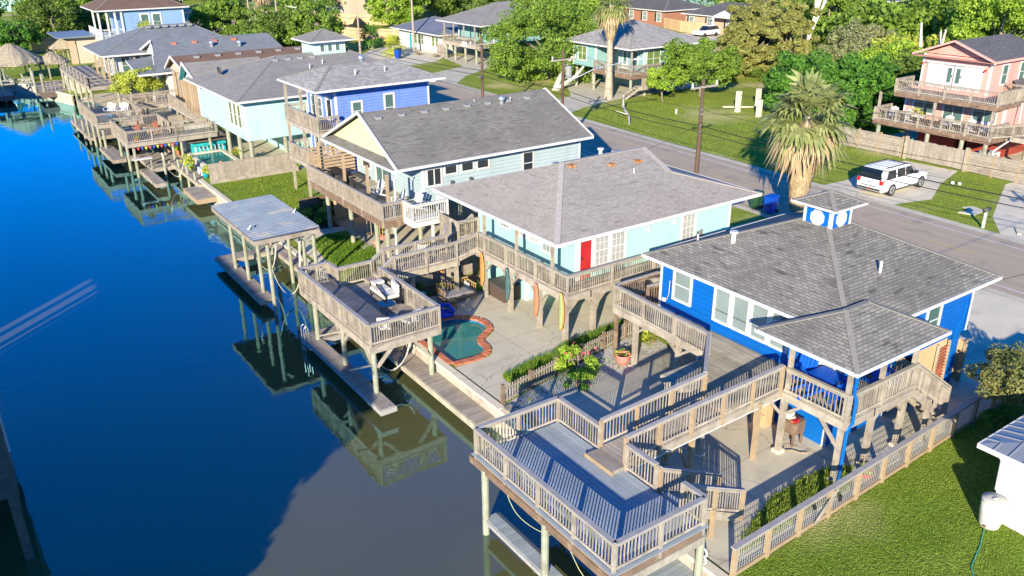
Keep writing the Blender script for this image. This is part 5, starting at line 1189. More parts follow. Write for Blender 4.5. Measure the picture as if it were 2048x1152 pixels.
def bin_(x, y, mat, label, rz=0, lid=None, s=1.0):
    t = thing('wheelie_bin', (0, 0, 0), label, 'bin', 'wheeled bins')
    m = MB(); m.loft([[(-.24*s, -.27*s, .08), (.24*s, -.27*s, .08), (.24*s, .25*s, .08), (-.24*s, .25*s, .08)], [(-.31*s, -.36*s, 1.0*s), (.31*s, -.36*s, 1.0*s), (.31*s, .34*s, 1.0*s), (-.31*s, .34*s, 1.0*s)]]); m.build('body', mat, t, bevel=.03)
    m = MB(); m.loft([[(-.33*s, -.4*s, 1.0*s), (.33*s, -.4*s, 1.0*s), (.33*s, .38*s, 1.03*s), (-.33*s, .38*s, 1.03*s)], [(-.3*s, -.33*s, 1.07*s), (.3*s, -.33*s, 1.07*s), (.3*s, .36*s, 1.13*s), (-.3*s, .36*s, 1.13*s)]]); m.build('lid', lid or mat, t, bevel=.02)
    for sx in (-1, 1): MB().tube([(sx*.26*s, .3*s, .12), (sx*.32*s, .3*s, .12)], .12, 12).build('wheel', 'rubber', t)
    MB().tube([(-.28*s, .4*s, .98*s), (.28*s, .4*s, .98*s)], .02, 6).build('handle', mat, t)
    settle(t, (x, y, .03), rz); return t
bin_(40.75, 32.55, 'bin_green', 'dark green wheeled bin at the near road edge beside the blue one', R(-80))
bin_(40.8, 31.45, 'bin_blue', 'blue wheeled recycling bin nearest the palm at the road edge', R(-85))
for i, (x, y) in enumerate(((19.9, 37.2), (20.5, 37.4))):
    t = thing('black_bin', (x, y, 0), ('pale sided black bin under the white landing', 'round black barrel full of things beside the white post')[i], 'bin')
    if i: m = MB(); m.cyl(x, y, 0, .8, .24, .3, 14); m.build('body', 'black', t, True)
    else: MB().box(x-.25, y-.25, 0, x+.25, y+.25, .85).build('body', 'vinyl_white', t)
    MB().cyl(x, y, .85 if not i else .8, .9 if not i else .83, .3).build('lid', 'black' if not i else 'teak', t)
# boathouse
BH = thing('boathouse', (12.5, 40, 0), 'open timber boathouse with flat gray corrugated metal roof', 'boathouse')
def corr(par, x0, x1, y0, y1, za, zb, pitch=.3, amp=.06):
    """sheets run along x, ribs repeat along y"""
    m = MB()
    pr = []; y = y0
    while y < y1:
        pr += [(y, 0), (y+pitch*.48, 0), (y+pitch*.64, amp), (y+pitch*.80, amp)]; y += pitch
    pr.append((y, 0)); n = len(pr)-1
    for i in range(n):
        (ya, ha), (yb, hb) = pr[i], pr[i+1]
        m.face([(x0, ya, za+ha), (x1, ya, zb+ha), (x1, yb, zb+hb), (x0, yb, za+hb)])
    m.face([(x0, y0, za-.02), (x0, y1, za-.02), (x1, y1, zb-.02), (x1, y0, zb-.02)])
    return m.build('roof', 'corrugated', par)
rf = corr(BH, 10.85, 14.1, 36.75, 43.3, 2.98, 3.02)
MB().box(10.87, 36.72, 2.74, 14.08, 36.78, 2.95).box(10.84, 36.78, 2.74, 10.9, 43.28, 2.95).box(14.02, 36.78, 2.74, 14.08, 43.28, 2.95).build('fascia', 'wood_gray', rf)
m = MB()
for i in range(10): m.box(10.95, 37.0+i*.68, 2.74, 14.0, 37.05+i*.68, 2.95)
m.build('rafters', 'wood_brown', rf)
for x, y in ((11.55, 42.9), (11.6, 40.9), (11.65, 38.9), (11.6, 37.2), (13.75, 42.9), (13.8, 40.6), (13.85, 38.6), (13.85, 37.1)): post(BH, x, y, -3, 2.75, .18)
brace(BH, (11.6, 37.3, 2.1), (12.3, 37.2, 2.7), .1, 'wood_green'); brace(BH, (13.8, 37.2, 2.1), (13.1, 37.2, 2.7), .1, 'wood_green')
for x, y in ((11.2, 38.4), (13.9, 39.6)):
    tag(MB().tube([(x, y, 3.03), (x+.05, y, 3.13)], [.09, .05], 8).tube([(x+.05, y, 3.1), (x+.15, y+.04, 3.25)], [.04, .02], 6).build('gull', 'vinyl_white', smooth=True), 'white gull standing on the corrugated boathouse roof '+('at the near left' if x < 12 else 'on its far edge'), 'bird')
t = thing('low_dock', (11.7, 41, -.5), 'weathered plank dock along the outer posts of the boathouse', 'dock')
floor(t, 11.15, 11.85, 37.9, 45.3, -.5, 'x', 'wood_floor', .15, 'wood_floor_tan', .2); floor(t, 11.87, 14.5, 44.4, 45.3, -.5, 'y', 'wood_floor', .15, 'wood_floor_tan', .2, name='landing')
t = thing('low_dock', (14.2, 40, -.2), 'gray boardwalk along the timber seawall behind the boathouse', 'dock')
floor(t, 13.95, 14.6, 36.6, 44.35, -.15, 'y', 'wood_floor', .15, 'wood_floor_tan', .2)
strap('boat_lift_strap', [(12.0, 38.5, 2.7), (12.1, 38.4, .6), (12.6, 38.2, -.6), (13.3, 38.3, -.2), (13.7, 38.5, 2.7)], .1, 'strap', 'gray sling drooping at the near end of the boathouse')
strap('boat_lift_strap', [(12.0, 41.5, 2.7), (12.2, 41.4, .6), (12.7, 41.2, -.3), (13.2, 41.3, .2), (13.6, 41.5, 2.7)], .1, 'strap', 'gray sling drooping at the far end of the boathouse')
t = thing('crab_traps', (14.35, 37.5, .0), 'stack of white wire racks on the boardwalk by the boathouse corner post', 'rack')
m = MB()
for i in range(4):
    for j in range(6): m.bar((14.1+j*.08, 37.0, .0+i*.15), (14.1+j*.08, 37.9, .0+i*.15), .012, .012)
    for j in range(6): m.bar((14.1, 37.0+j*.18, .0+i*.15), (14.5, 37.0+j*.18, .0+i*.15), .012, .012)
for a in (14.1, 14.5):
    for b2 in (37.0, 37.9): m.bar((a, b2, -.15), (a, b2, .5), .015, .015)
m.build('wire_shelf', 'white', t)
bush('shrub', 17.1, 45.9, 1.2, 1.35, 1800, .1, 'leaf_dark', 'big dark glossy shrub beside the tall stilt post', ry=1.0); bush('shrub', 18.2, 46.3, .55, 1.2, 500, .1, 'leaf_yellow', 'lime green shrub catching the sun by the board fence'); bush('shrub', 15.9, 44.9, .4, .4, 200, .07, 'leaf_peach', 'small orange tinted plant at the end of the garden path')
# ================================================================ LOT D: periwinkle house
PH = thing('periwinkle_house', (24, 51, 0), 'tall periwinkle blue house with pale gray hip roof and stacked balconies', 'house')
wall(PH, 20.6, 27.2, 49.0, 53.6, 0, 7.1, 'peri_siding', tw=.12)
hip(PH, 18.95, 27.9, 48.0, 54.2, 7.35, 8.35, 21.4, 25.4, 51.1, 'roof_peri', fh=.16)
MB().box(20.2, 48.95, 0, 20.6, 53.65, 2.25).build('storage_wall', 'peri_pale', PH)
window(PH, 's', 49.0, 21.75, 22.3, 5.2, 6.25, 'glass_green', tw=.12); window(PH, 's', 49.0, 24.0, 24.55, 4.9, 6.5, 'glass_green', tw=.12)
for z in (5.2, 2.9): window(PH, 'w', 20.6, 52.3, 52.85, z, z+1.1, 'glass_green', tw=.1); window(PH, 'w', 20.6, 51.2, 51.75, z, z+1.1, 'glass_green', tw=.1)
for z in (4.85, 2.45): door(PH, 'w', 20.6, 49.7, 50.4, z, z+1.7, 'white', glass='glass_dark')
BD = thing('stacked_balcony', (19.8, 51, 0), 'two stacked weathered plank balconies on the canal side of the periwinkle house', 'balcony')
for z in (2.4, 4.8):
    floor(BD, 19.15, 20.58, 48.5, 53.9, z, 'y', 'wood_floor', .14, 'wood_gray', .26)
    rail(BD, (19.15, 53.9, z), (19.15, 48.5, z), gap=.1, bw=.085, every=1.9, low=-.3); rail(BD, (19.15, 48.5, z), (20.5, 48.5, z), gap=.12, every=1.4, ends=(False, True)); rail(BD, (19.15, 53.9, z), (20.5, 53.9, z), gap=.12, every=1.4, ends=(False, True))
for y in (53.8, 51.2, 48.6): post(BD, 19.25, y, 0, 7.1, .15, 'wood_gray')
for y in (53.7, 51.2, 48.7): brace(BD, (20.2, y, 1.5), (19.4, y, 2.15), .1)
roof_vent(PH, 22.3, 49.5, 7.95, 'pipe', .8); roof_vent(PH, 24.4, 49.6, 7.95, 'pipe', .8); roof_vent(PH, 23.9, 51.9, 8.2, 'turbine', 1.1)
for z in (.0,):
    MB().box(20.18, 49.0, 0, 20.2, 49.6, 2.2).build('door_panel', 'white', PH)
t = thing('plank_fence', (17.8, 58.5, 0), 'long weathered vertical plank fence between the lawn and the small rectangular pool', 'fence')
A_, B_ = Vector((14.85, 58.4, 0)), Vector((21.2, 58.3, 0)); L = (B_-A_).length; n = int(L/.13); m = MB()
nrm = (B_-A_).normalized().cross(Vector((0, 0, 1)))
for i in range(n): c = A_.lerp(B_, (i+.5)/n); m.bar(c+Vector((0, 0, .25)), c+Vector((0, 0, 1.40+random.uniform(-.015, .015))), .118, .025, 0, nrm)
m.build('planks', 'wood_fence', t); MB().bar(A_+Vector((0, 0, .13)), B_+Vector((0, 0, .13)), .05, .26).bar(A_+Vector((0, 0, 1.42)), B_+Vector((0, 0, 1.42)), .1, .04).build('fence_rail', 'wood_gray', t)
# ================================================================ LOT E: aqua house and the row beyond
AH = thing('aqua_house', (26, 65, 0), 'pale aqua stilt house with wide gray hip roof and square lookout cupola', 'house')
wall(AH, 18.15, 32.5, 59.5, 71.0, 2.35, 5.2, 'aqua_siding', tw=.14)
wall(AH, 22.6, 31, 60.8, 70, 0, 2.35, 'mint_siding', trim=None)
hip(AH, 17.45, 33.2, 58.75, 72.0, 5.3, 7.3, 23.0, 29.0, 65.5, 'roof_aqua', fh=.18)
for a in (62.3, 61.35, 60.4): window(AH, 'w', 18.15, a-.02, a+.62, 3.15, 4.75, 'glass_lime', tw=.1)
c = wall(AH, 26.0, 28.6, 65.0, 67.6, 6.9, 8.15, 'aqua_siding', name='cupola')
for o in AH.children:
    if o.name.startswith('cupola'): cu2 = o
for x in (26.65, 27.3, 27.95): window(cu2, 's', 65.0, x-.16, x+.16, 7.35, 7.85, 'glass_green', bars='', tw=.07)
hip(cu2, 25.4, 29.2, 64.4, 68.2, 8.2, 8.95, 27.3, 27.32, 66.3, 'roof_aqua', fh=.14)
for i in range(4): roof_vent(AH, 22.6+i*1.0, 64.7, 7.05, 'box', 1.1)
roof_vent(AH, 24.6, 62.8, 6.55, 'pipe', .9); roof_vent(AH, 25.9, 63.4, 6.7, 'pipe', .9)
# small front gable with teal soffit
m = MB(); wy, wz = (69.6, 72.6, 75.6), (4.75, 6.4)
roof_faces(m, ((18.0, wy[0], wz[0]), (24, wy[0], wz[0]), (24, wy[1], wz[1]), (17.6, wy[1], wz[1]))); roof_faces(m, ((18.0, wy[2], wz[0]), (24, wy[2], wz[0]), (24, wy[1], wz[1]), (17.6, wy[1], wz[1])))
rw = m.build('wing_roof', 'roof_aqua', AH)
m = MB(); m.face([(18.3, wy[0]+.3, wz[0]), (18.3, wy[1], wz[1]-.15), (18.3, wy[2]-.3, wz[0])]); m.build('gable', 'aqua_siding', rw)
MB().bar((17.95, wy[0], wz[0]), (17.6, wy[1], wz[1]), .1, .2).build('bargeboard', 'white', rw); MB().bar((17.95, wy[2], wz[0]), (17.6, wy[1], wz[1]), .1, .2).build('bargeboard', 'white', rw)
MB().bar((18.05, wy[2]-.3, wz[0]-.05), (17.85, wy[1]+.05, wz[1]-.2), .3, .04).build('soffit', 'teal_trim', rw)
MB().box(18.6, 70.9, 2.3, 24, 75.3, 4.75).build('wing_wall', 'cream_siding', AH)
m = MB()
for y in (71.2, 72.0, 72.8, 73.6, 74.4, 75.2): m.box(18.1, y, 2.3, 18.22, y+.14, 4.75)
m.build('porch_posts', 'wood_tan', AH)
t = thing('satellite_dish', (19.2, 67.3, 5.6), 'dark satellite dish on the roof valley of the aqua house', 'satellite dish')
m = MB(); m.loft([[(19.1+off, 67.3+math.cos(a*.5236)*rr, 6.35+math.sin(a*.5236)*rr*.55) for a in range(12)] for off, rr in ((-.08, .5), (.0, .42), (.06, .1))]); m.build('dish', 'dark_grey', t, True)
MB().bar((19.2, 67.3, 5.4), (19.15, 67.3, 6.3), .06, .06).bar((19.1, 67.3, 6.1), (18.75, 67.3, 6.35), .03, .03).build('bracket', 'bark', t)
for x, y in ((18.4, 59.7), (18.4, 62.3), (18.4, 65.0), (21.0, 59.8), (23.4, 59.8), (26.0, 59.8), (18.4, 68), (28.6, 59.8)): post(AH, x, y, 0, 2.35, .3)
# rectangular pool, bar, pots
t = thing('small_pool', (17.2, 62.2, 0), 'small rectangular turquoise pool with stone edge beside the plank fence', 'swimming pool')
MB().box(15.6, 59.2, -.05, 18.4, 67.0, .22).build('basin', 'pool_stone', t); m = MB(); m.face([(15.9, 59.4, .235), (18.1, 59.4, .235), (18.1, 66.7, .235), (15.9, 66.7, .235)]); m.build('basin_floor', 'pool_wall', t)
m = MB(); m.face([(15.9, 59.4, .262), (18.1, 59.4, .262), (18.1, 66.7, .262), (15.9, 66.7, .262)]); m.build('pool_surface', 'pool_water', t)
m = MB(); m.box(15.6, 59.2, .22, 15.9, 67.0, .34).box(18.1, 59.2, .22, 18.4, 67.0, .34).box(15.9, 66.7, .22, 18.1, 67.0, .34).box(15.9, 59.2, .22, 18.1, 59.4, .34); m.build('coping', 'concrete_pale', t)
tag(MB().tube([(16.9, 62.8, .28), (16.92, 62.8, .3), (17.05, 62.8, .4)], [.12, .16, .05], 8).build('pool_toy', 'pink_pot', smooth=True), 'small pink float on the little rectangular pool', 'toy')
t = thing('outdoor_bar', (17.6, 68.2, 0), 'turquoise panelled outdoor bar with white cabinet wall under the aqua deck', 'bar')
MB().box(16.2, 67.8, 0, 18.9, 68.3, 1.0).build('counter', 'teal_trim', t); MB().box(16.0, 67.4, 1.0, 19.0, 68.35, 1.08).build('counter_top', 'wood_dark', t)
MB().box(16.2, 69.3, 0, 18.8, 69.4, 2.1).build('back_wall', 'white', t)
for i in range(5): MB().box(16.35+i*.48, 69.26, 1.0, 16.75+i*.48, 69.3, 1.6).build('cabinet_door', 'teal_trim', t)
for i, x in enumerate((16.5, 17.1, 17.7, 18.3)):
    q = thing('bar_stool', (x, 66.9, 0), ('bar stool nearest the canal at the turquoise bar', 'second bar stool from the canal at the turquoise bar', 'third bar stool from the canal at the turquoise bar', 'bar stool nearest the aqua house at the turquoise bar')[i], 'stool', 'stools at the turquoise bar')
    MB().box(x-.17, 67.12, .7, x+.17, 67.42, .76).build('seat', 'teal_trim', q)
    for sx in (-.14, .14):
        for sy in (-.12, .12): MB().bar((x+sx*1.3, 67.27+sy*1.3, 0), (x+sx, 67.27+sy, .7), .04, .04).build('leg', 'white', q)
pot(14.9, 63.4, .3, .45, 'teal_pot', 'turquoise pot with big lime leaves on the dock beside the small pool', 'leaf_yellow', 500, .7, leaf=.16)
pot(15.1, 60.3, .22, .4, 'teal_pot', 'turquoise pot with lime plant nearest the end of the plank fence', 'leaf_yellow', 220, .4, leaf=.13)
pot(15.4, 68.4, .25, .4, 'terracotta', 'potted lime green shrub among the deck posts under the bunting', 'leaf_yellow', 400, .6, leaf=.14)
pot(18.9, 66.4, .3, .3, 'terracotta', 'shallow terracotta bowl beside the turquoise bar', 'leaf_dark', 20, .1)
spiky('palm_plant', 18.3, 62.6, 1.0, 60, 'leaf_yellow', 'arching palm fronds leaning over the small rectangular pool', z=.6, w=.05); bush('shrub', 21.3, 58.7, .5, .8, 500, .1, 'leaf_bright', 'round bright shrub between the stilts of the aqua house')
bush('shrub', 15.1, 65.6, .5, .8, 300, .1, 'leaf_yellow', 'yellow green plant by the fire table near the small pool')
tag(MB().box(14.95, 60.9, .02, 15.5, 61.9, .5).build('white_box', 'vinyl_white', bevel=.03), 'white storage bench between the two turquoise pots', 'box')
t = thing('hot_tub', (24.6, 60.2, 0), 'gray panelled hot tub under the aqua house', 'hot tub'); MB().box(23.8, 59.9, 0, 25.6, 61.0, .85).build('cabinet', 'wood_gray', t); MB().box(23.75, 59.85, .85, 25.65, 61.05, .93).build('cover', 'dark_grey', t)
t = thing('bicycle', (19.3, 60.4, 0), 'dark bicycle standing by the corner stilt of the aqua house', 'bicycle')
for dy in (0, 1.0): MB().tube([(19.3+.33*math.cos(a*.4488), 60.2+dy*1.05+.0, .35+.33*math.sin(a*.4488)) for a in range(15)], .02, 5).build('wheel', 'black', t)
MB().bar((19.3, 60.2, .35), (19.3, 60.8, .8), .03, .03).bar((19.3, 61.25, .35), (19.3, 60.8, .8), .03, .03).bar((19.3, 60.6, .4), (19.3, 61.2, .9), .03, .03).build('frame', 'black', t)
# decks of the aqua lot
def deckbox(name, x0, x1, y0, y1, z, label, posts, walk=None, solid_w=True, cat='deck', openside=None, pz=-3):
    t = thing(name, ((x0+x1)/2, (y0+y1)/2, 0), label, cat)
    floor(t, x0, x1, y0, y1, z, 'x', 'wood_floor', .16, 'wood_gray', .28)
    k = dict(gap=.12, every=2.3, low=-.28, cap='wood_gray')
    rail(t, (x0, y1, z), (x0, y0, z), bw=.09 if solid_w else .045, **k); rail(t, (x0, y0, z), (x1, y0, z), ends=(False, True), **k)
    if openside != 'e': rail(t, (x1, y0, z), (x1, y1, z), ends=(False, True), **k)
    rail(t, (x1, y1, z), (x0, y1, z), ends=(False, False), **k)
    for x, y in posts: post(t, x, y, pz, z-.25, .22)
    return t
t = deckbox('boat_deck', 11.55, 15.1, 67.2, 73.0, 1.65, 'raised plank deck with dining set and plants in front of the aqua house', ((11.9, 72.6), (11.9, 69.9), (11.95, 67.5), (14.8, 67.6), (14.8, 70.5)), solid_w=True, openside='e')
t = thing('walkway', (17, 69, 0), 'railed plank walkway from the dining deck to the aqua house', 'walkway'); floor(t, 15.12, 18.1, 67.2, 68.8, 1.65, 'x', 'wood_floor', .16, 'wood_gray', .28)
rail(t, (15.15, 67.2, 1.65), (18.1, 67.2, 1.65), gap=.11, every=2, low=-.28, cap='wood_gray'); rail(t, (15.15, 68.9, 1.65), (18.1, 68.9, 1.65), gap=.11, every=2, low=-.28, cap='wood_gray'); rail(t, (15.15, 68.9, 1.65), (15.15, 73.0, 1.65), gap=.12, low=-.28, cap='wood_gray', every=2)
post(t, 15.4, 67.4, 0, 1.4, .22); post(t, 17.6, 67.4, 0, 1.4, .22)
t = deckbox('boat_deck', 11.0, 14.6, 75.8, 83.8, 1.65, 'far raised plank deck holding two white armchairs', ((11.3, 83.3), (11.3, 80.5), (11.35, 78.3), (11.4, 76.2), (14.3, 76.4), (14.2, 80.0)), openside='e')
t = thing('walkway', (16.8, 82, 0), 'long railed walkway returning from the far deck to the brown roofed house', 'walkway'); floor(t, 14.62, 19.6, 82.6, 83.9, 1.65, 'x', 'wood_floor', .16, 'wood_gray', .28); floor(t, 18.3, 19.6, 70.5, 82.55, 1.65, 'y', 'wood_floor', .16, 'wood_gray', .28)
rail(t, (14.62, 83.9, 1.65), (19.6, 83.9, 1.65), gap=.12, low=-.28, cap='wood_gray', every=2.4); rail(t, (14.62, 82.6, 1.65), (18.3, 82.6, 1.65), gap=.12, low=-.28, cap='wood_gray', every=2.4)
rail(t, (18.3, 82.6, 1.65), (18.3, 70.5, 1.65), gap=.115, low=-.28, cap='wood_gray', every=2.8, bw=.09); rail(t, (14.62, 75.8, 1.65), (14.62, 82.5, 1.65), gap=.12, low=-.28, cap='wood_gray', every=2.4)
for x, y in ((16.5, 83), (18.4, 80), (18.4, 77), (18.4, 74), (18.4, 71)): post(t, x, y, 0, 1.4, .2)
t = thing('plank_screen', (16.7, 76, 0), 'dark vertical plank screen in the shade between the two far decks', 'fence'); m = MB(); x = 15.0
while x < 18.2: m.box(x, 77.9, 0, x+.13, 77.94, 1.3); x += .15
m.build('boards', 'wood_fence', t); MB().box(15, 77.94, .9, 18.2, 77.98, 1.0).build('fence_rail', 'wood_gray', t)
wch2 = adirondack('vinyl_white', 'left hand white armchair on the far plank deck', 'white armchairs on the far deck', .8)
settle(wch2, (13.0, 80.2, 1.65), R(-45)); place(wch2, (13.9, 79.6, 1.65), R(-40), 'right hand white armchair on the far plank deck', 'white armchairs on the far deck')
t = thing('fire_pit', (14.0, 78.3, 1.65), 'gray wire fire pit beside the white armchairs on the far deck', 'fire pit'); MB().cyl(14.1, 78.5, 1.68, 2.1, .2, .3).build('bowl', 'mid_grey', t)
t = thing('cooler', (12.2, 77.3, 1.65), 'turquoise cooler in the corner of the far deck', 'cooler'); MB().box(11.9, 77.0, 1.66, 12.5, 77.9, 2.0).build('body', 'teal_trim', t); MB().box(11.88, 76.98, 2.0, 12.52, 77.92, 2.06).build('lid', 'teal_pot', t)
t = thing('dining_table', (13.8, 69.6, 1.65), 'dining table with plates on the deck before the aqua house', 'table'); MB().cyl(13.6, 69.7, 2.3, 2.34, .6, n=18).build('tabletop', 'teak', t); MB().cyl(13.6, 69.7, 1.68, 2.3, .06).build('leg', 'teak', t)
for i, (x, y, a) in enumerate(((12.7, 69.3, 200), (12.9, 70.5, 240), (14.5, 70.1, 80), (14.2, 69.0, 20))):
    q = thing('dining_chair', (0, 0, 0), ('brown chair with blue cushion at the canal side of the dining table', 'brown chair at the far left of the dining table', 'brown high backed chair on the house side of the dining table', 'brown chair on the near side of the dining table')[i], 'chair', 'chairs round the dining table')
    MB().box(-.22, -.22, .42, .22, .22, .47).build('seat', 'teal_pot' if i == 0 else 'teak', q); MB().bar((-.2, .22, .75), (.2, .22, .75), .03, .5).build('backrest', 'board_salmon', q)
    for sx in (-.2, .2):
        for sy in (-.2, .2): MB().box(sx-.02, sy-.02, 0, sx+.02, sy+.02, .42).build('leg', 'teak', q)
    settle(q, (x, y, 1.65), R(a))
pot(12.0, 72.4, .2, .3, 'teal_pot', 'bushy green plant in the far corner of the dining deck', 'leaf_dark', 200, .35, z=1.65, leaf=.12); pot(12.3, 67.6, .18, .25, 'terracotta', 'small green plant in the near corner of the dining deck', 'leaf_bright', 120, .25, z=1.65)
m = MB()
for i, x in enumerate(np.linspace(12.2, 15.0, 11)): m.face([(x-.11, 67.14, 1.28), (x+.11, 67.14, 1.28), (x, 67.14, 1.05)], i % 3)
t = m.build('bunting', ['bunting_red', 'bunting_blue', 'bunting_yellow']); md_ = t.modifiers.new('thick', 'SOLIDIFY'); md_.thickness = .01; tag(t, 'string of small coloured pennants under the dining deck', 'bunting')
# boat, low docks, posts
BT = thing('motor_boat', (13.2, 74.6, -.6), 'white and navy motorboat on a lift under the far deck', 'boat')
m = MB(); rings = []
for k in range(9):
    f = k/8; y = 72.6+5.2*f; w = 1.0*math.sin(math.pi*min(1, .35+f*.65))**.6 if f < .99 else .05; w = max(w*(1 if f < .55 else 1-(f-.55)**1.6*1.9), .05)
    rings.append([(13.1-w, y, .25+.15*f), (13.1-w*.75, y, -.4+.25*f*f), (13.1, y, -.65+.5*f**3), (13.1+w*.75, y, -.4+.25*f*f), (13.1+w, y, .25+.15*f)])
m.loft(rings, 0, closed=False, cap=False); m.build('hull', 'black', BT, True)
m = MB()
for i in range(8): a, b2 = rings[i], rings[i+1]; m.face([a[0], a[4], b2[4], b2[0]])
m.build('deck', 'vinyl_white', BT); MB().box(12.6, 74.0, .3, 13.6, 75.0, .75).box(12.8, 75.0, .3, 13.4, 75.8, .55).build('console', 'white', BT, bevel=.04); MB().bar((12.75, 75.0, 1.0), (13.45, 75.0, 1.0), .03, .5, 0, (0, 1, .6)).build('windscreen', 'car_glass', BT)
t = thing('low_dock', (11.6, 72, -.5), 'blue shaded plank dock at water level outside the moored motorboat', 'dock'); floor(t, 11.0, 12.0, 71.5, 77.0, -.4, 'y', 'wood_floor', .16, 'wood_gray', .24); floor(t, 12.0, 14.6, 71.5, 72.3, -.4, 'x', 'wood_floor', .16, 'wood_gray', .24)
t = thing('low_dock', (12.3, 66, -.5), 'narrow low dock reaching past the posts below the dining deck', 'dock'); floor(t, 12.1, 12.8, 62.5, 67.5, -.45, 'y', 'wood_floor', .16, 'wood_gray', .24); floor(t, 12.8, 15.8, 66.5, 71.2, -.3, 'x', 'wood_floor', .16, 'wood_gray', .24)
t = thing('low_dock', (14.2, 61.5, -.3), 'gray dock along the edge of the small rectangular pool', 'dock'); floor(t, 14.3, 15.6, 59.3, 68, -.1, 'x', 'wood_floor', .16, 'wood_floor_tan', .24)
for x, y in ((14.4, 60.6), (14.4, 62.6), (14.4, 65), (13.7, 66.4)): post(t, x, y, -3, .5, .18)
t = thing('low_dock', (13.9, 58.3, -.3), 'end section of dock jutting out beside the seawall by the plank fence', 'dock'); floor(t, 13.3, 14.55, 56.3, 59.7, -.3, 'x', 'wood_floor', .16, 'wood_tan', .3)
t = thing('fish_table', (12.3, 67.0, -.3), 'white topped fish cleaning table on the dock below the dining deck', 'table'); MB().box(11.6, 66.2, .55, 12.9, 66.7, .62).build('tabletop', 'white', t)
for x in (11.7, 12.8): MB().box(x-.04, 66.4, -.3, x+.04, 66.48, .55).build('leg', 'wood_green', t)
strap('boat_lift_strap', [(13.3, 64.8, 1.2), (13.5, 64.4, .0), (14.0, 63.8, -.5), (14.4, 63.5, .4), (14.6, 63.4, 1.0)], .1, 'strap', 'pale sling drooping beside the dock of the aqua house')
t = thing('low_dock', (11.6, 84, -.4), 'small far dock with slatted deck at the waterline beyond the white armchairs', 'dock'); floor(t, 10.9, 13.2, 80.8, 90.5, -.3, 'x', 'wood_floor', .3, 'wood_gray', .24)
for x, y in ((11.0, 81.2), (11.0, 84), (11.0, 88)): post(t, x, y, -3, .7, .18)
# brown roofed cream house
Bh = thing('brown_roof_house', (25, 80.5, 0), 'cream house with brown shingle gable roof beyond the aqua house', 'house')
wall(Bh, 19.6, 33, 77.2, 83.9, 0, 4.5, 'cream_siding', trim=None)
m = MB(); roof_faces(m, ((19.0, 76.5, 4.5), (34.5, 76.5, 4.5), (34.5, 80.6, 6.0), (18.7, 80.6, 6.0))); roof_faces(m, ((19.0, 84.6, 4.5), (34.5, 84.6, 4.5), (34.5, 80.6, 6.0), (18.7, 80.6, 6.0))); r = m.build('roof', 'roof_brown', Bh)
m = MB(); m.face([(19.3, 76.9, 4.5), (19.3, 84.2, 4.5), (19.3, 80.6, 5.85)][::-1]); m.build('gable', 'cream_siding', Bh); MB().bar((18.95, 76.5, 4.48), (18.65, 80.6, 5.98), .1, .2).build('bargeboard', 'cushion', r); MB().bar((18.95, 84.6, 4.48), (18.65, 80.6, 5.98), .1, .2).build('bargeboard', 'cushion', r)
for i in range(6): roof_vent(Bh, 20.8+i*1.9, 80.1, 5.8, 'box', 1.3)
m = MB()
for y in (76.9, 78.2, 79.5, 80.8, 82.1, 83.4): m.box(19.3, y, 0, 19.45, y+.16, 4.4)
m.build('porch_posts', 'wood_tan', Bh); window(Bh, 'w', 19.6, 78.6, 79.6, 2.2, 4.0, 'glass_dark'); window(Bh, 'w', 19.6, 81.2, 82.0, 2.2, 4.0, 'glass_dark')
# slate gable house
Sh = thing('slate_gable_house', (24, 89, 0), 'low slate gray roofed house with a row of rusty red roof vents', 'house')
wall(Sh, 19.5, 31.5, 86.2, 94.6, 0, 3.9, 'white_siding', trim=None)
m = MB(); roof_faces(m, ((18.4, 85.7, 4.0), (32.3, 85.7, 4.0), (31.4, 91.2, 6.3), (19.6, 91.2, 6.3))); roof_faces(m, ((18.4, 96.0, 4.2), (32.3, 96.0, 4.2), (31.4, 91.2, 6.3), (19.6, 91.2, 6.3))); roof_faces(m, ((16.8, 85.7, 3.9), (19.6, 85.7, 4.05), (19.6, 91.3, 4.9), (17.0, 91.5, 4.6)))
r = m.build('roof', 'roof_slate', Sh); m = MB(); m.face([(19.45, 88.4, 4.8), (19.45, 93.4, 5.1), (19.5, 91.2, 6.15)][::-1]); m.build('gable', 'white_siding', Sh); MB().bar((18.6, 87.2, 4.6), (19.5, 91.2, 6.32), .08, .2).build('bargeboard', 'white', r); MB().bar((18.6, 95, 4.7), (19.5, 91.2, 6.32), .08, .2).build('bargeboard', 'white', r); MB().bar((16.75, 85.65, 3.85), (32.3, 85.65, 3.98), .05, .18).build('bargeboard', 'white', r); MB().bar((16.75, 85.65, 3.85), (16.95, 91.5, 4.55), .05, .18).build('bargeboard', 'white', r)
for i in range(4): m = MB().box(21.3+i*2.0, 90.2, 5.85, 21.7+i*2.0, 90.7, 6.1).build('roof_vent', 'coping', Sh)
roof_vent(Sh, 24.9, 89.4, 5.6, 'turbine', 1.2); roof_vent(Sh, 27.6, 89.0, 5.5, 'turbine', 1.2)
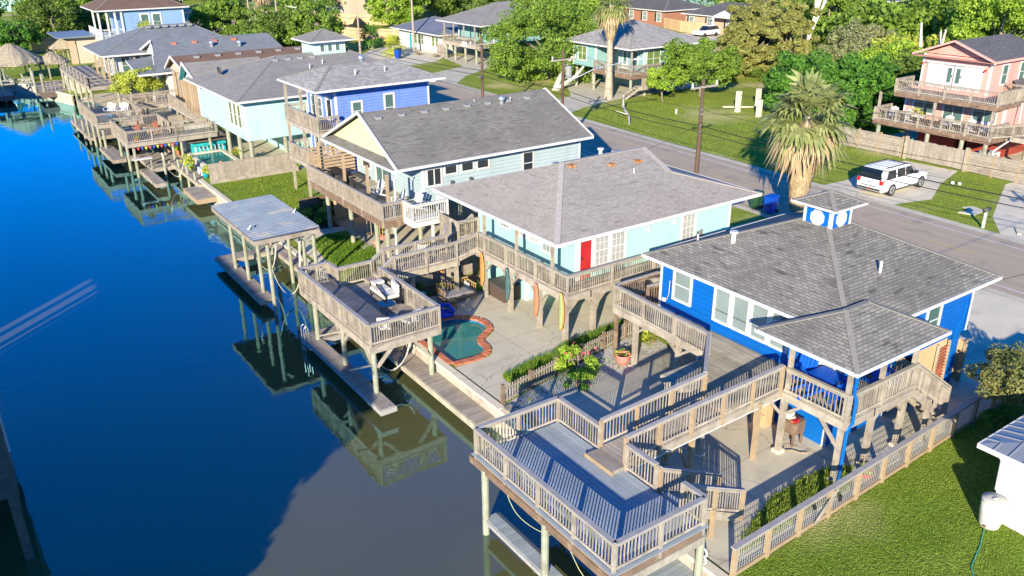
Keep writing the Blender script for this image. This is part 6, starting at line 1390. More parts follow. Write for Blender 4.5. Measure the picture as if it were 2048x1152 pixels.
# big hip roof house
Hh = thing('slate_hip_house', (21, 98, 0), 'large white house with broad slate gray hip roof and deck over the canal', 'house')
wall(Hh, 16.6, 27.5, 94.5, 101.5, 2.4, 4.9, 'white_siding', trim=None); wall(Hh, 20, 27, 95, 101, 0, 2.4, 'white_siding', trim=None)
hip(Hh, 15.05, 29.6, 93.0, 103.2, 5.0, 7.15, 20.9, 25.3, 98.3, 'roof_slate', fh=.2)
for a in (96.2, 98.2, 100.2): window(Hh, 'w', 16.6, a-.5, a+.5, 2.6, 4.6, 'glass_green', tw=.12)
for a in (17.5, 18.6, 19.6, 20.7): window(Hh, 's', 94.5, a-.35, a+.35, 2.9, 4.6, 'glass_green', tw=.1)
for i in range(6): roof_vent(Hh, 20.9+i*.85, 97.6, 7.0, 'box', 1.3)
for x, y in ((15.6, 93.6), (15.6, 96.5), (15.6, 100), (18.2, 93.6), (20.6, 93.7)): post(Hh, x, y, 2.4, 4.9, .16, 'wood_tan')
t = thing('boat_deck', (15.6, 98, 0), 'broad gray deck with thin rails on tall green posts before the slate hip roofed house', 'deck')
floor(t, 13.3, 18.4, 91.6, 94.3, 2.35, 'x', 'wood_floor', .2, 'wood_gray', .3); floor(t, 13.1, 15.9, 94.4, 108.5, 2.35, 'x', 'wood_floor', .2, 'wood_gray', .3)
for a, b2 in (((13.2, 108.5), (13.3, 91.6)), ((13.3, 91.6), (18.4, 91.6)), ((18.4, 91.6), (18.4, 94.2))):
    m = MB()
    for zz in (.3, .6, .92): m.bar((*a, 2.35+zz), (*b2, 2.35+zz), .05, .05)
    m.build('railing', 'wood_gray', t); L = math.dist(a, b2); n = max(1, round(L/2.2))
    for i in range(n+1): x = a[0]+(b2[0]-a[0])*i/n; y = a[1]+(b2[1]-a[1])*i/n; MB().box(x-.05, y-.05, 2.2, x+.05, y+.05, 3.28).build('rail_post', 'wood_gray', t)
for x, y in ((13.4, 92), (13.4, 95), (13.3, 98), (13.3, 101.5), (13.2, 105), (13.2, 108.2), (18.2, 91.8), (15.8, 91.8), (17, 92.2)): post(t, x, y, -3, 2.1, .26)
post(t, 15.9, 91.7, 2.3, 4.9, .24)
tree('feathery_tree', 16.9, 87.3, 4.3, 2.6, 2.2, 1.5, 5200, .13, 'leaf_yellow', 'feathery yellow green tree between the far decks and the slate roofed house', clusters=60, spread=.24, tr=.1)
# thatched huts
def tiki(x, y, r, z0, z1, label, posts=True, peak='mid_grey'):
    t = thing('thatched_hut', (x, y, 0), label, 'hut', 'thatched huts by the canal')
    m = MB(); n = 28; rr = []
    for zf, rf in ((0, 1.0), (.12, .93), (.5, .6), (.85, .22), (1, .05)):
        rr.append([(x+math.cos(a/n*2*math.pi)*r*rf*random.uniform(.95, 1.05), y+math.sin(a/n*2*math.pi)*r*rf*random.uniform(.95, 1.05), z0+(z1-z0)*zf+random.uniform(-.08, .05)) for a in range(n)])
    m.loft(rr, cap=False); o = m.build('thatch', 'thatch', t)
    k = int(r*260); a = rng.uniform(0, 6.283, k); f = rng.uniform(.05, 1.04, k)**.7; C = np.c_[x+np.cos(a)*r*f, y+np.sin(a)*r*f, z0+(z1-z0)*(1-f)*1.0+.04-.22*(f > .98)]
    V, F = quads(C, .2, aspect=.25); npmesh('thatch_fringe', V, F, 'thatch', o)
    for i in range(6): aa = i*1.047; post(t, x+math.cos(aa)*r*.78, y+math.sin(aa)*r*.78, 0, z0+.3, .16, 'wood_green')
    return t
tiki(9.4, 118.3, 3.6, 2.1, 4.3, 'largest thatched hut at the far left end of the canal'); tiki(13.6, 117.8, 1.9, 1.8, 3.1, 'smaller thatched hut beside the biggest one over the water')
tiki(18.6, 134.5, 3.2, 1.7, 3.5, 'low wide thatched hut in front of the cedar fence'); tiki(19.0, 113.0, 1.8, 1.6, 2.9, 'small thatched hut partly hidden by the slate hip roof')
t = thing('dock_platform', (10, 113.5, 0), 'dark shaded boat dock with tall green posts in front of the big thatched hut', 'dock')
floor(t, 4.5, 8.0, 108.5, 113.5, -.2, 'x', 'wood_floor', .2, 'wood_dark', .5); floor(t, 10.6, 13.4, 106.5, 114.0, .1, 'x', 'wood_floor', .2, 'wood_dark', .6)
for x, y in ((7.2, 113.5), (7.2, 110), (10.6, 113), (10.4, 110), (10.9, 107)): post(t, x, y, -3, 2.0, .24)
for zz in (1.0, .6): MB().bar((7.2, 111.5, zz), (10.5, 111.5, zz), .2, .16).build('beam', 'wood_green', t)
m = MB()
for i in range(7): m.bar((10.8+i*.4, 106.6, .2), (10.8+i*.4, 106.6, 1.2), .05, .05)
m.bar((10.6, 106.6, 1.2), (13.4, 106.6, 1.2), .06, .06).bar((10.6, 106.6, .7), (13.4, 106.6, .7), .05, .05); m.build('railing', 'wood_gray', t)
t = thing('shore_cabinet', (15.2, 110, 0), 'white concrete retaining block below the posts of the broad gray deck', 'wall'); MB().box(13.6, 104.0, -1, 15.2, 112, 1.2).build('block', 'concrete_pale', t)
for i, (x, y) in enumerate(((8.4, 116.6), (10.0, 116.3), (14.6, 111.2))):
    q = place(wch2, (x, y, .0), R(60+i*40), ('wooden armchair under the big thatched hut', 'second wooden armchair under the big thatched hut', 'brown round chair beside the smaller thatched hut')[i], 'armchairs by the thatched huts')
def plankfence(pts, h, mat, label, w=.2, z=0):
    t = thing('cedar_fence', (*pts[0], 0), label, 'fence', 'cedar plank fences'); m = MB(); r_ = MB()
    for a, b2 in zip(pts, pts[1:]):
        A2, B2 = Vector((*a, 0)), Vector((*b2, 0)); L = (B2-A2).length; n = int(L/w); nn = (B2-A2).normalized().cross(Vector((0, 0, 1)))
        for i in range(n): c = A2.lerp(B2, (i+.5)/n); m.bar(c, c+Vector((0, 0, h+random.uniform(-.02, .02))), w*.97, .03, 0, nn)
        r_.bar(A2+nn*.04+Vector((0, 0, h*.8)), B2+nn*.04+Vector((0, 0, h*.8)), .05, .1)
    m.build('planks', mat, t); r_.build('fence_rail', 'wood_tan', t); return t
plankfence([(14.5, 146), (20, 145), (27, 138.5), (31, 131)], 2.1, 'wood_cedar', 'orange cedar plank fence behind the low wide thatched hut')
plankfence([(63, 166), (70, 152.5), (62, 137), (58.5, 134)], 1.9, 'wood_cedar', 'pale cedar plank fence in front of the cream house', .25)
plankfence([(58.5, 133.8), (60, 128.5), (63.5, 125), (66, 121.5)], 1.9, 'wood_cedar', 'cedar plank fence running up to the white ranch house', .25)
plankfence([(67, 153), (74, 149), (77, 143)], 1.9, 'wood_cedar', 'nearer cedar plank fence under the bright green tree', .25)
# blue and white house
K_ = thing('sky_blue_house', (26, 128, 0), 'sky blue two storey house with brown hip roof and white posts', 'house')
wall(K_, 23.6, 31.5, 124.4, 133, 0, 6.8, 'skyblue_siding', tw=.2)
hip(K_, 20.3, 32.2, 123.8, 134, 7.0, 9.0, 24.5, 28, 129, 'roof_brown', fh=.2)
for a in (26.4, 27.9): window(K_, 's', 124.4, a-.45, a+.45, 4.3, 6.2, 'glass_green', tw=.18)
for x, y in ((20.7, 124.3), (21.7, 124.3), (22.7, 124.3), (23.5, 124.3), (20.7, 128)): post(K_, x, y, 0, 7.0, .22, 'vinyl_white')
floor(K_, 20.6, 23.5, 124.4, 132, 3.6, 'y', 'white', .3, 'vinyl_white', .3); rail(K_, (20.6, 124.35, 3.7), (23.5, 124.35, 3.7), gap=.25, mat='vinyl_white', post='vinyl_white', cap='vinyl_white', every=3); rail(K_, (20.6, 132, 3.7), (20.6, 124.4, 3.7), gap=.25, mat='vinyl_white', post='vinyl_white', cap='vinyl_white', every=3)
t = thing('lean_to_shed', (19.5, 130, 0), 'shed with flat gray roof and wood panels left of the sky blue house', 'shed'); wall(t, 18.2, 20.6, 129, 136, 0, 3.4, 'cream_siding', trim=None); MB().box(15.8, 128, 3.45, 20.6, 137, 3.6).build('roof', 'metal_roof', t); MB().box(17.2, 128.9, 0, 18.0, 129, 3.3).build('panel', 'brick_tan', t)
A2_ = thing('distant_aqua_building', (14, 235, 0), 'pale aqua building with two windows in the top left corner', 'house'); wall(A2_, -10, 24, 232, 242, 0, 6, 'aqua_siding', trim='white', tw=.4); MB().box(-11, 231, 6, 25, 243, 6.3).build('roof', 'teal_trim', A2_); window(A2_, 's', 232, 17.5, 19.5, 2.6, 5.2, 'glass_dark', bars='hv', tw=.2); window(A2_, 's', 232, 20.2, 22.2, 2.6, 5.2, 'glass_dark', bars='hv', tw=.2)
t = thing('dark_hedge_fence', (8, 170, 0), 'dark brown fence edging the sunlit field at upper left', 'fence'); MB().box(-4, 170, 0, 20, 170.2, 1.6).build('boards', 'wood_dark', t)
# ================================================================ ACROSS THE ROAD
PK = thing('pink_house', (66, 33, 0), 'pink three level stilt house with white shutters and gray shingle roof', 'house')
wall(PK, 62.2, 69.5, 30.55, 35.7, 4.9, 7.45, 'pink_siding', tw=.14)
wall(PK, 62.2, 84, 29.0, 36.6, 2.6, 4.9, 'pink_siding', tw=.14)
MB().box(64.5, 33.3, 0, 70, 36.4, 2.55).box(64.5, 30.2, 0, 70, 32.4, 2.55).build('lower_wall', 'red_panel', PK)
m = MB(); py0, py1, pr = 30.05, 36.2, 33.15
roof_faces(m, ((61.45, py0, 7.4), (70, py0, 7.4), (69, pr, 8.55), (61.45, pr, 8.55))); roof_faces(m, ((61.45, py1, 7.4), (70, py1, 7.4), (69, pr, 8.55), (61.45, pr, 8.55)))
r = m.build('roof', 'roof_pink', PK); m = MB(); m.face([(62.2, 30.55, 7.4), (62.2, 35.7, 7.4), (62.2, pr, 8.4)][::-1]); m.build('gable', 'pink_siding', PK)
MB().bar((61.43, py0, 7.36), (61.43, pr, 8.52), .08, .15).build('bargeboard', 'pink_siding', r); MB().bar((61.43, py1, 7.36), (61.43, pr, 8.52), .08, .15).build('bargeboard', 'pink_siding', r); MB().box(61.45, py0-.05, 7.24, 70, py0, 7.42).build('bargeboard', 'pink_siding', r); MB().box(61.5, py0, 7.24, 69.9, py1, 7.26).build('bargeboard', 'pink_siding', r)
m = MB(); roof_faces(m, ((68, 28.4, 5.1), (86, 28.4, 5.1), (86, 33, 6.4), (68, 33, 6.4))); roof_faces(m, ((63.5, 28.4, 5.0), (68, 28.4, 5.1), (68, 30.5, 5.75), (65.5, 30.5, 5.7))); m.build('side_roof', 'roof_pink', PK)
for y0, y1 in ((33.9, 35.2), (31.1, 32.4)): MB().box(62.1, y0, 5.05, 62.19, y1, 6.75).build('shutter', 'white', PK)
MB().box(61.98, 31.0, 6.78, 62.15, 35.3, 6.92).build('shutter_box', 'vinyl_white', PK)
door(PK, 'w', 62.2, 32.55, 33.15, 5.0, 6.7, 'white', glass='glass_green'); door(PK, 'w', 62.2, 33.2, 33.8, 5.0, 6.7, 'white', glass='glass_green')
window(PK, 's', 30.55, 63.8, 64.5, 5.6, 6.9, 'glass_green'); window(PK, 's', 30.55, 66.3, 67.0, 5.6, 6.9, 'glass_green')
window(PK, 'w', 62.2, 34.2, 35.8, 3.1, 4.5, 'glass_green', bars='hv'); window(PK, 'w', 62.2, 29.6, 31.2, 3.1, 4.5, 'glass_green', bars='hv'); window(PK, 'w', 62.2, 32.0, 33.4, 2.7, 4.6, 'glass_green', bars='v')
for x, y in ((62.1, 35.5), (62.1, 30.8)): MB().tube([(x, y, 6.75), (x-.2, y, 6.75), (x-.25, y, 6.6)], [.02, .03, .1], 6).build('wall_lamp', 'red_door', PK)
PD = thing('stacked_balcony', (61, 33, 0), 'two stacked gray balconies on green posts across the front of the pink house', 'balcony')
for z, y0, y1, x0 in ((2.45, 28.6, 37.6, 60.0), (4.75, 28.6, 36.2, 60.0)):
    floor(PD, x0, 62.18, y0, y1, z, 'x', 'wood_floor', .16, 'wood_brown', .34); rail(PD, (x0, y1, z), (x0, y0, z), gap=.13, every=1.9, low=-.1, pw=.14, cap='wood_gray'); rail(PD, (x0, y0, z), (64.2 if z > 4 else 62.2, y0, z), gap=.13, every=2.1, ends=(False, True), cap='wood_gray', bw=.09); rail(PD, (x0, y1, z), (62.2, y1, z), gap=.13, every=2.2, ends=(False, True), cap='wood_gray')
floor(PD, 62.2, 64.2, 28.6, 30.5, 4.75, 'x', 'wood_floor', .16, 'wood_brown', .3); floor(PD, 62.2, 84, 27.2, 28.98, 2.4, 'x', 'wood_floor', .2, 'wood_gray', .3); rail(PD, (60.0, 28.6, 2.45), (63.4, 27.3, 2.45), gap=.13, bw=.09, cap='wood_gray'); rail(PD, (63.4, 27.3, 2.45), (84, 27.2, 2.45), gap=.13, bw=.1, cap='wood_gray', every=3)
rail(PD, (64.2, 28.6, 4.75), (64.2, 30.5, 4.75), gap=.13, cap='wood_gray')
for y in (37.4, 33.0, 28.8): post(PD, 60.12, y if y > 30 else 28.8, 2.4, 4.5, .16, 'wood_gray')
for x, y in ((60.2, 37.2), (60.2, 33.2), (60.2, 30.6), (60.2, 28.9), (63.6, 27.7), (66.5, 27.6), (70, 27.6), (63.5, 36.8)): post(PD, x, y, 0, 2.15, .3)
m = MB(); m.tube([(61.4, 30.0, 7.25), (62.0, 30.5, 7.1)], .05, 6); m.tube([(63.3, 28.5, 4.6), (62.9, 28.2, 2.4), (60.4, 28.4, 1.6), (60.35, 28.5, .1)], .07, 7); m.build('downspout', 'vinyl_white', PK)
bush('planter_flowers', 61.7, 35.2, .5, .5, 260, .1, 'leaf_yellow', 'window box of green plants and orange flowers on the lower pink balcony', 'plant', z=2.9, flowers=('flower_peach', 25)); tag(MB().box(61.3, 34.5, 2.75, 61.9, 36.0, 3.0).build('window_box', 'cushion'), 'pale window box below the left window of the pink house', 'planter')
pch = adirondack('white', 'white lounge chair left of the door on the lower pink balcony', 'chairs on the lower pink balcony'); settle(pch, (60.9, 36.6, 2.45), R(-90))
for i, (y, a, l) in enumerate(((35.4, -110, 'white lounge chair under the window box on the lower pink balcony'), (32.2, -80, 'white chair right of the door on the lower pink balcony'), (30.6, -100, 'white chair before the right window of the pink house'), (29.5, -70, 'white chair at the right end of the lower pink balcony'))): place(pch, (60.9, y, 2.45), R(a), l, 'chairs on the lower pink balcony')
t = thing('blue_pickup', (72, 30, 0), 'dark blue vehicle parked under the right part of the pink house', 'car')
m = MB(); m.loft([[(69.5, y, z) for y, z in ((28.6, .5), (28.6, 1.0), (30.4, 1.0), (30.4, .5))], [(74, y, z) for y, z in ((28.6, .5), (28.6, 1.0), (30.4, 1.0), (30.4, .5))]]); m.build('body', 'bin_blue', t, bevel=.08); MB().box(70.4, 28.75, 1.0, 72.6, 30.25, 1.6).build('cab', 'car_glass', t, bevel=.1)
for x in (70.3, 73.2):
    for y in (28.6, 30.4): MB().tube([(x, y-.1, .36), (x, y+.1, .36)], .36, 14).build('wheel', 'rubber', t)
t = thing('water_tank', (62.2, 29.4, 0), 'caged white water tank among the posts under the pink house', 'tank'); MB().box(61.4, 28.9, .1, 62.6, 30.1, 1.15).build('tank', 'vinyl_white', t, bevel=.05)
m = MB()
for i in range(5): m.bar((61.36, 28.9+i*.3, .1), (61.36, 28.9+i*.3, 1.2), .03, .03)
for i in range(4): m.bar((61.36, 28.9, .2+i*.3), (61.36, 30.1, .2+i*.3), .03, .03)
m.build('cage', 'steel', t)
t = thing('ladder', (62.5, 36.0, 0), 'light blue ladder under the left end of the pink house', 'ladder')
for y in (35.6, 36.0): MB().bar((62.4, y, 0), (62.9, y, 2.2), .06, .06).build('side_rail', 'teal_pot', t)
m = MB()
for i in range(6): m.bar((62.5+.07*i, 35.6, .3+i*.33), (62.5+.07*i, 36.0, .3+i*.33), .04, .04)
m.build('rungs', 'teal_pot', t)
# slatted front fences and gate
def slatfence(p, q, label, h=1.55):
    t = thing('slat_fence', (*p, 0), label, 'fence', 'horizontal board fences of the pink house'); A2, B2 = Vector((*p, 0)), Vector((*q, 0)); L = (B2-A2).length; m = MB(); d = (B2-A2)/L; nn = d.cross(Vector((0, 0, 1)))
    for i in range(8): zz = .14+i*(h-.1)/8; m.bar(A2+Vector((0, 0, zz))+nn*.04, B2+Vector((0, 0, zz))+nn*.04, .03, (h/8)*.86)
    m.build('boards', 'wood_fence', t); n = max(1, round(L/1.8))
    for i in range(n+1): c = A2.lerp(B2, i/n)+nn*.08; MB().box(c.x-.06, c.y-.06, 0, c.x+.06, c.y+.06, h+.05).build('fence_post', 'wood_tan', t)
slatfence((59.6, 34.7), (59.5, 40.2), 'left hand horizontal board fence by the big green tree'); slatfence((59.3, 22.5), (59.6, 29.6), 'right hand horizontal board fence beyond the mown grass patch')
t = thing('plank_gate', (59.6, 32, 0), 'weathered vertical plank gate between the board fences of the pink house', 'gate'); m = MB(); y = 29.9
while y < 34.1: m.box(59.62, y, .08, 59.66, y+.15, 1.5+random.uniform(-.03, .03)); y += .16
m.build('planks', 'wood_fence', t)
for y in (29.75, 34.35): MB().box(59.5, y-.1, 0, 59.7, y+.1, 1.7).build('gate_post', 'wood_floor_tan', t)
bush('flower_bush', 61.0, 26.4, 1.0, 1.0, 700, .11, 'leaf_yellow', 'flowering bush behind the right hand board fence', flowers=('flower_peach', 40))
# ---- white sport utility vehicle (front faces the gate)
CAR = thing('white_suv', (52.0, 30.25, 0), 'large white sport utility car parked on the concrete drive facing the plank gate', 'car')
cx0, cyc = 48.95, 30.25
def sect(x, pts, s=1.0): return [(cx0+x, cyc+y*s, z) for y, z in pts]
lo = lambda w, zb, zt, wt: [(-w*.92, zb), (-w, zb+.15), (-w, zt-.12), (-wt, zt), (wt, zt), (w, zt-.12), (w, zb+.15), (w*.92, zb)]
m = MB(); m.loft([sect(0, lo(.88, .42, 1.0, .82)), sect(.12, lo(.97, .32, 1.07, .9)), sect(.9, lo(1.0, .30, 1.09, .93)), sect(3.6, lo(1.0, .30, 1.09, .93)), sect(4.1, lo(1.0, .30, 1.09, .9)), sect(4.9, lo(.97, .32, 1.02, .82)), sect(5.15, lo(.9, .38, .93, .7)), sect(5.22, lo(.8, .45, .85, .6))])
body = m.build('body', 'car_paint', CAR, True, .02)
gr = lambda wb, wt, zt: [(-wb, 1.02), (-wt, zt-.08), (-wt*.93, zt), (wt*.93, zt), (wt, zt-.08), (wb, 1.02)]
m = MB(); m.loft([sect(.06, gr(.86, .76, 1.55)), sect(.3, gr(.92, .80, 1.76)), sect(.8, gr(.93, .81, 1.80)), sect(2.6, gr(.93, .81, 1.80)), sect(3.1, gr(.92, .79, 1.75)), sect(3.95, gr(.9, .82, 1.16))]); m.build('cabin', 'car_paint', CAR, True, .015)
for s in (-1, 1):
    for x0, x1, t0, t1 in ((.36, 1.42, .62, 1.42), (1.56, 2.42, 1.56, 2.42), (2.50, 3.62, 2.50, 3.05)):
        m = MB(); m.face([(cx0+x0, cyc+s*.945, 1.13), (cx0+x1, cyc+s*.945, 1.13), (cx0+t1, cyc+s*.845, 1.69), (cx0+t0, cyc+s*.845, 1.69)][::s]); m.build('side_window', 'car_glass', CAR)
m = MB(); m.face([(cx0-.0, cyc-.82, 1.13), (cx0-.0, cyc+.82, 1.13), (cx0+.02, cyc+.74, 1.56), (cx0+.02, cyc-.74, 1.56)][::-1]); m.face([(cx0+.02, cyc-.74, 1.56), (cx0+.02, cyc+.74, 1.56), (cx0+.22, cyc+.72, 1.76), (cx0+.22, cyc-.72, 1.76)][::-1]); m.build('rear_window', 'car_glass', CAR)
m = MB(); m.face([(cx0+3.16, cyc-.7, 1.76), (cx0+3.16, cyc+.7, 1.76), (cx0+3.98, cyc+.80, 1.17), (cx0+3.98, cyc-.80, 1.17)]); m.build('windscreen', 'car_glass', CAR)
m = MB()
for s in (-1, 1): m.bar((cx0+.6, cyc+s*.70, 1.855), (cx0+2.8, cyc+s*.70, 1.855), .05, .045)
m.build('roof_rails', 'black', CAR)
m = MB()
for i in range(4): m.box(cx0+.7, cyc-.45+i*.3-.02, 1.795, cx0+2.5, cyc-.45+i*.3+.02, 1.815)
m.build('roof_ribs', 'car_paint', CAR)
for s in (-1, 1):
    MB().box(cx0-.02, cyc+s*.93, .82, cx0+.28, cyc+s*.68, 1.1).build('tail_light', 'red_light', CAR, bevel=.02); MB().box(cx0+5.0, cyc+s*.88, .72, cx0+5.19, cyc+s*.55, .9).build('headlight', 'lamp_glass', CAR, bevel=.02)
    MB().box(cx0+3.3, cyc+s*1.0, 1.18, cx0+3.5, cyc+s*1.2, 1.36).build('mirror', 'black', CAR, bevel=.03)
    for x in (1.05, 4.35):
        w = MB().tube([(cx0+x, cyc+s*.80, .40), (cx0+x, cyc+s*1.02, .40)], .40, 22).build('wheel', 'rubber', CAR); MB().tube([(cx0+x, cyc+s*1.0, .40), (cx0+x, cyc+s*1.03, .40)], .27, 16).build('rim', 'mid_grey', w)
        m = MB()
        for k in range(6): m.bar((cx0+x, cyc+s*1.035, .4), (cx0+x+.25*math.cos(k*1.047), cyc+s*1.035, .4+.25*math.sin(k*1.047)), .05, .02)
        m.build('spokes', 'dark_grey', w)
MB().box(cx0-.05, cyc-.8, .42, cx0+.05, cyc+.8, .55).build('bumper', 'dark_grey', CAR, bevel=.02); MB().box(cx0-.07, cyc-.5, .66, cx0+.0, cyc+.5, .70).build('trim_strip', 'dark_grey', CAR); MB().box(cx0-.06, cyc-.09, .9, cx0-.02, cyc+.09, .98).build('emblem', 'bin_blue', CAR, bevel=.02)
for s, w in ((0, .04),): MB().box(cx0+5.2, cyc-.5, .5, cx0+5.24, cyc+.5, .8).build('grille', 'black', CAR)
MB().box(cx0+1.5, cyc-1.02, .3, cx0+3.9, cyc-.96, .4).box(cx0+1.5, cyc+.96, .3, cx0+3.9, cyc+1.02, .4).build('running_board', 'dark_grey', CAR)
MB().box(cx0-.09, cyc-.06, .44, cx0-.04, cyc+.06, .52).build('hitch_cover', 'red_light', CAR)
# roadside odds and ends
t = thing('mailbox', (48.3, 22.5, 0), 'mailbox on a white post in the mown grass patch', 'mailbox'); MB().box(48.45, 22.4, 0, 48.57, 22.52, 1.0).build('post', 'vinyl_white', t)
m = MB(); m.tube([(48.25, 22.46, 1.1), (48.8, 22.46, 1.1)], .12, 10); m.build('box', 'dark_grey', t, True)
t = thing('mailbox', (39.5, 44.5, 0), 'dark mailbox with red flag at the road edge beyond the gray roofed house', 'mailbox'); MB().box(40.0, 45.2, 0, 40.1, 45.3, 1.05).build('post', 'wood_dark', t); m = MB(); m.tube([(39.8, 45.25, 1.15), (40.3, 45.25, 1.15)], .14, 8); m.build('box', 'black', t); MB().box(40.0, 45.05, 1.1, 40.25, 45.09, 1.3).build('flag', 'red_light', t)
tag(MB().prism([(50.2, 23.9), (51.6, 24.0), (51.9, 24.9), (51.2, 25.2), (51.0, 24.6), (50.0, 24.8)], .03, .07).build('broken_board', 'concrete_pale'), 'torn pale board lying flat on the mown grass patch', 'board')
tag(MB().bar((48.9, 20.6, .06), (50.0, 21.3, .06), .2, .05).build('broken_board', 'concrete_pale'), 'narrow pale plank near the foot of the mailbox', 'board')
for i, (x, y) in enumerate(((55.75, 28.4), (55.9, 28.0))): tag(MB().tube([(x, y, .02), (x, y, .12), (x, y, .22)], [.1, .14, .07], 8).build('white_ball', 'vinyl_white', smooth=True), ('round white lamp ball at the drive edge farther from the road pole shadow', 'round white lamp ball at the drive edge nearer the grass patch')[i], 'ball')
t = thing('scrap_pile', (49.3, 36.2, 0), 'pile of gray scrap boards lying at the far road edge behind the palm', 'scrap'); m = MB()
for i in range(7): m.bar((49.0+random.random()*.5, 34.6+random.random(), .06+.07*i), (49.2+random.random()*.6, 37.8+random.random(), .06+.07*i), .22, .05)
m.build('boards', 'wood_cap', t)
for i, (x, y, h) in enumerate(((63.2, 53.8, 1.95), (67.0, 54.6, 1.7), (63.0, 51.1, 1.6))): tag(MB().box(x-.2, y-.2, 0, x+.2, y+.2, h).build('concrete_pillar', 'concrete_pale', bevel=.02), ('leftmost square white pillar standing in the vacant lot grass', 'farthest square white pillar in the vacant lot', 'square white pillar nearest the big green tree')[i], 'pillar')
tag(MB().bar((63.8, 56.2, .06), (67.0, 53.6, .06), .3, .1).bar((65.2, 53.2, .05), (68.6, 55.0, .05), .25, .08).build('slab_edge', 'concrete_pale'), 'pale concrete edge strips lying between the white pillars', 'slab')
t = thing('fallen_branch', (51.5, 61.5, 0), 'bare pale fallen branch on the grass below the tall fan palm', 'branch'); MB().tube([(51.0, 55.5, .1), (52.3, 57.0, .35), (54.6, 60.4, .5), (55.6, 61.5, 1.3)], [.05, .1, .12, .04], 6).tube([(53.0, 58.0, .3), (52.0, 58.5, .7)], [.06, .02], 5).build('limb', 'bark_white', t)
tag(MB().cyl(57.9, 56.6, 0, .45, .09).build('marker_post', 'white'), 'short white marker post in the grass right of the tall fan palm', 'post')
# ---- teal house
TH = thing('teal_house', (65, 70.5, 0), 'pale teal stilt house with light gray hip roof behind the tall fan palm', 'house')
wall(TH, 60.2, 69.3, 71.3, 75.2, 2.35, 4.9, 'teal_siding', tw=.13); wall(TH, 62.2, 69.3, 65.9, 71.28, 2.35, 4.9, 'teal_siding', tw=.13); wall(TH, 64.5, 69.3, 67, 75, 0, 2.35, 'teal_siding', trim=None)
hip(TH, 59.3, 70.3, 64.9, 75.9, 4.95, 7.15, 64.6, 64.65, 70.4, 'roof_peri', fh=.17)
window(TH, 'w', 60.2, 72.9, 74.2, 3.0, 4.4, 'glass_lime', bars='hv'); window(TH, 'w', 62.2, 69.8, 70.5, 2.9, 4.3, 'glass_green'); door(TH, 'w', 62.2, 68.5, 69.2, 2.4, 4.3, 'white', glass='glass_green'); window(TH, 'w', 62.2, 66.9, 67.7, 2.9, 4.3, 'glass_green')
window(TH, 's', 65.9, 62.6, 64.4, 2.9, 4.4, 'glass_lime', bars='hv'); window(TH, 's', 65.9, 63.0, 64.0, 2.9, 4.4, 'glass_lime') if False else None
TD = thing('porch_deck', (61, 68, 0), 'gray railed porch deck and low landing on posts in front of the teal house', 'deck'); floor(TD, 59.9, 62.15, 65.3, 71.25, 2.3, 'x', 'wood_floor', .16, 'wood_brown', .4)
rail(TD, (59.9, 71.25, 2.3), (59.9, 65.3, 2.3), gap=.13, every=2, cap='wood_gray', low=-.1); rail(TD, (59.9, 65.3, 2.3), (64.4, 65.3, 2.3), gap=.13, every=2, cap='wood_gray', ends=(False, True)); floor(TD, 62.16, 64.4, 65.3, 65.88, 2.3, 'x', 'wood_floor', .16, 'wood_brown', .4)
for x, y in ((60.0, 68.2), (60.0, 65.4)): post(TD, x, y, 2.3, 4.9, .15, 'wood_gray')
for x, y in ((60.3, 74.6), (60.3, 71.6), (60.2, 68.4), (60.2, 65.6), (64.2, 65.6), (62.2, 65.6), (62.4, 71.5), (62.6, 74.5)): post(TD, x, y, 0, 2.1, .3)
floor(TD, 60.6, 63.9, 64.3, 65.28, 1.2, 'x', 'wood_floor', .16, 'wood_gray', .3); rail(TD, (60.6, 64.3, 1.2), (63.9, 64.3, 1.2), gap=.12, bw=.08, cap='wood_gray'); stairs(TD, (60.5, 64.8, 1.2), (58.9, 65.2, .1), .9, 6)
tag(MB().box(59.85, 68.4, 2.05, 59.87, 69.2, 2.35).build('house_plate', 'white'), 'blank white plate on the porch beam of the teal house', 'plate')
bin_(64.9, 64.9, 'bin_blue', 'blue wheeled bin behind the low landing of the teal house', R(20))
# stilt house 2
S2 = thing('mint_stilt_house', (66, 98, 0), 'mint stilt house with gray hip roof and gray front deck beyond the big round tree', 'house')
wall(S2, 62.5, 71, 94.4, 103.5, 2.5, 4.9, 'teal_siding', tw=.15); hip(S2, 59.6, 72, 93.4, 104.5, 5.0, 7.3, 66, 68, 99, 'roof_aqua', fh=.18)
window(S2, 'w', 62.5, 97.4, 98.6, 3.0, 4.6, 'glass_dark', bars='v'); MB().box(62.44, 98.8, 3, 62.5, 99.2, 4.6).box(62.44, 96.8, 3, 62.5, 97.2, 4.6).build('shutter', 'teal_pot', S2)
S3 = thing('porch_deck', (61, 99, 0), 'gray front deck with white sign plate on the mint stilt house', 'deck'); floor(S3, 59.9, 62.45, 95, 103.3, 2.4, 'x', 'wood_floor', .2, 'wood_gray', .4); rail(S3, (59.9, 103.3, 2.4), (59.9, 95, 2.4), gap=.16, every=2.4, cap='wood_gray')
for y in (103, 100.6, 98, 95.3): post(S3, 60.0, y, 2.4, 5, .14, 'wood_gray'); post(S3, 60.2, y, 0, 2.1, .3)
MB().box(59.8, 97.0, 2.1, 59.84, 98.2, 2.7).build('plate', 'white', S3); t = thing('board_fence', (60.6, 104.2, 0), 'short gray board fence left of the mint stilt house', 'fence'); MB().box(60.2, 103.6, 0, 60.3, 105.6, 1.7).build('boards', 'wood_fence', t)
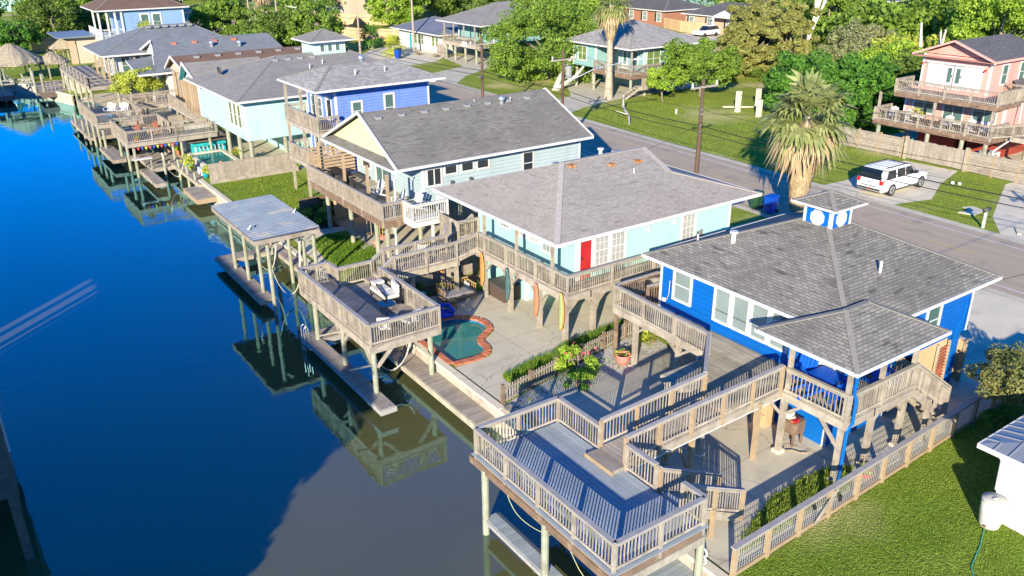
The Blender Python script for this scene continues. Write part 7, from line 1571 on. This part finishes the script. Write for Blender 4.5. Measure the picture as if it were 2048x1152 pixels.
# white ranch house
WR = thing('white_ranch_house', (65, 113, 0), 'low white house with blue gray hip roof on a pale gravel yard', 'house')
wall(WR, 61.6, 69, 106.5, 119.5, 0, 2.7, 'white_siding', trim=None); hip(WR, 60.6, 71, 105.6, 120.5, 2.75, 4.3, 65.8, 65.8, 110, 'roof_bluegray', axis='y', ry1=116, fh=.2)
for y in (108, 109, 112.2, 113.2, 114.2): window(WR, 'w', 61.6, y-.35, y+.35, .9, 2.2, 'glass_lime', tw=.1)
for x in (62.4, 63.4): window(WR, 's', 106.5, x-.3, x+.3, .9, 2.2, 'glass_lime')
door(WR, 'w', 61.6, 115.4, 116.1, 0, 2.1, 'teal_pot'); bin_(54.6, 106.6, 'bin_blue', 'blue wheeled bin at the gravel yard of the white ranch house', R(-60), s=1.2, lid='bin_green')
# cream house and brick houses far off
CH = thing('cream_house', (78, 170, 0), 'cream walled house with two shaded windows at the top of the picture', 'house'); wall(CH, 71, 90, 158, 176, 0, 6.2, 'cream_siding', trim=None)
m = MB(); roof_faces(m, ((69.8, 156, 5.6), (69.8, 167, 8.6), (92, 167, 8.6), (92, 156, 5.6))); roof_faces(m, ((69.8, 178, 5.6), (69.8, 167, 8.6), (92, 167, 8.6), (92, 178, 5.6))); m.build('roof', 'roof_brown', CH); m = MB(); m.face([(71, 158, 6.2), (71, 176, 6.2), (71, 167, 8.5)][::-1]); m.build('gable', 'cream_siding', CH)
for y in (163, 170): window(CH, 'w', 71, y-.8, y+.8, 1.4, 3.4, 'glass_lime', tw=.2); MB().box(70.2, y-1.3, 3.5, 71, y+1.3, 3.9).build('awning', 'bark', CH)
t = thing('white_trailer', (68, 176, 0), 'white railed trailer parked left of the cream house', 'trailer'); MB().box(66, 172.5, .9, 68, 179, 1.1).box(66, 172.5, 1.5, 66.1, 179, 1.7).box(66, 172.5, 2.0, 66.1, 179, 2.2).build('bed', 'vinyl_white', t)
for y in (174, 177.5): MB().tube([(65.9, y, .45), (66.1, y, .45)], .45, 12).build('wheel', 'rubber', t)
def brickhouse(x0, x1, y0, y1, label, mat='brick', ge=False, roof='roof_pink'):
    t = thing('brick_house', ((x0+x1)/2, (y0+y1)/2, 0), label, 'house'); wall(t, x0+.6, x1-.6, y0+.6, y1-.6, 0, 2.7, mat, trim=None)
    hip(t, x0, x1, y0, y1, 2.8, 4.6, (x0+x1)/2, (x0+x1)/2, y0+5, roof, axis='y', ry1=y1-5, fh=.2)
    for y in np.linspace(y0+2, y1-2, 4): window(t, 'w', x0+.6, y-.5, y+.5, .9, 2.3, 'glass_blind', tw=.12); MB().box(x0+.5, y+.62, .85, x0+.6, y+.95, 2.35).build('shutter', 'black', t)
    if ge:
        m = MB(); yc = y0+5.5; roof_faces(m, ((x0-1.5, yc-3, 2.8), (x0-1.5, yc, 4.1), (x0+4, yc, 4.1), (x0+4, yc-3, 2.8))); roof_faces(m, ((x0-1.5, yc+3, 2.8), (x0-1.5, yc, 4.1), (x0+4, yc, 4.1), (x0+4, yc+3, 2.8))); m.build('porch_roof', roof, t)
        m = MB(); m.face([(x0-1.4, yc-3, 2.75), (x0-1.4, yc+3, 2.75), (x0-1.4, yc, 4.0)][::-1]); m.build('porch_gable', 'white', t); MB().box(x0-1.3, yc-2.5, 0, x0-1.1, yc-2.3, 2.8).box(x0-1.3, yc+2.3, 0, x0-1.1, yc+2.5, 2.8).build('porch_post', 'white', t); door(t, 'w', x0+.55, yc-.6, yc+.6, 0, 2.2)
    return t
brickhouse(110.5, 122, 92, 108.5, 'tan brick house with white porch gable near the upper right', 'brick_tan', True); brickhouse(111, 123, 113, 128, 'dark red brick house with gray roof beside the tan brick one')
plankfence([(108.5, 100.5), (108.5, 106.5), (110.5, 112.5)], 1.8, 'wood_cedar', 'cedar plank fence between the two brick houses', .3)
t = thing('silver_suv', (106.5, 99.5, 0), 'silver car parked in front of the tan brick house', 'car'); m = MB(); m.loft([[(104.6, 98.9-.9, .4), (104.6, 98.9-.9, 1.0), (104.6, 98.9+.9, 1.0), (104.6, 98.9+.9, .4)], [(109.0, 98.9-.95, .35), (109.0, 98.9-.95, 1.1), (109.0, 98.9+.95, 1.1), (109.0, 98.9+.95, .35)]]); m.build('body', 'car_paint', t, bevel=.1)
m = MB(); m.loft([[(105.8, 98.9-.8, 1.05), (106.6, 98.9-.7, 1.65), (106.6, 98.9+.7, 1.65), (105.8, 98.9+.8, 1.05)], [(108.9, 98.9-.85, 1.05), (108.5, 98.9-.72, 1.7), (108.5, 98.9+.72, 1.7), (108.9, 98.9+.85, 1.05)]]); m.build('cabin', 'car_glass', t, bevel=.06); MB().box(106.6, 98.2, 1.66, 108.5, 99.6, 1.72).build('roof', 'car_paint', t)
for x in (105.5, 108.1):
    for s in (-1, 1): MB().tube([(x, 98.9+s*.8, .35), (x, 98.9+s*.97, .35)], .35, 14).build('wheel', 'rubber', t)
bin_(107.8, 94.5, 'bin_blue', 'blue wheeled bin beside the porch of the tan brick house', R(-90))
for i, (x, y, w, d, h, mat, rf, lab) in enumerate(((150, 118, 26, 12, 3.2, 'brick_tan', 'roof_brown', 'long distant tan roofed building behind the brick houses'), (142, 142, 16, 10, 5.5, 'teal_siding', 'roof_bluegray', 'distant teal house at the top edge'), (134, 146, 9, 8, 4.2, 'skyblue_siding', 'roof_slate', 'distant sky blue house at the top edge'), (150, 168, 20, 14, 5, 'white_siding', 'roof_slate', 'distant white house at the top edge'), (180, 130, 22, 12, 5, 'cream_siding', 'roof_aqua', 'distant cream house at the top edge'), (100, 205, 16, 12, 4.5, 'teal_siding', 'roof_slate', 'pale teal house hidden among the far trees'), (52, 245, 18, 12, 4.5, 'white_siding', 'roof_bluegray', 'far white house beyond the road bend'))):
    t = thing('distant_house', (x, y, 0), lab, 'house'); wall(t, x-w/2, x+w/2, y-d/2, y+d/2, 0, h, mat, trim=None); hip(t, x-w/2-.7, x+w/2+.7, y-d/2-.7, y+d/2+.7, h, h+2, x-w/2+d/2, x+w/2-d/2, y, rf, fh=.25)
    for k in range(4): yy = y-d/2+(k+.5)*d/4; window(t, 'w', x-w/2, yy-.5, yy+.5, h-2.2, h-.8, 'glass_dark', tw=.15)
# white balcony house among the trees
WB = thing('white_balcony_house', (128, 79, 0), 'white house with railed balcony half hidden by trees at upper right', 'house'); wall(WB, 121, 135, 76, 86, 0, 6.0, 'white_siding', trim=None); hip(WB, 119.5, 136, 74.8, 87, 6.1, 8.2, 126, 130, 81, 'roof_slate', fh=.25)
floor(WB, 117.5, 121, 74, 84, 3.0, 'x', 'white', .3, 'vinyl_white', .5); rail(WB, (117.5, 84, 3), (117.5, 74, 3), gap=.3, mat='vinyl_white', post='vinyl_white', cap='vinyl_white', every=3, bw=.08, h=1.1); rail(WB, (117.5, 74, 3), (121, 74, 3), gap=.3, mat='vinyl_white', post='vinyl_white', cap='vinyl_white', every=3, bw=.08, h=1.1)
for x, y in ((117.8, 74.3), (117.8, 79), (117.8, 83.7)): post(WB, x, y, 0, 6.0 if y > 80 else 3, .3, 'vinyl_white')
for y in (77.5, 80, 82.5): window(WB, 'w', 121, y-.5, y+.5, 3.6, 5.4, 'glass_dark', tw=.15)
# ================================================================ WEST BANK (left of the view; shades and mirrors in the canal)
def plain_house(x0, x1, y0, y1, z0, z1, mat, label, roof='roof_aqua', over=.0, cat='house'):
    t = thing('house' if cat == 'house' else 'boathouse', ((x0+x1)/2, (y0+y1)/2, 0), label, cat); wall(t, x0, x1, y0, y1, z0, z1, mat, trim='white' if mat != 'wood_dark' else None)
    MB().box(x0-.1, y0-.1, z1, x1+.1, y1+.1, z1+.15).build('roof', roof if roof in ('wood_dark',) else 'mid_grey', t)
    n = max(2, int((y1-y0)/3))
    for i in range(n): y = y0+(i+.5)*(y1-y0)/n; window(t, 'e', x1, y-.5, y+.5, z1-2.2, z1-.9, 'glass_dark')
    if z0 > 1:
        for y in (y0+.2, y0+(y1-y0)*.33, y0+(y1-y0)*.62, y1-.2):
            for x in (x0+.2, x1-.2): post(t, x, y, -3 if x > -5 else 0, z0, .24, 'wood_dark')
    return t
plain_house(-8.7, -5.3, 12.0, 32.3, 0, 6.7, 'cream_siding', 'house on the opposite bank whose shadow falls on the near water')
plain_house(-7.0, -5.4, 32.35, 38.3, 4.2, 6.6, 'white_siding', 'unseen raised box on the opposite bank added to shape light streaks on the water')  # out of view; box on posts added so sun streaks pass beneath it
plain_house(-14, -5.3, 38.4, 58, 0, 6.3, 'aqua_siding', 'second house on the opposite bank')
plain_house(-14, -5.3, 59, 84, 0, 6.0, 'cream_siding', 'third house on the opposite bank')
plain_house(-14, -5.3, 86, 118, 0, 6.0, 'white_siding', 'fourth house on the opposite bank')
plain_house(-4.9, -.4, 24.5, 33.0, 1.2, 4.1, 'wood_dark', 'dark boathouse on the opposite bank mirrored at the lower left', 'wood_dark', cat='boathouse')
tree('shadow_edge_tree', -5.3, 12.7, 8.6, 1.0, 1.1, 4.0, 7000, .16, 'leaf_oak', 'unseen tree added on the opposite bank to soften the canal shadow edge', clusters=50, spread=.3, cz=4.8, flat=.4)  # out of view; added so foliage breaks up the house's straight shadow edge
# ================================================================ POLES AND WIRES
def pole(x, y, h, label, arms=(), r=.15, mat='pole_wood', lean=0):
    t = thing('utility_pole', (x, y, 0), label, 'utility pole', 'utility poles'); MB().tube([(x, y, 0), (x+lean, y, h)], [r, r*.72], 10).build('pole', mat, t)
    for z, L in arms:
        MB().bar((x-L, y-.12, z), (x+L, y-.12, z), .1, .12).build('crossarm', 'pole_pale', t)
        for s in (-1, 1): MB().cyl(x+s*(L-.1), y-.12, z+.06, z+.32, .07, .05, 8).build('insulator', 'vinyl_white', t)
    return t
pA = pole(39.3, 36.3, 7.6, 'dark utility pole rising behind the mint house roof beside the road', ((7.15, 1.15),))
for z in (5.78, 5.5, 4.79, 4.41): MB().box(39.1, 36.1, z-.05, 39.25, 36.2, z+.05).build('insulator', 'steel', pA)
pB = pole(40.5, 51.8, 7.7, 'utility pole with gray transformer and long lamp arm above the gray roofed house', ((7.0, 1.2),))
MB().cyl(40.9, 51.6, 5.6, 6.5, .26).build('transformer', 'mid_grey', pB); MB().tube([(40.55, 51.7, 5.2), (42.5, 50.6, 6.2), (45.3, 49.0, 6.9)], .045, 6).build('lamp_arm', 'steel', pB); MB().bar((45.2, 49.05, 6.92), (45.9, 48.65, 6.98), .22, .09).build('street_lamp', 'vinyl_white', pB)
pC = pole(40.6, 63.4, 7.6, 'brown utility pole with pale crossarm before the big round tree', ((7.05, 1.3),))
MB().tube([(40.5, 63.2, 4.3), (39.7, 62.6, 4.4)], .04, 6).build('lamp_arm', 'steel', pC)
pole(40.2, 9.5, 7.6, 'utility pole just outside the right edge of the picture', ((7.1, 1.15),))
pole(59.5, 111, 9.5, 'tall pale slender pole before the white ranch house', (), .17, 'pole_pale'); pole(51.5, 112, 5.7, 'gray pole with crossarm beyond the square lookout cupola', ((5.2, 1.6),), .16, 'pole_pale')
pole(48.5, 149, 7.5, 'brown pole beside the distant road bend', (), .16, 'pole_pale'); pole(28.8, 140, 8, 'wooden pole beside the sky blue house', (), .16); pole(58, 162, 8, 'pale thin pole left of the cream house', (), .16, 'pole_pale')
pole(112, 90, 9, 'dark pole in front of the tan brick house', (), .18); pole(108, 55, 9, 'dark pole among the trees above the pink roof', (), .2)
t = thing('street_sign', (62, 158, 0), 'green street sign on a thin post by the road bend', 'sign'); MB().cyl(58.2, 175, 0, 3.4, .07).build('post', 'steel', t); MB().box(57.6, 174.9, 3.1, 58.8, 175.0, 3.5).build('plate', 'sign_green', t)
t = thing('hydrant', (60, 165, 0), 'small yellow hydrant by the road bend', 'hydrant'); MB().cyl(60.5, 168, 0, .7, .2).cyl(60.5, 168, .7, .9, .12).build('body', 'sign_yellow', t)
def wire(pts, r, label):
    m = MB(); Q = []
    for a, b2 in zip(pts, pts[1:]):
        a, b2 = Vector(a), Vector(b2); sag = (a-b2).length*.014
        for k in range(10): f = k/10; Q.append(a.lerp(b2, f)-Vector((0, 0, 4*sag*f*(1-f))))
    Q.append(Vector(pts[-1])); m.tube(Q, r, 4); return tag(m.build('overhead_wire', 'wire'), label, 'wire', 'overhead wires')
wire([(39.05, 9.4, 7.4), (38.25, 36.2, 7.45), (39.4, 51.7, 7.3), (39.4, 63.3, 7.35), (43, 125, 7.4)], .010, 'thin wire on the canal side end of the crossarms')
wire([(41.3, 9.4, 7.4), (40.4, 36.2, 7.45), (41.6, 51.7, 7.3), (41.8, 63.3, 7.35), (45.4, 125, 7.4)], .010, 'thin wire on the road side end of the crossarms')
wire([(40.1, 9.4, 6.2), (39.15, 36.2, 5.78), (40.4, 51.7, 5.9), (40.5, 63.3, 5.9), (44, 125, 5.9)], .012, 'wire fixed to the poles just below the crossarms')
wire([(40.1, 9.4, 5.0), (39.15, 36.2, 4.79), (40.4, 51.7, 4.8), (40.5, 63.3, 4.8), (44, 125, 4.8)], .026, 'thick upper cable halfway up the roadside poles')
wire([(40.1, 9.4, 4.6), (39.15, 36.2, 4.41), (40.4, 51.7, 4.4), (40.5, 63.3, 4.4), (44, 125, 4.4)], .022, 'lower black cable halfway up the roadside poles')
wire([(40.1, 9.4, 5.3), (39.15, 36.2, 5.0)], .008, 'thin cable between the two thick cables right of the dark pole')
wire([(39.3, 36.2, 5.78), (62.3, 36.8, 4.6)], .011, 'service wire from the dark pole to the left corner of the pink house')
wire([(39.3, 36.2, 5.5), (62.3, 29.0, 4.6)], .011, 'service wire from the dark pole to the right part of the pink house')
wire([(39.3, 36.2, 5.0), (31.0, 33.0, 4.9)], .010, 'guy wire from the dark pole to the mint house')
wire([(40.1, 9.5, 6.0), (29.75, 13.6, 4.0)], .012, 'service wire reaching the right corner of the bright blue house'); wire([(40.5, 51.8, 4.8), (36, 47, .0)], .010, 'guy wire of the pole with the transformer'); wire([(40.6, 63.4, 4.5), (36.2, 60, .0)], .010, 'guy wire of the pole with the pale crossarm')
wire([(-5, 118, 4.6), (24, 140, 6.6)], .03, 'pale wire crossing above the thatched huts')
# ================================================================ PALMS
def fan_palm(x, y, h, cr, n, label, skirt=0, trunk=.22, blades=18, skn=0, green='leaf_palm', seg=.9, base_r=None):
    t = thing('fan_palm', (x, y, 0), label, 'palm tree', 'fan palms')
    c = Vector((x, y, h)); m = MB(); m.tube([(x, y, -.05), (x+.03, y, h*.3), (x-.02, y, h*.7), (x, y, h)], [base_r or trunk*1.25, trunk, trunk*.9, trunk*.8], 12); m.build('trunk', 'palm_trunk', t)
    G_, D_ = MB(), MB()
    def frond(m, az, el, L, droop, w=.42):
        d = Vector((math.cos(az)*math.cos(el), math.sin(az)*math.cos(el), math.sin(el))); side = Vector((-math.sin(az), math.cos(az), 0)); up_ = side.cross(d)*-1
        b0 = c+d*.1; hub = c+d*L*.5-Vector((0, 0, droop*.12)); m.face([b0-side*.02, b0+side*.02, hub+side*.012, hub-side*.012])
        for k in range(blades):
            a = (k/(blades-1)-.5)*R(230); bd = (d*math.cos(a)+side*math.sin(a)).normalized(); bl = L*.62*(.72+.28*math.cos(a))*random.uniform(.7, 1.2)
            fold = up_*.04*((k % 2)*2-1)
            p1 = hub+bd*bl*.55-Vector((0, 0, droop*.12))+fold; p2 = hub+bd*bl*.95-Vector((0, 0, droop*(.45+.3*random.random())*L*.5)); sd = bd.cross(up_).normalized()*(bl*.075)
            m.face([hub, p1-sd, p1+sd]); m.face([p1-sd, p2, p1+sd])
    for i in range(n):
        az = i*2.399+random.uniform(-.3, .3); f = i/n; el = R(82)-R(112)*f**.9+random.uniform(-.28, .28)*(f > .08); frond(G_, az, el, cr*random.uniform(.75, 1.15), .3+.7*f)
    G_.build('fronds', green, t)
    if skirt:
        for i in range(n*2//3): frond(D_, random.uniform(0, 6.28), R(random.uniform(-10, -62)), cr*random.uniform(.7, .98), 1.6)
        for i in range(skn or n*14):
            f = random.random(); a = random.uniform(0, 6.28); z = h-skirt*.12-skirt*.86*f; rr = trunk+cr*.30*(1-f)**1.1+.08; p = Vector((x+math.cos(a)*rr, y+math.sin(a)*rr, z)); q = p+Vector((math.cos(a)*.05-.1*math.cos(a), math.sin(a)*.05-.1*math.sin(a), -random.uniform(.45, .95))); s = Vector((-math.sin(a), math.cos(a), 0))*random.uniform(.02, .06)
            m2 = (p+q)/2+Vector((math.cos(a), math.sin(a), 0))*random.uniform(0, .12); D_.face([p-s*.5, p+s*.5, m2+s, m2-s]); D_.face([m2-s, m2+s, q])
        D_.build('dead_fronds', 'leaf_dead', t)
    return t
fan_palm(38.6, 28.0, 6.75, 2.45, 46, 'large fan palm with shaggy tan skirt of dead fronds by the road', skirt=4.9, trunk=.24, skn=2400, blades=18)
fan_palm(57.9, 66.4, 9.3, 2.1, 52, 'tall fan palm with pale trunk in front of the teal house', skirt=3.0, trunk=.32, skn=700, blades=14, base_r=.5)
fan_palm(42.6, 124.6, 9.0, 2.3, 40, 'tall slender palm with thin pale trunk at the upper left', skirt=2.2, trunk=.24, skn=300, blades=12)
fan_palm(55.3, 109.3, 1.4, 1.9, 34, 'low bushy fan palm beside the blue bin of the white ranch house', trunk=.2, blades=12, green='leaf_yellow')
fan_palm(56.4, 118.8, 1.8, 2.2, 44, 'dark rounded sago palm near the white ranch house', trunk=.35, blades=10, green='leaf_dark'); fan_palm(24.5, 116, 4.2, 2.2, 22, 'broad leaved palm showing above the slate hip roof', trunk=.2, blades=14, green='leaf_yellow')
fan_palm(52, 150, 7, 1.9, 22, 'small palm near the pole at the road bend', skirt=1, trunk=.2, skn=100, blades=10)
# ================================================================ TREES
tree('oak_tree', 61.3, 80.2, 8.6, 8.6, 6.6, 4.6, 26000, .20, 'leaf_oak', 'huge rounded oak with pale leaning limbs between the two stilt houses', 'bark', 170, .17, .35, lean=(-1.0, -.5), flat=.35, cz=4.2)
t = thing('leaning_limb', (56.6, 72, 0), 'pale forked limb leaning out of the big round oak', 'branch'); MB().tube([(56.4, 73.6, 0), (58.4, 74.6, 2.0), (61, 75.6, 3.6)], [.3, .22, .12], 7).tube([(56.6, 73.5, .1), (59.2, 73.4, 1.3), (61.5, 74.0, 2.8)], [.25, .2, .1], 7).build('limb', 'bark_white', t)
tree('leafy_tree', 66.5, 61.8, 5.9, 4.8, 4.0, 2.8, 12000, .17, 'leaf_oak', 'spreading green tree at the right corner of the teal house', clusters=90, spread=.19, tr=.16, cz=3.3, flat=.2)
tree('leafy_tree', 61.2, 61.8, 3.8, 2.3, 2.0, 1.6, 3600, .15, 'leaf_bright', 'small multi stemmed tree before the teal house landing', clusters=36, tr=.1)
for i, (x, y, h, r, n) in enumerate(((81.0, 67.0, 8.6, 4.0, 13000), (85.6, 66.0, 8.4, 3.6, 11000), (86.0, 71.5, 9.2, 4.2, 12000), (77.5, 67.5, 6.2, 3.0, 7000))):
    tree('feathery_evergreen', x, y, h, r, r*.9, h*.48, n, .2, 'leaf_olive', ('olive feathery evergreen in the middle of the clump left of the dead tree', 'olive feathery evergreen nearest the dead white tree', 'tallest olive feathery evergreen at the back of the clump', 'lower olive feathery evergreen at the left of the clump')[i], clusters=90, spread=.17, tr=.2, group='feathery evergreens', cz=h*.5, flat=.5)
# dead tree
t = thing('dead_tree', (97.9, 73.5, 0), 'bare bleached dead tree with upright forked limbs', 'tree'); m = MB()
def limb(p, d, L, r, k):
    q = p+d*L; m.tube([p, p.lerp(q, .5)+Vector((random.uniform(-.1, .1), random.uniform(-.1, .1), 0))*L*.3, q], [r, r*.8, r*.6], 6)
    if k:
        for s in range(2 if k < 4 else 3):
            e = Vector((random.uniform(-.5, .5), random.uniform(-.5, .5), random.uniform(.0, .5))); limb(q, (d+e*.75).normalized(), L*random.uniform(.62, .85), r*.6, k-1)
limb(Vector((97.9, 73.5, 0)), Vector((.12, -.25, 1)).normalized(), 3.6, .42, 5); m.build('limbs', 'bark_white', t)
for i, a in enumerate((('broad_tree', 68.5, 49.6, 5.7, 5.2, 4.8, 2.9, 17000, 'leaf_dark', 'dense dark green tree directly behind the big fan palm'), ('broad_tree', 67.0, 43.6, 5.8, 4.6, 4.0, 2.9, 14000, 'leaf_dark', 'dark green tree between the fan palm and the pink house'), ('broad_tree', 75.5, 44.5, 5.6, 4.4, 4.0, 2.8, 10000, 'leaf_hedge', 'dark tree behind the left side of the pink house'), ('broad_tree', 75.0, 55.0, 4.6, 4.0, 3.6, 2.3, 9000, 'leaf_oak', 'bright crowned tree beyond the vacant lot'), ('broad_tree', 82.5, 50.5, 5.4, 4.8, 4.2, 2.7, 9000, 'leaf_bright', 'yellow green tree left of the pink roof'),
        ('gray_shrub_tree', 91.0, 61.0, 4.6, 4.2, 4.0, 2.3, 9000, 'leaf_grey', 'gray green tree at the foot of the dead white tree'), ('gray_shrub_tree', 97.0, 64.5, 5.4, 4.4, 4.0, 2.7, 8000, 'leaf_grey', 'gray green tree left of the white balcony house'), ('broad_tree', 93.0, 55.0, 5.4, 4.8, 4.0, 2.7, 8000, 'leaf_yellow', 'sunlit yellow green tree below the white balcony house'),
        ('broad_tree', 112, 80, 8.0, 5.2, 5.0, 3.9, 9000, 'leaf_oak', 'round green tree right of the dead tree top'), ('broad_tree', 124, 92, 10, 6.5, 6, 4.4, 8000, 'leaf_oak', 'green tree at the top edge right of the dead tree'), ('broad_tree', 117, 66, 6.0, 3.6, 3.4, 2.8, 6000, 'leaf_bright', 'bright tree screening the white balcony house'),
        ('broad_tree', 98, 48, 11, 6.5, 6, 5.2, 13000, 'leaf_bright', 'large bright tree with pale forked trunks behind the pink roof'), ('broad_tree', 108, 52, 11, 7, 6.5, 5.2, 11000, 'leaf_oak', 'large green tree above the ridge of the pink house'), ('broad_tree', 100, 38, 11, 6.5, 6, 5.0, 11000, 'leaf_oak', 'large green tree at the right edge above the pink roof'), ('broad_tree', 120, 62, 12, 7.5, 7, 5.2, 9000, 'leaf_bright', 'bright tree at the top right of the picture'), ('broad_tree', 125, 48, 12, 7.5, 7, 5.2, 9000, 'leaf_oak', 'tall tree at the far top right corner'),
        ('broad_tree', 86, 43, 5.6, 4.0, 3.8, 2.8, 7000, 'leaf_hedge', 'shaded tree just left of the pink gable'), ('bright_tree', 72.0, 141, 10, 6.0, 5.6, 4.6, 9000, 'leaf_bright', 'bright green tree with pale branches beside the cream house'), ('oak_tree', 86, 146, 9, 6, 6, 4, 7000, 'leaf_hedge', 'dark oak left of the distant trees above the white ranch house'), ('oak_tree', 97, 138, 9, 6.5, 6, 4, 7000, 'leaf_olive', 'olive oak above the white ranch house'), ('oak_tree', 80, 122, 7, 4.5, 4, 3, 5000, 'leaf_hedge', 'dark tree behind the white ranch roof'),
        ('oak_tree', 84, 108, 9, 6, 5.6, 4.2, 8000, 'leaf_oak', 'green tree behind the mint stilt house'), ('oak_tree', 74, 90, 7.6, 4.6, 5, 3.8, 9000, 'leaf_oak', 'green tree between the big oak and the teal roof'), ('bright_tree', 87, 103, 7.0, 4.2, 4, 3.4, 7000, 'leaf_bright', 'bright tree beyond the tall fan palm crown'), ('oak_tree', 100, 122, 9, 6, 6, 4, 6000, 'leaf_dark', 'dark tree left of the red brick house'), ('oak_tree', 112, 138, 10, 7, 6, 4.4, 6000, 'leaf_oak', 'tree behind the red brick house'),
        ('oak_tree', 38.6, 131, 7.4, 5.0, 4.4, 3.2, 8000, 'leaf_oak', 'round tree beside the road above the slate roofs'), ('oak_tree', 41.2, 116.5, 6.8, 4.6, 4.0, 3.2, 8000, 'leaf_hedge', 'dark tree left of the slender palm base'), ('oak_tree', 45.3, 113.5, 7.4, 4.6, 4.2, 3.5, 8000, 'leaf_oak', 'yellow green tree right of the slender palm'), ('oak_tree', 35.5, 108, 5.2, 3.2, 3, 2.4, 4000, 'leaf_oak', 'low tree against the slate roofed house'),
        ('oak_tree', 22.5, 172, 9.5, 7.5, 7, 4.4, 8000, 'leaf_bright', 'bright tree at the top left above the thatched huts'), ('oak_tree', 18.8, 153, 7.5, 5.8, 5, 3.6, 8000, 'leaf_hedge', 'gray green tree behind the cedar fence'), ('oak_tree', 26.5, 157, 6.5, 4.8, 4.4, 3.0, 5000, 'leaf_hedge', 'dark tree behind the right half of the cedar fence'), ('oak_tree', 12.3, 143, 5.2, 3.4, 3, 2.4, 4000, 'leaf_dark', 'small dark green tree beyond the biggest thatched hut'), ('oak_tree', 10.0, 170, 7.5, 4.5, 4, 3.4, 4000, 'leaf_dark', 'dark tree cut by the left edge of the picture'), ('oak_tree', 33, 176, 9, 6.5, 6, 4.2, 6000, 'leaf_oak', 'tree left of the sky blue house roof'), ('oak_tree', 42, 192, 9, 6.5, 6, 4.2, 6000, 'leaf_oak', 'tree right of the sky blue house roof'), ('oak_tree', 48, 205, 9, 6, 6, 4.2, 5000, 'leaf_bright', 'bright tree at the road bend'))):
    nm, x, y, h, rx, ry, rz, n, mt, lb = a
    D_ = math.hypot(x, y); tree(nm, x, y, h, rx, ry, rz, n, .17+.0012*max(0, D_-60), mt, lb, clusters=int(50+rx*9), spread=.2, tr=.25, group='trees beyond the road', flat=.34)
t = thing('pale_tree_trunks', (92, 50, 0), 'pale forked trunks standing among the trees behind the pink house', 'tree'); MB().tube([(88.6, 50.6, 0), (88.4, 51.2, 3.6), (90, 52.6, 6.6)], [.3, .22, .1], 7).tube([(89.4, 50.2, 0), (89.9, 50.0, 3.4), (89, 49.2, 6.2)], [.3, .22, .1], 7).tube([(89.9, 50, 3.4), (91.3, 51, 5.8)], [.16, .08], 6).build('trunks', 'bark_white', t)
# far woods and scrub nobody could count
V_, F_, k_ = [], [], 0
P_ = []
for i in range(150):
    D_ = random.uniform(165, 330); a = R(random.uniform(18, 96)); x, y = math.cos(a)*D_, math.sin(a)*D_
    if abs(x-44-rs(y)) < 10 or (x < 30 and D_ < 250): continue
    P_.append((x, y, random.uniform(4, 8)))
for i in range(60):
    D_ = random.uniform(125, 165); a = R(random.uniform(16, 33)); P_.append((math.cos(a)*D_, math.sin(a)*D_, random.uniform(3, 6)))
pts = []
for x, y, r in P_:
    q = rng.normal(size=(900, 3)); q /= np.linalg.norm(q, axis=1)[:, None]; q[:, 2] = np.abs(q[:, 2])
    cl = rng.normal(size=(14, 3))*np.array([r*.5, r*.5, r*.25]); pts.append(np.array([x, y, r*.55])+cl[rng.integers(0, 14, 900)]+q*r*.42)
V, F = quads(np.concatenate(pts), .42, outward=None); tag(npmesh('far_woods', V, F, 'leaf_oak'), 'continuous belt of distant green woods along the top of the picture', 'woods', kind='stuff')
P_ = []
for x0, x1, y0, y1, n, r in ((70, 96, 40, 62, 34, 1.6), (62, 80, 122, 130, 10, 1.2), (73, 84, 60, 80, 14, 1.3), (14, 40, 138, 170, 24, 1.5), (36, 41.5, 100, 112, 8, 1.2), (95, 125, 60, 92, 30, 2.0)):
    for i in range(n): P_.append((random.uniform(x0, x1), random.uniform(y0, y1), r*random.uniform(.6, 1.3)))
pts = []
for x, y, r in P_:
    q = rng.normal(size=(500, 3)); q /= np.linalg.norm(q, axis=1)[:, None]; q[:, 2] = np.abs(q[:, 2]); pts.append(np.array([x, y, r*.2])+q*r*rng.uniform(.6, 1, (500, 1)))
V, F = quads(np.concatenate(pts), .16); tag(npmesh('scrub', V, F, 'leaf_hedge'), 'low scrub growing between the trees and fences', 'scrub', kind='stuff')
for i, (x, y) in enumerate(((58.6, 108.0), (59.3, 104.5), (57.0, 113.5))): spiky('grass_tuft', x, y, .9, 60, 'leaf_dead', ('tawny grass tuft by the blue bin', 'tawny grass tuft right of the pale pole', 'tawny grass tuft in the gravel yard')[i])
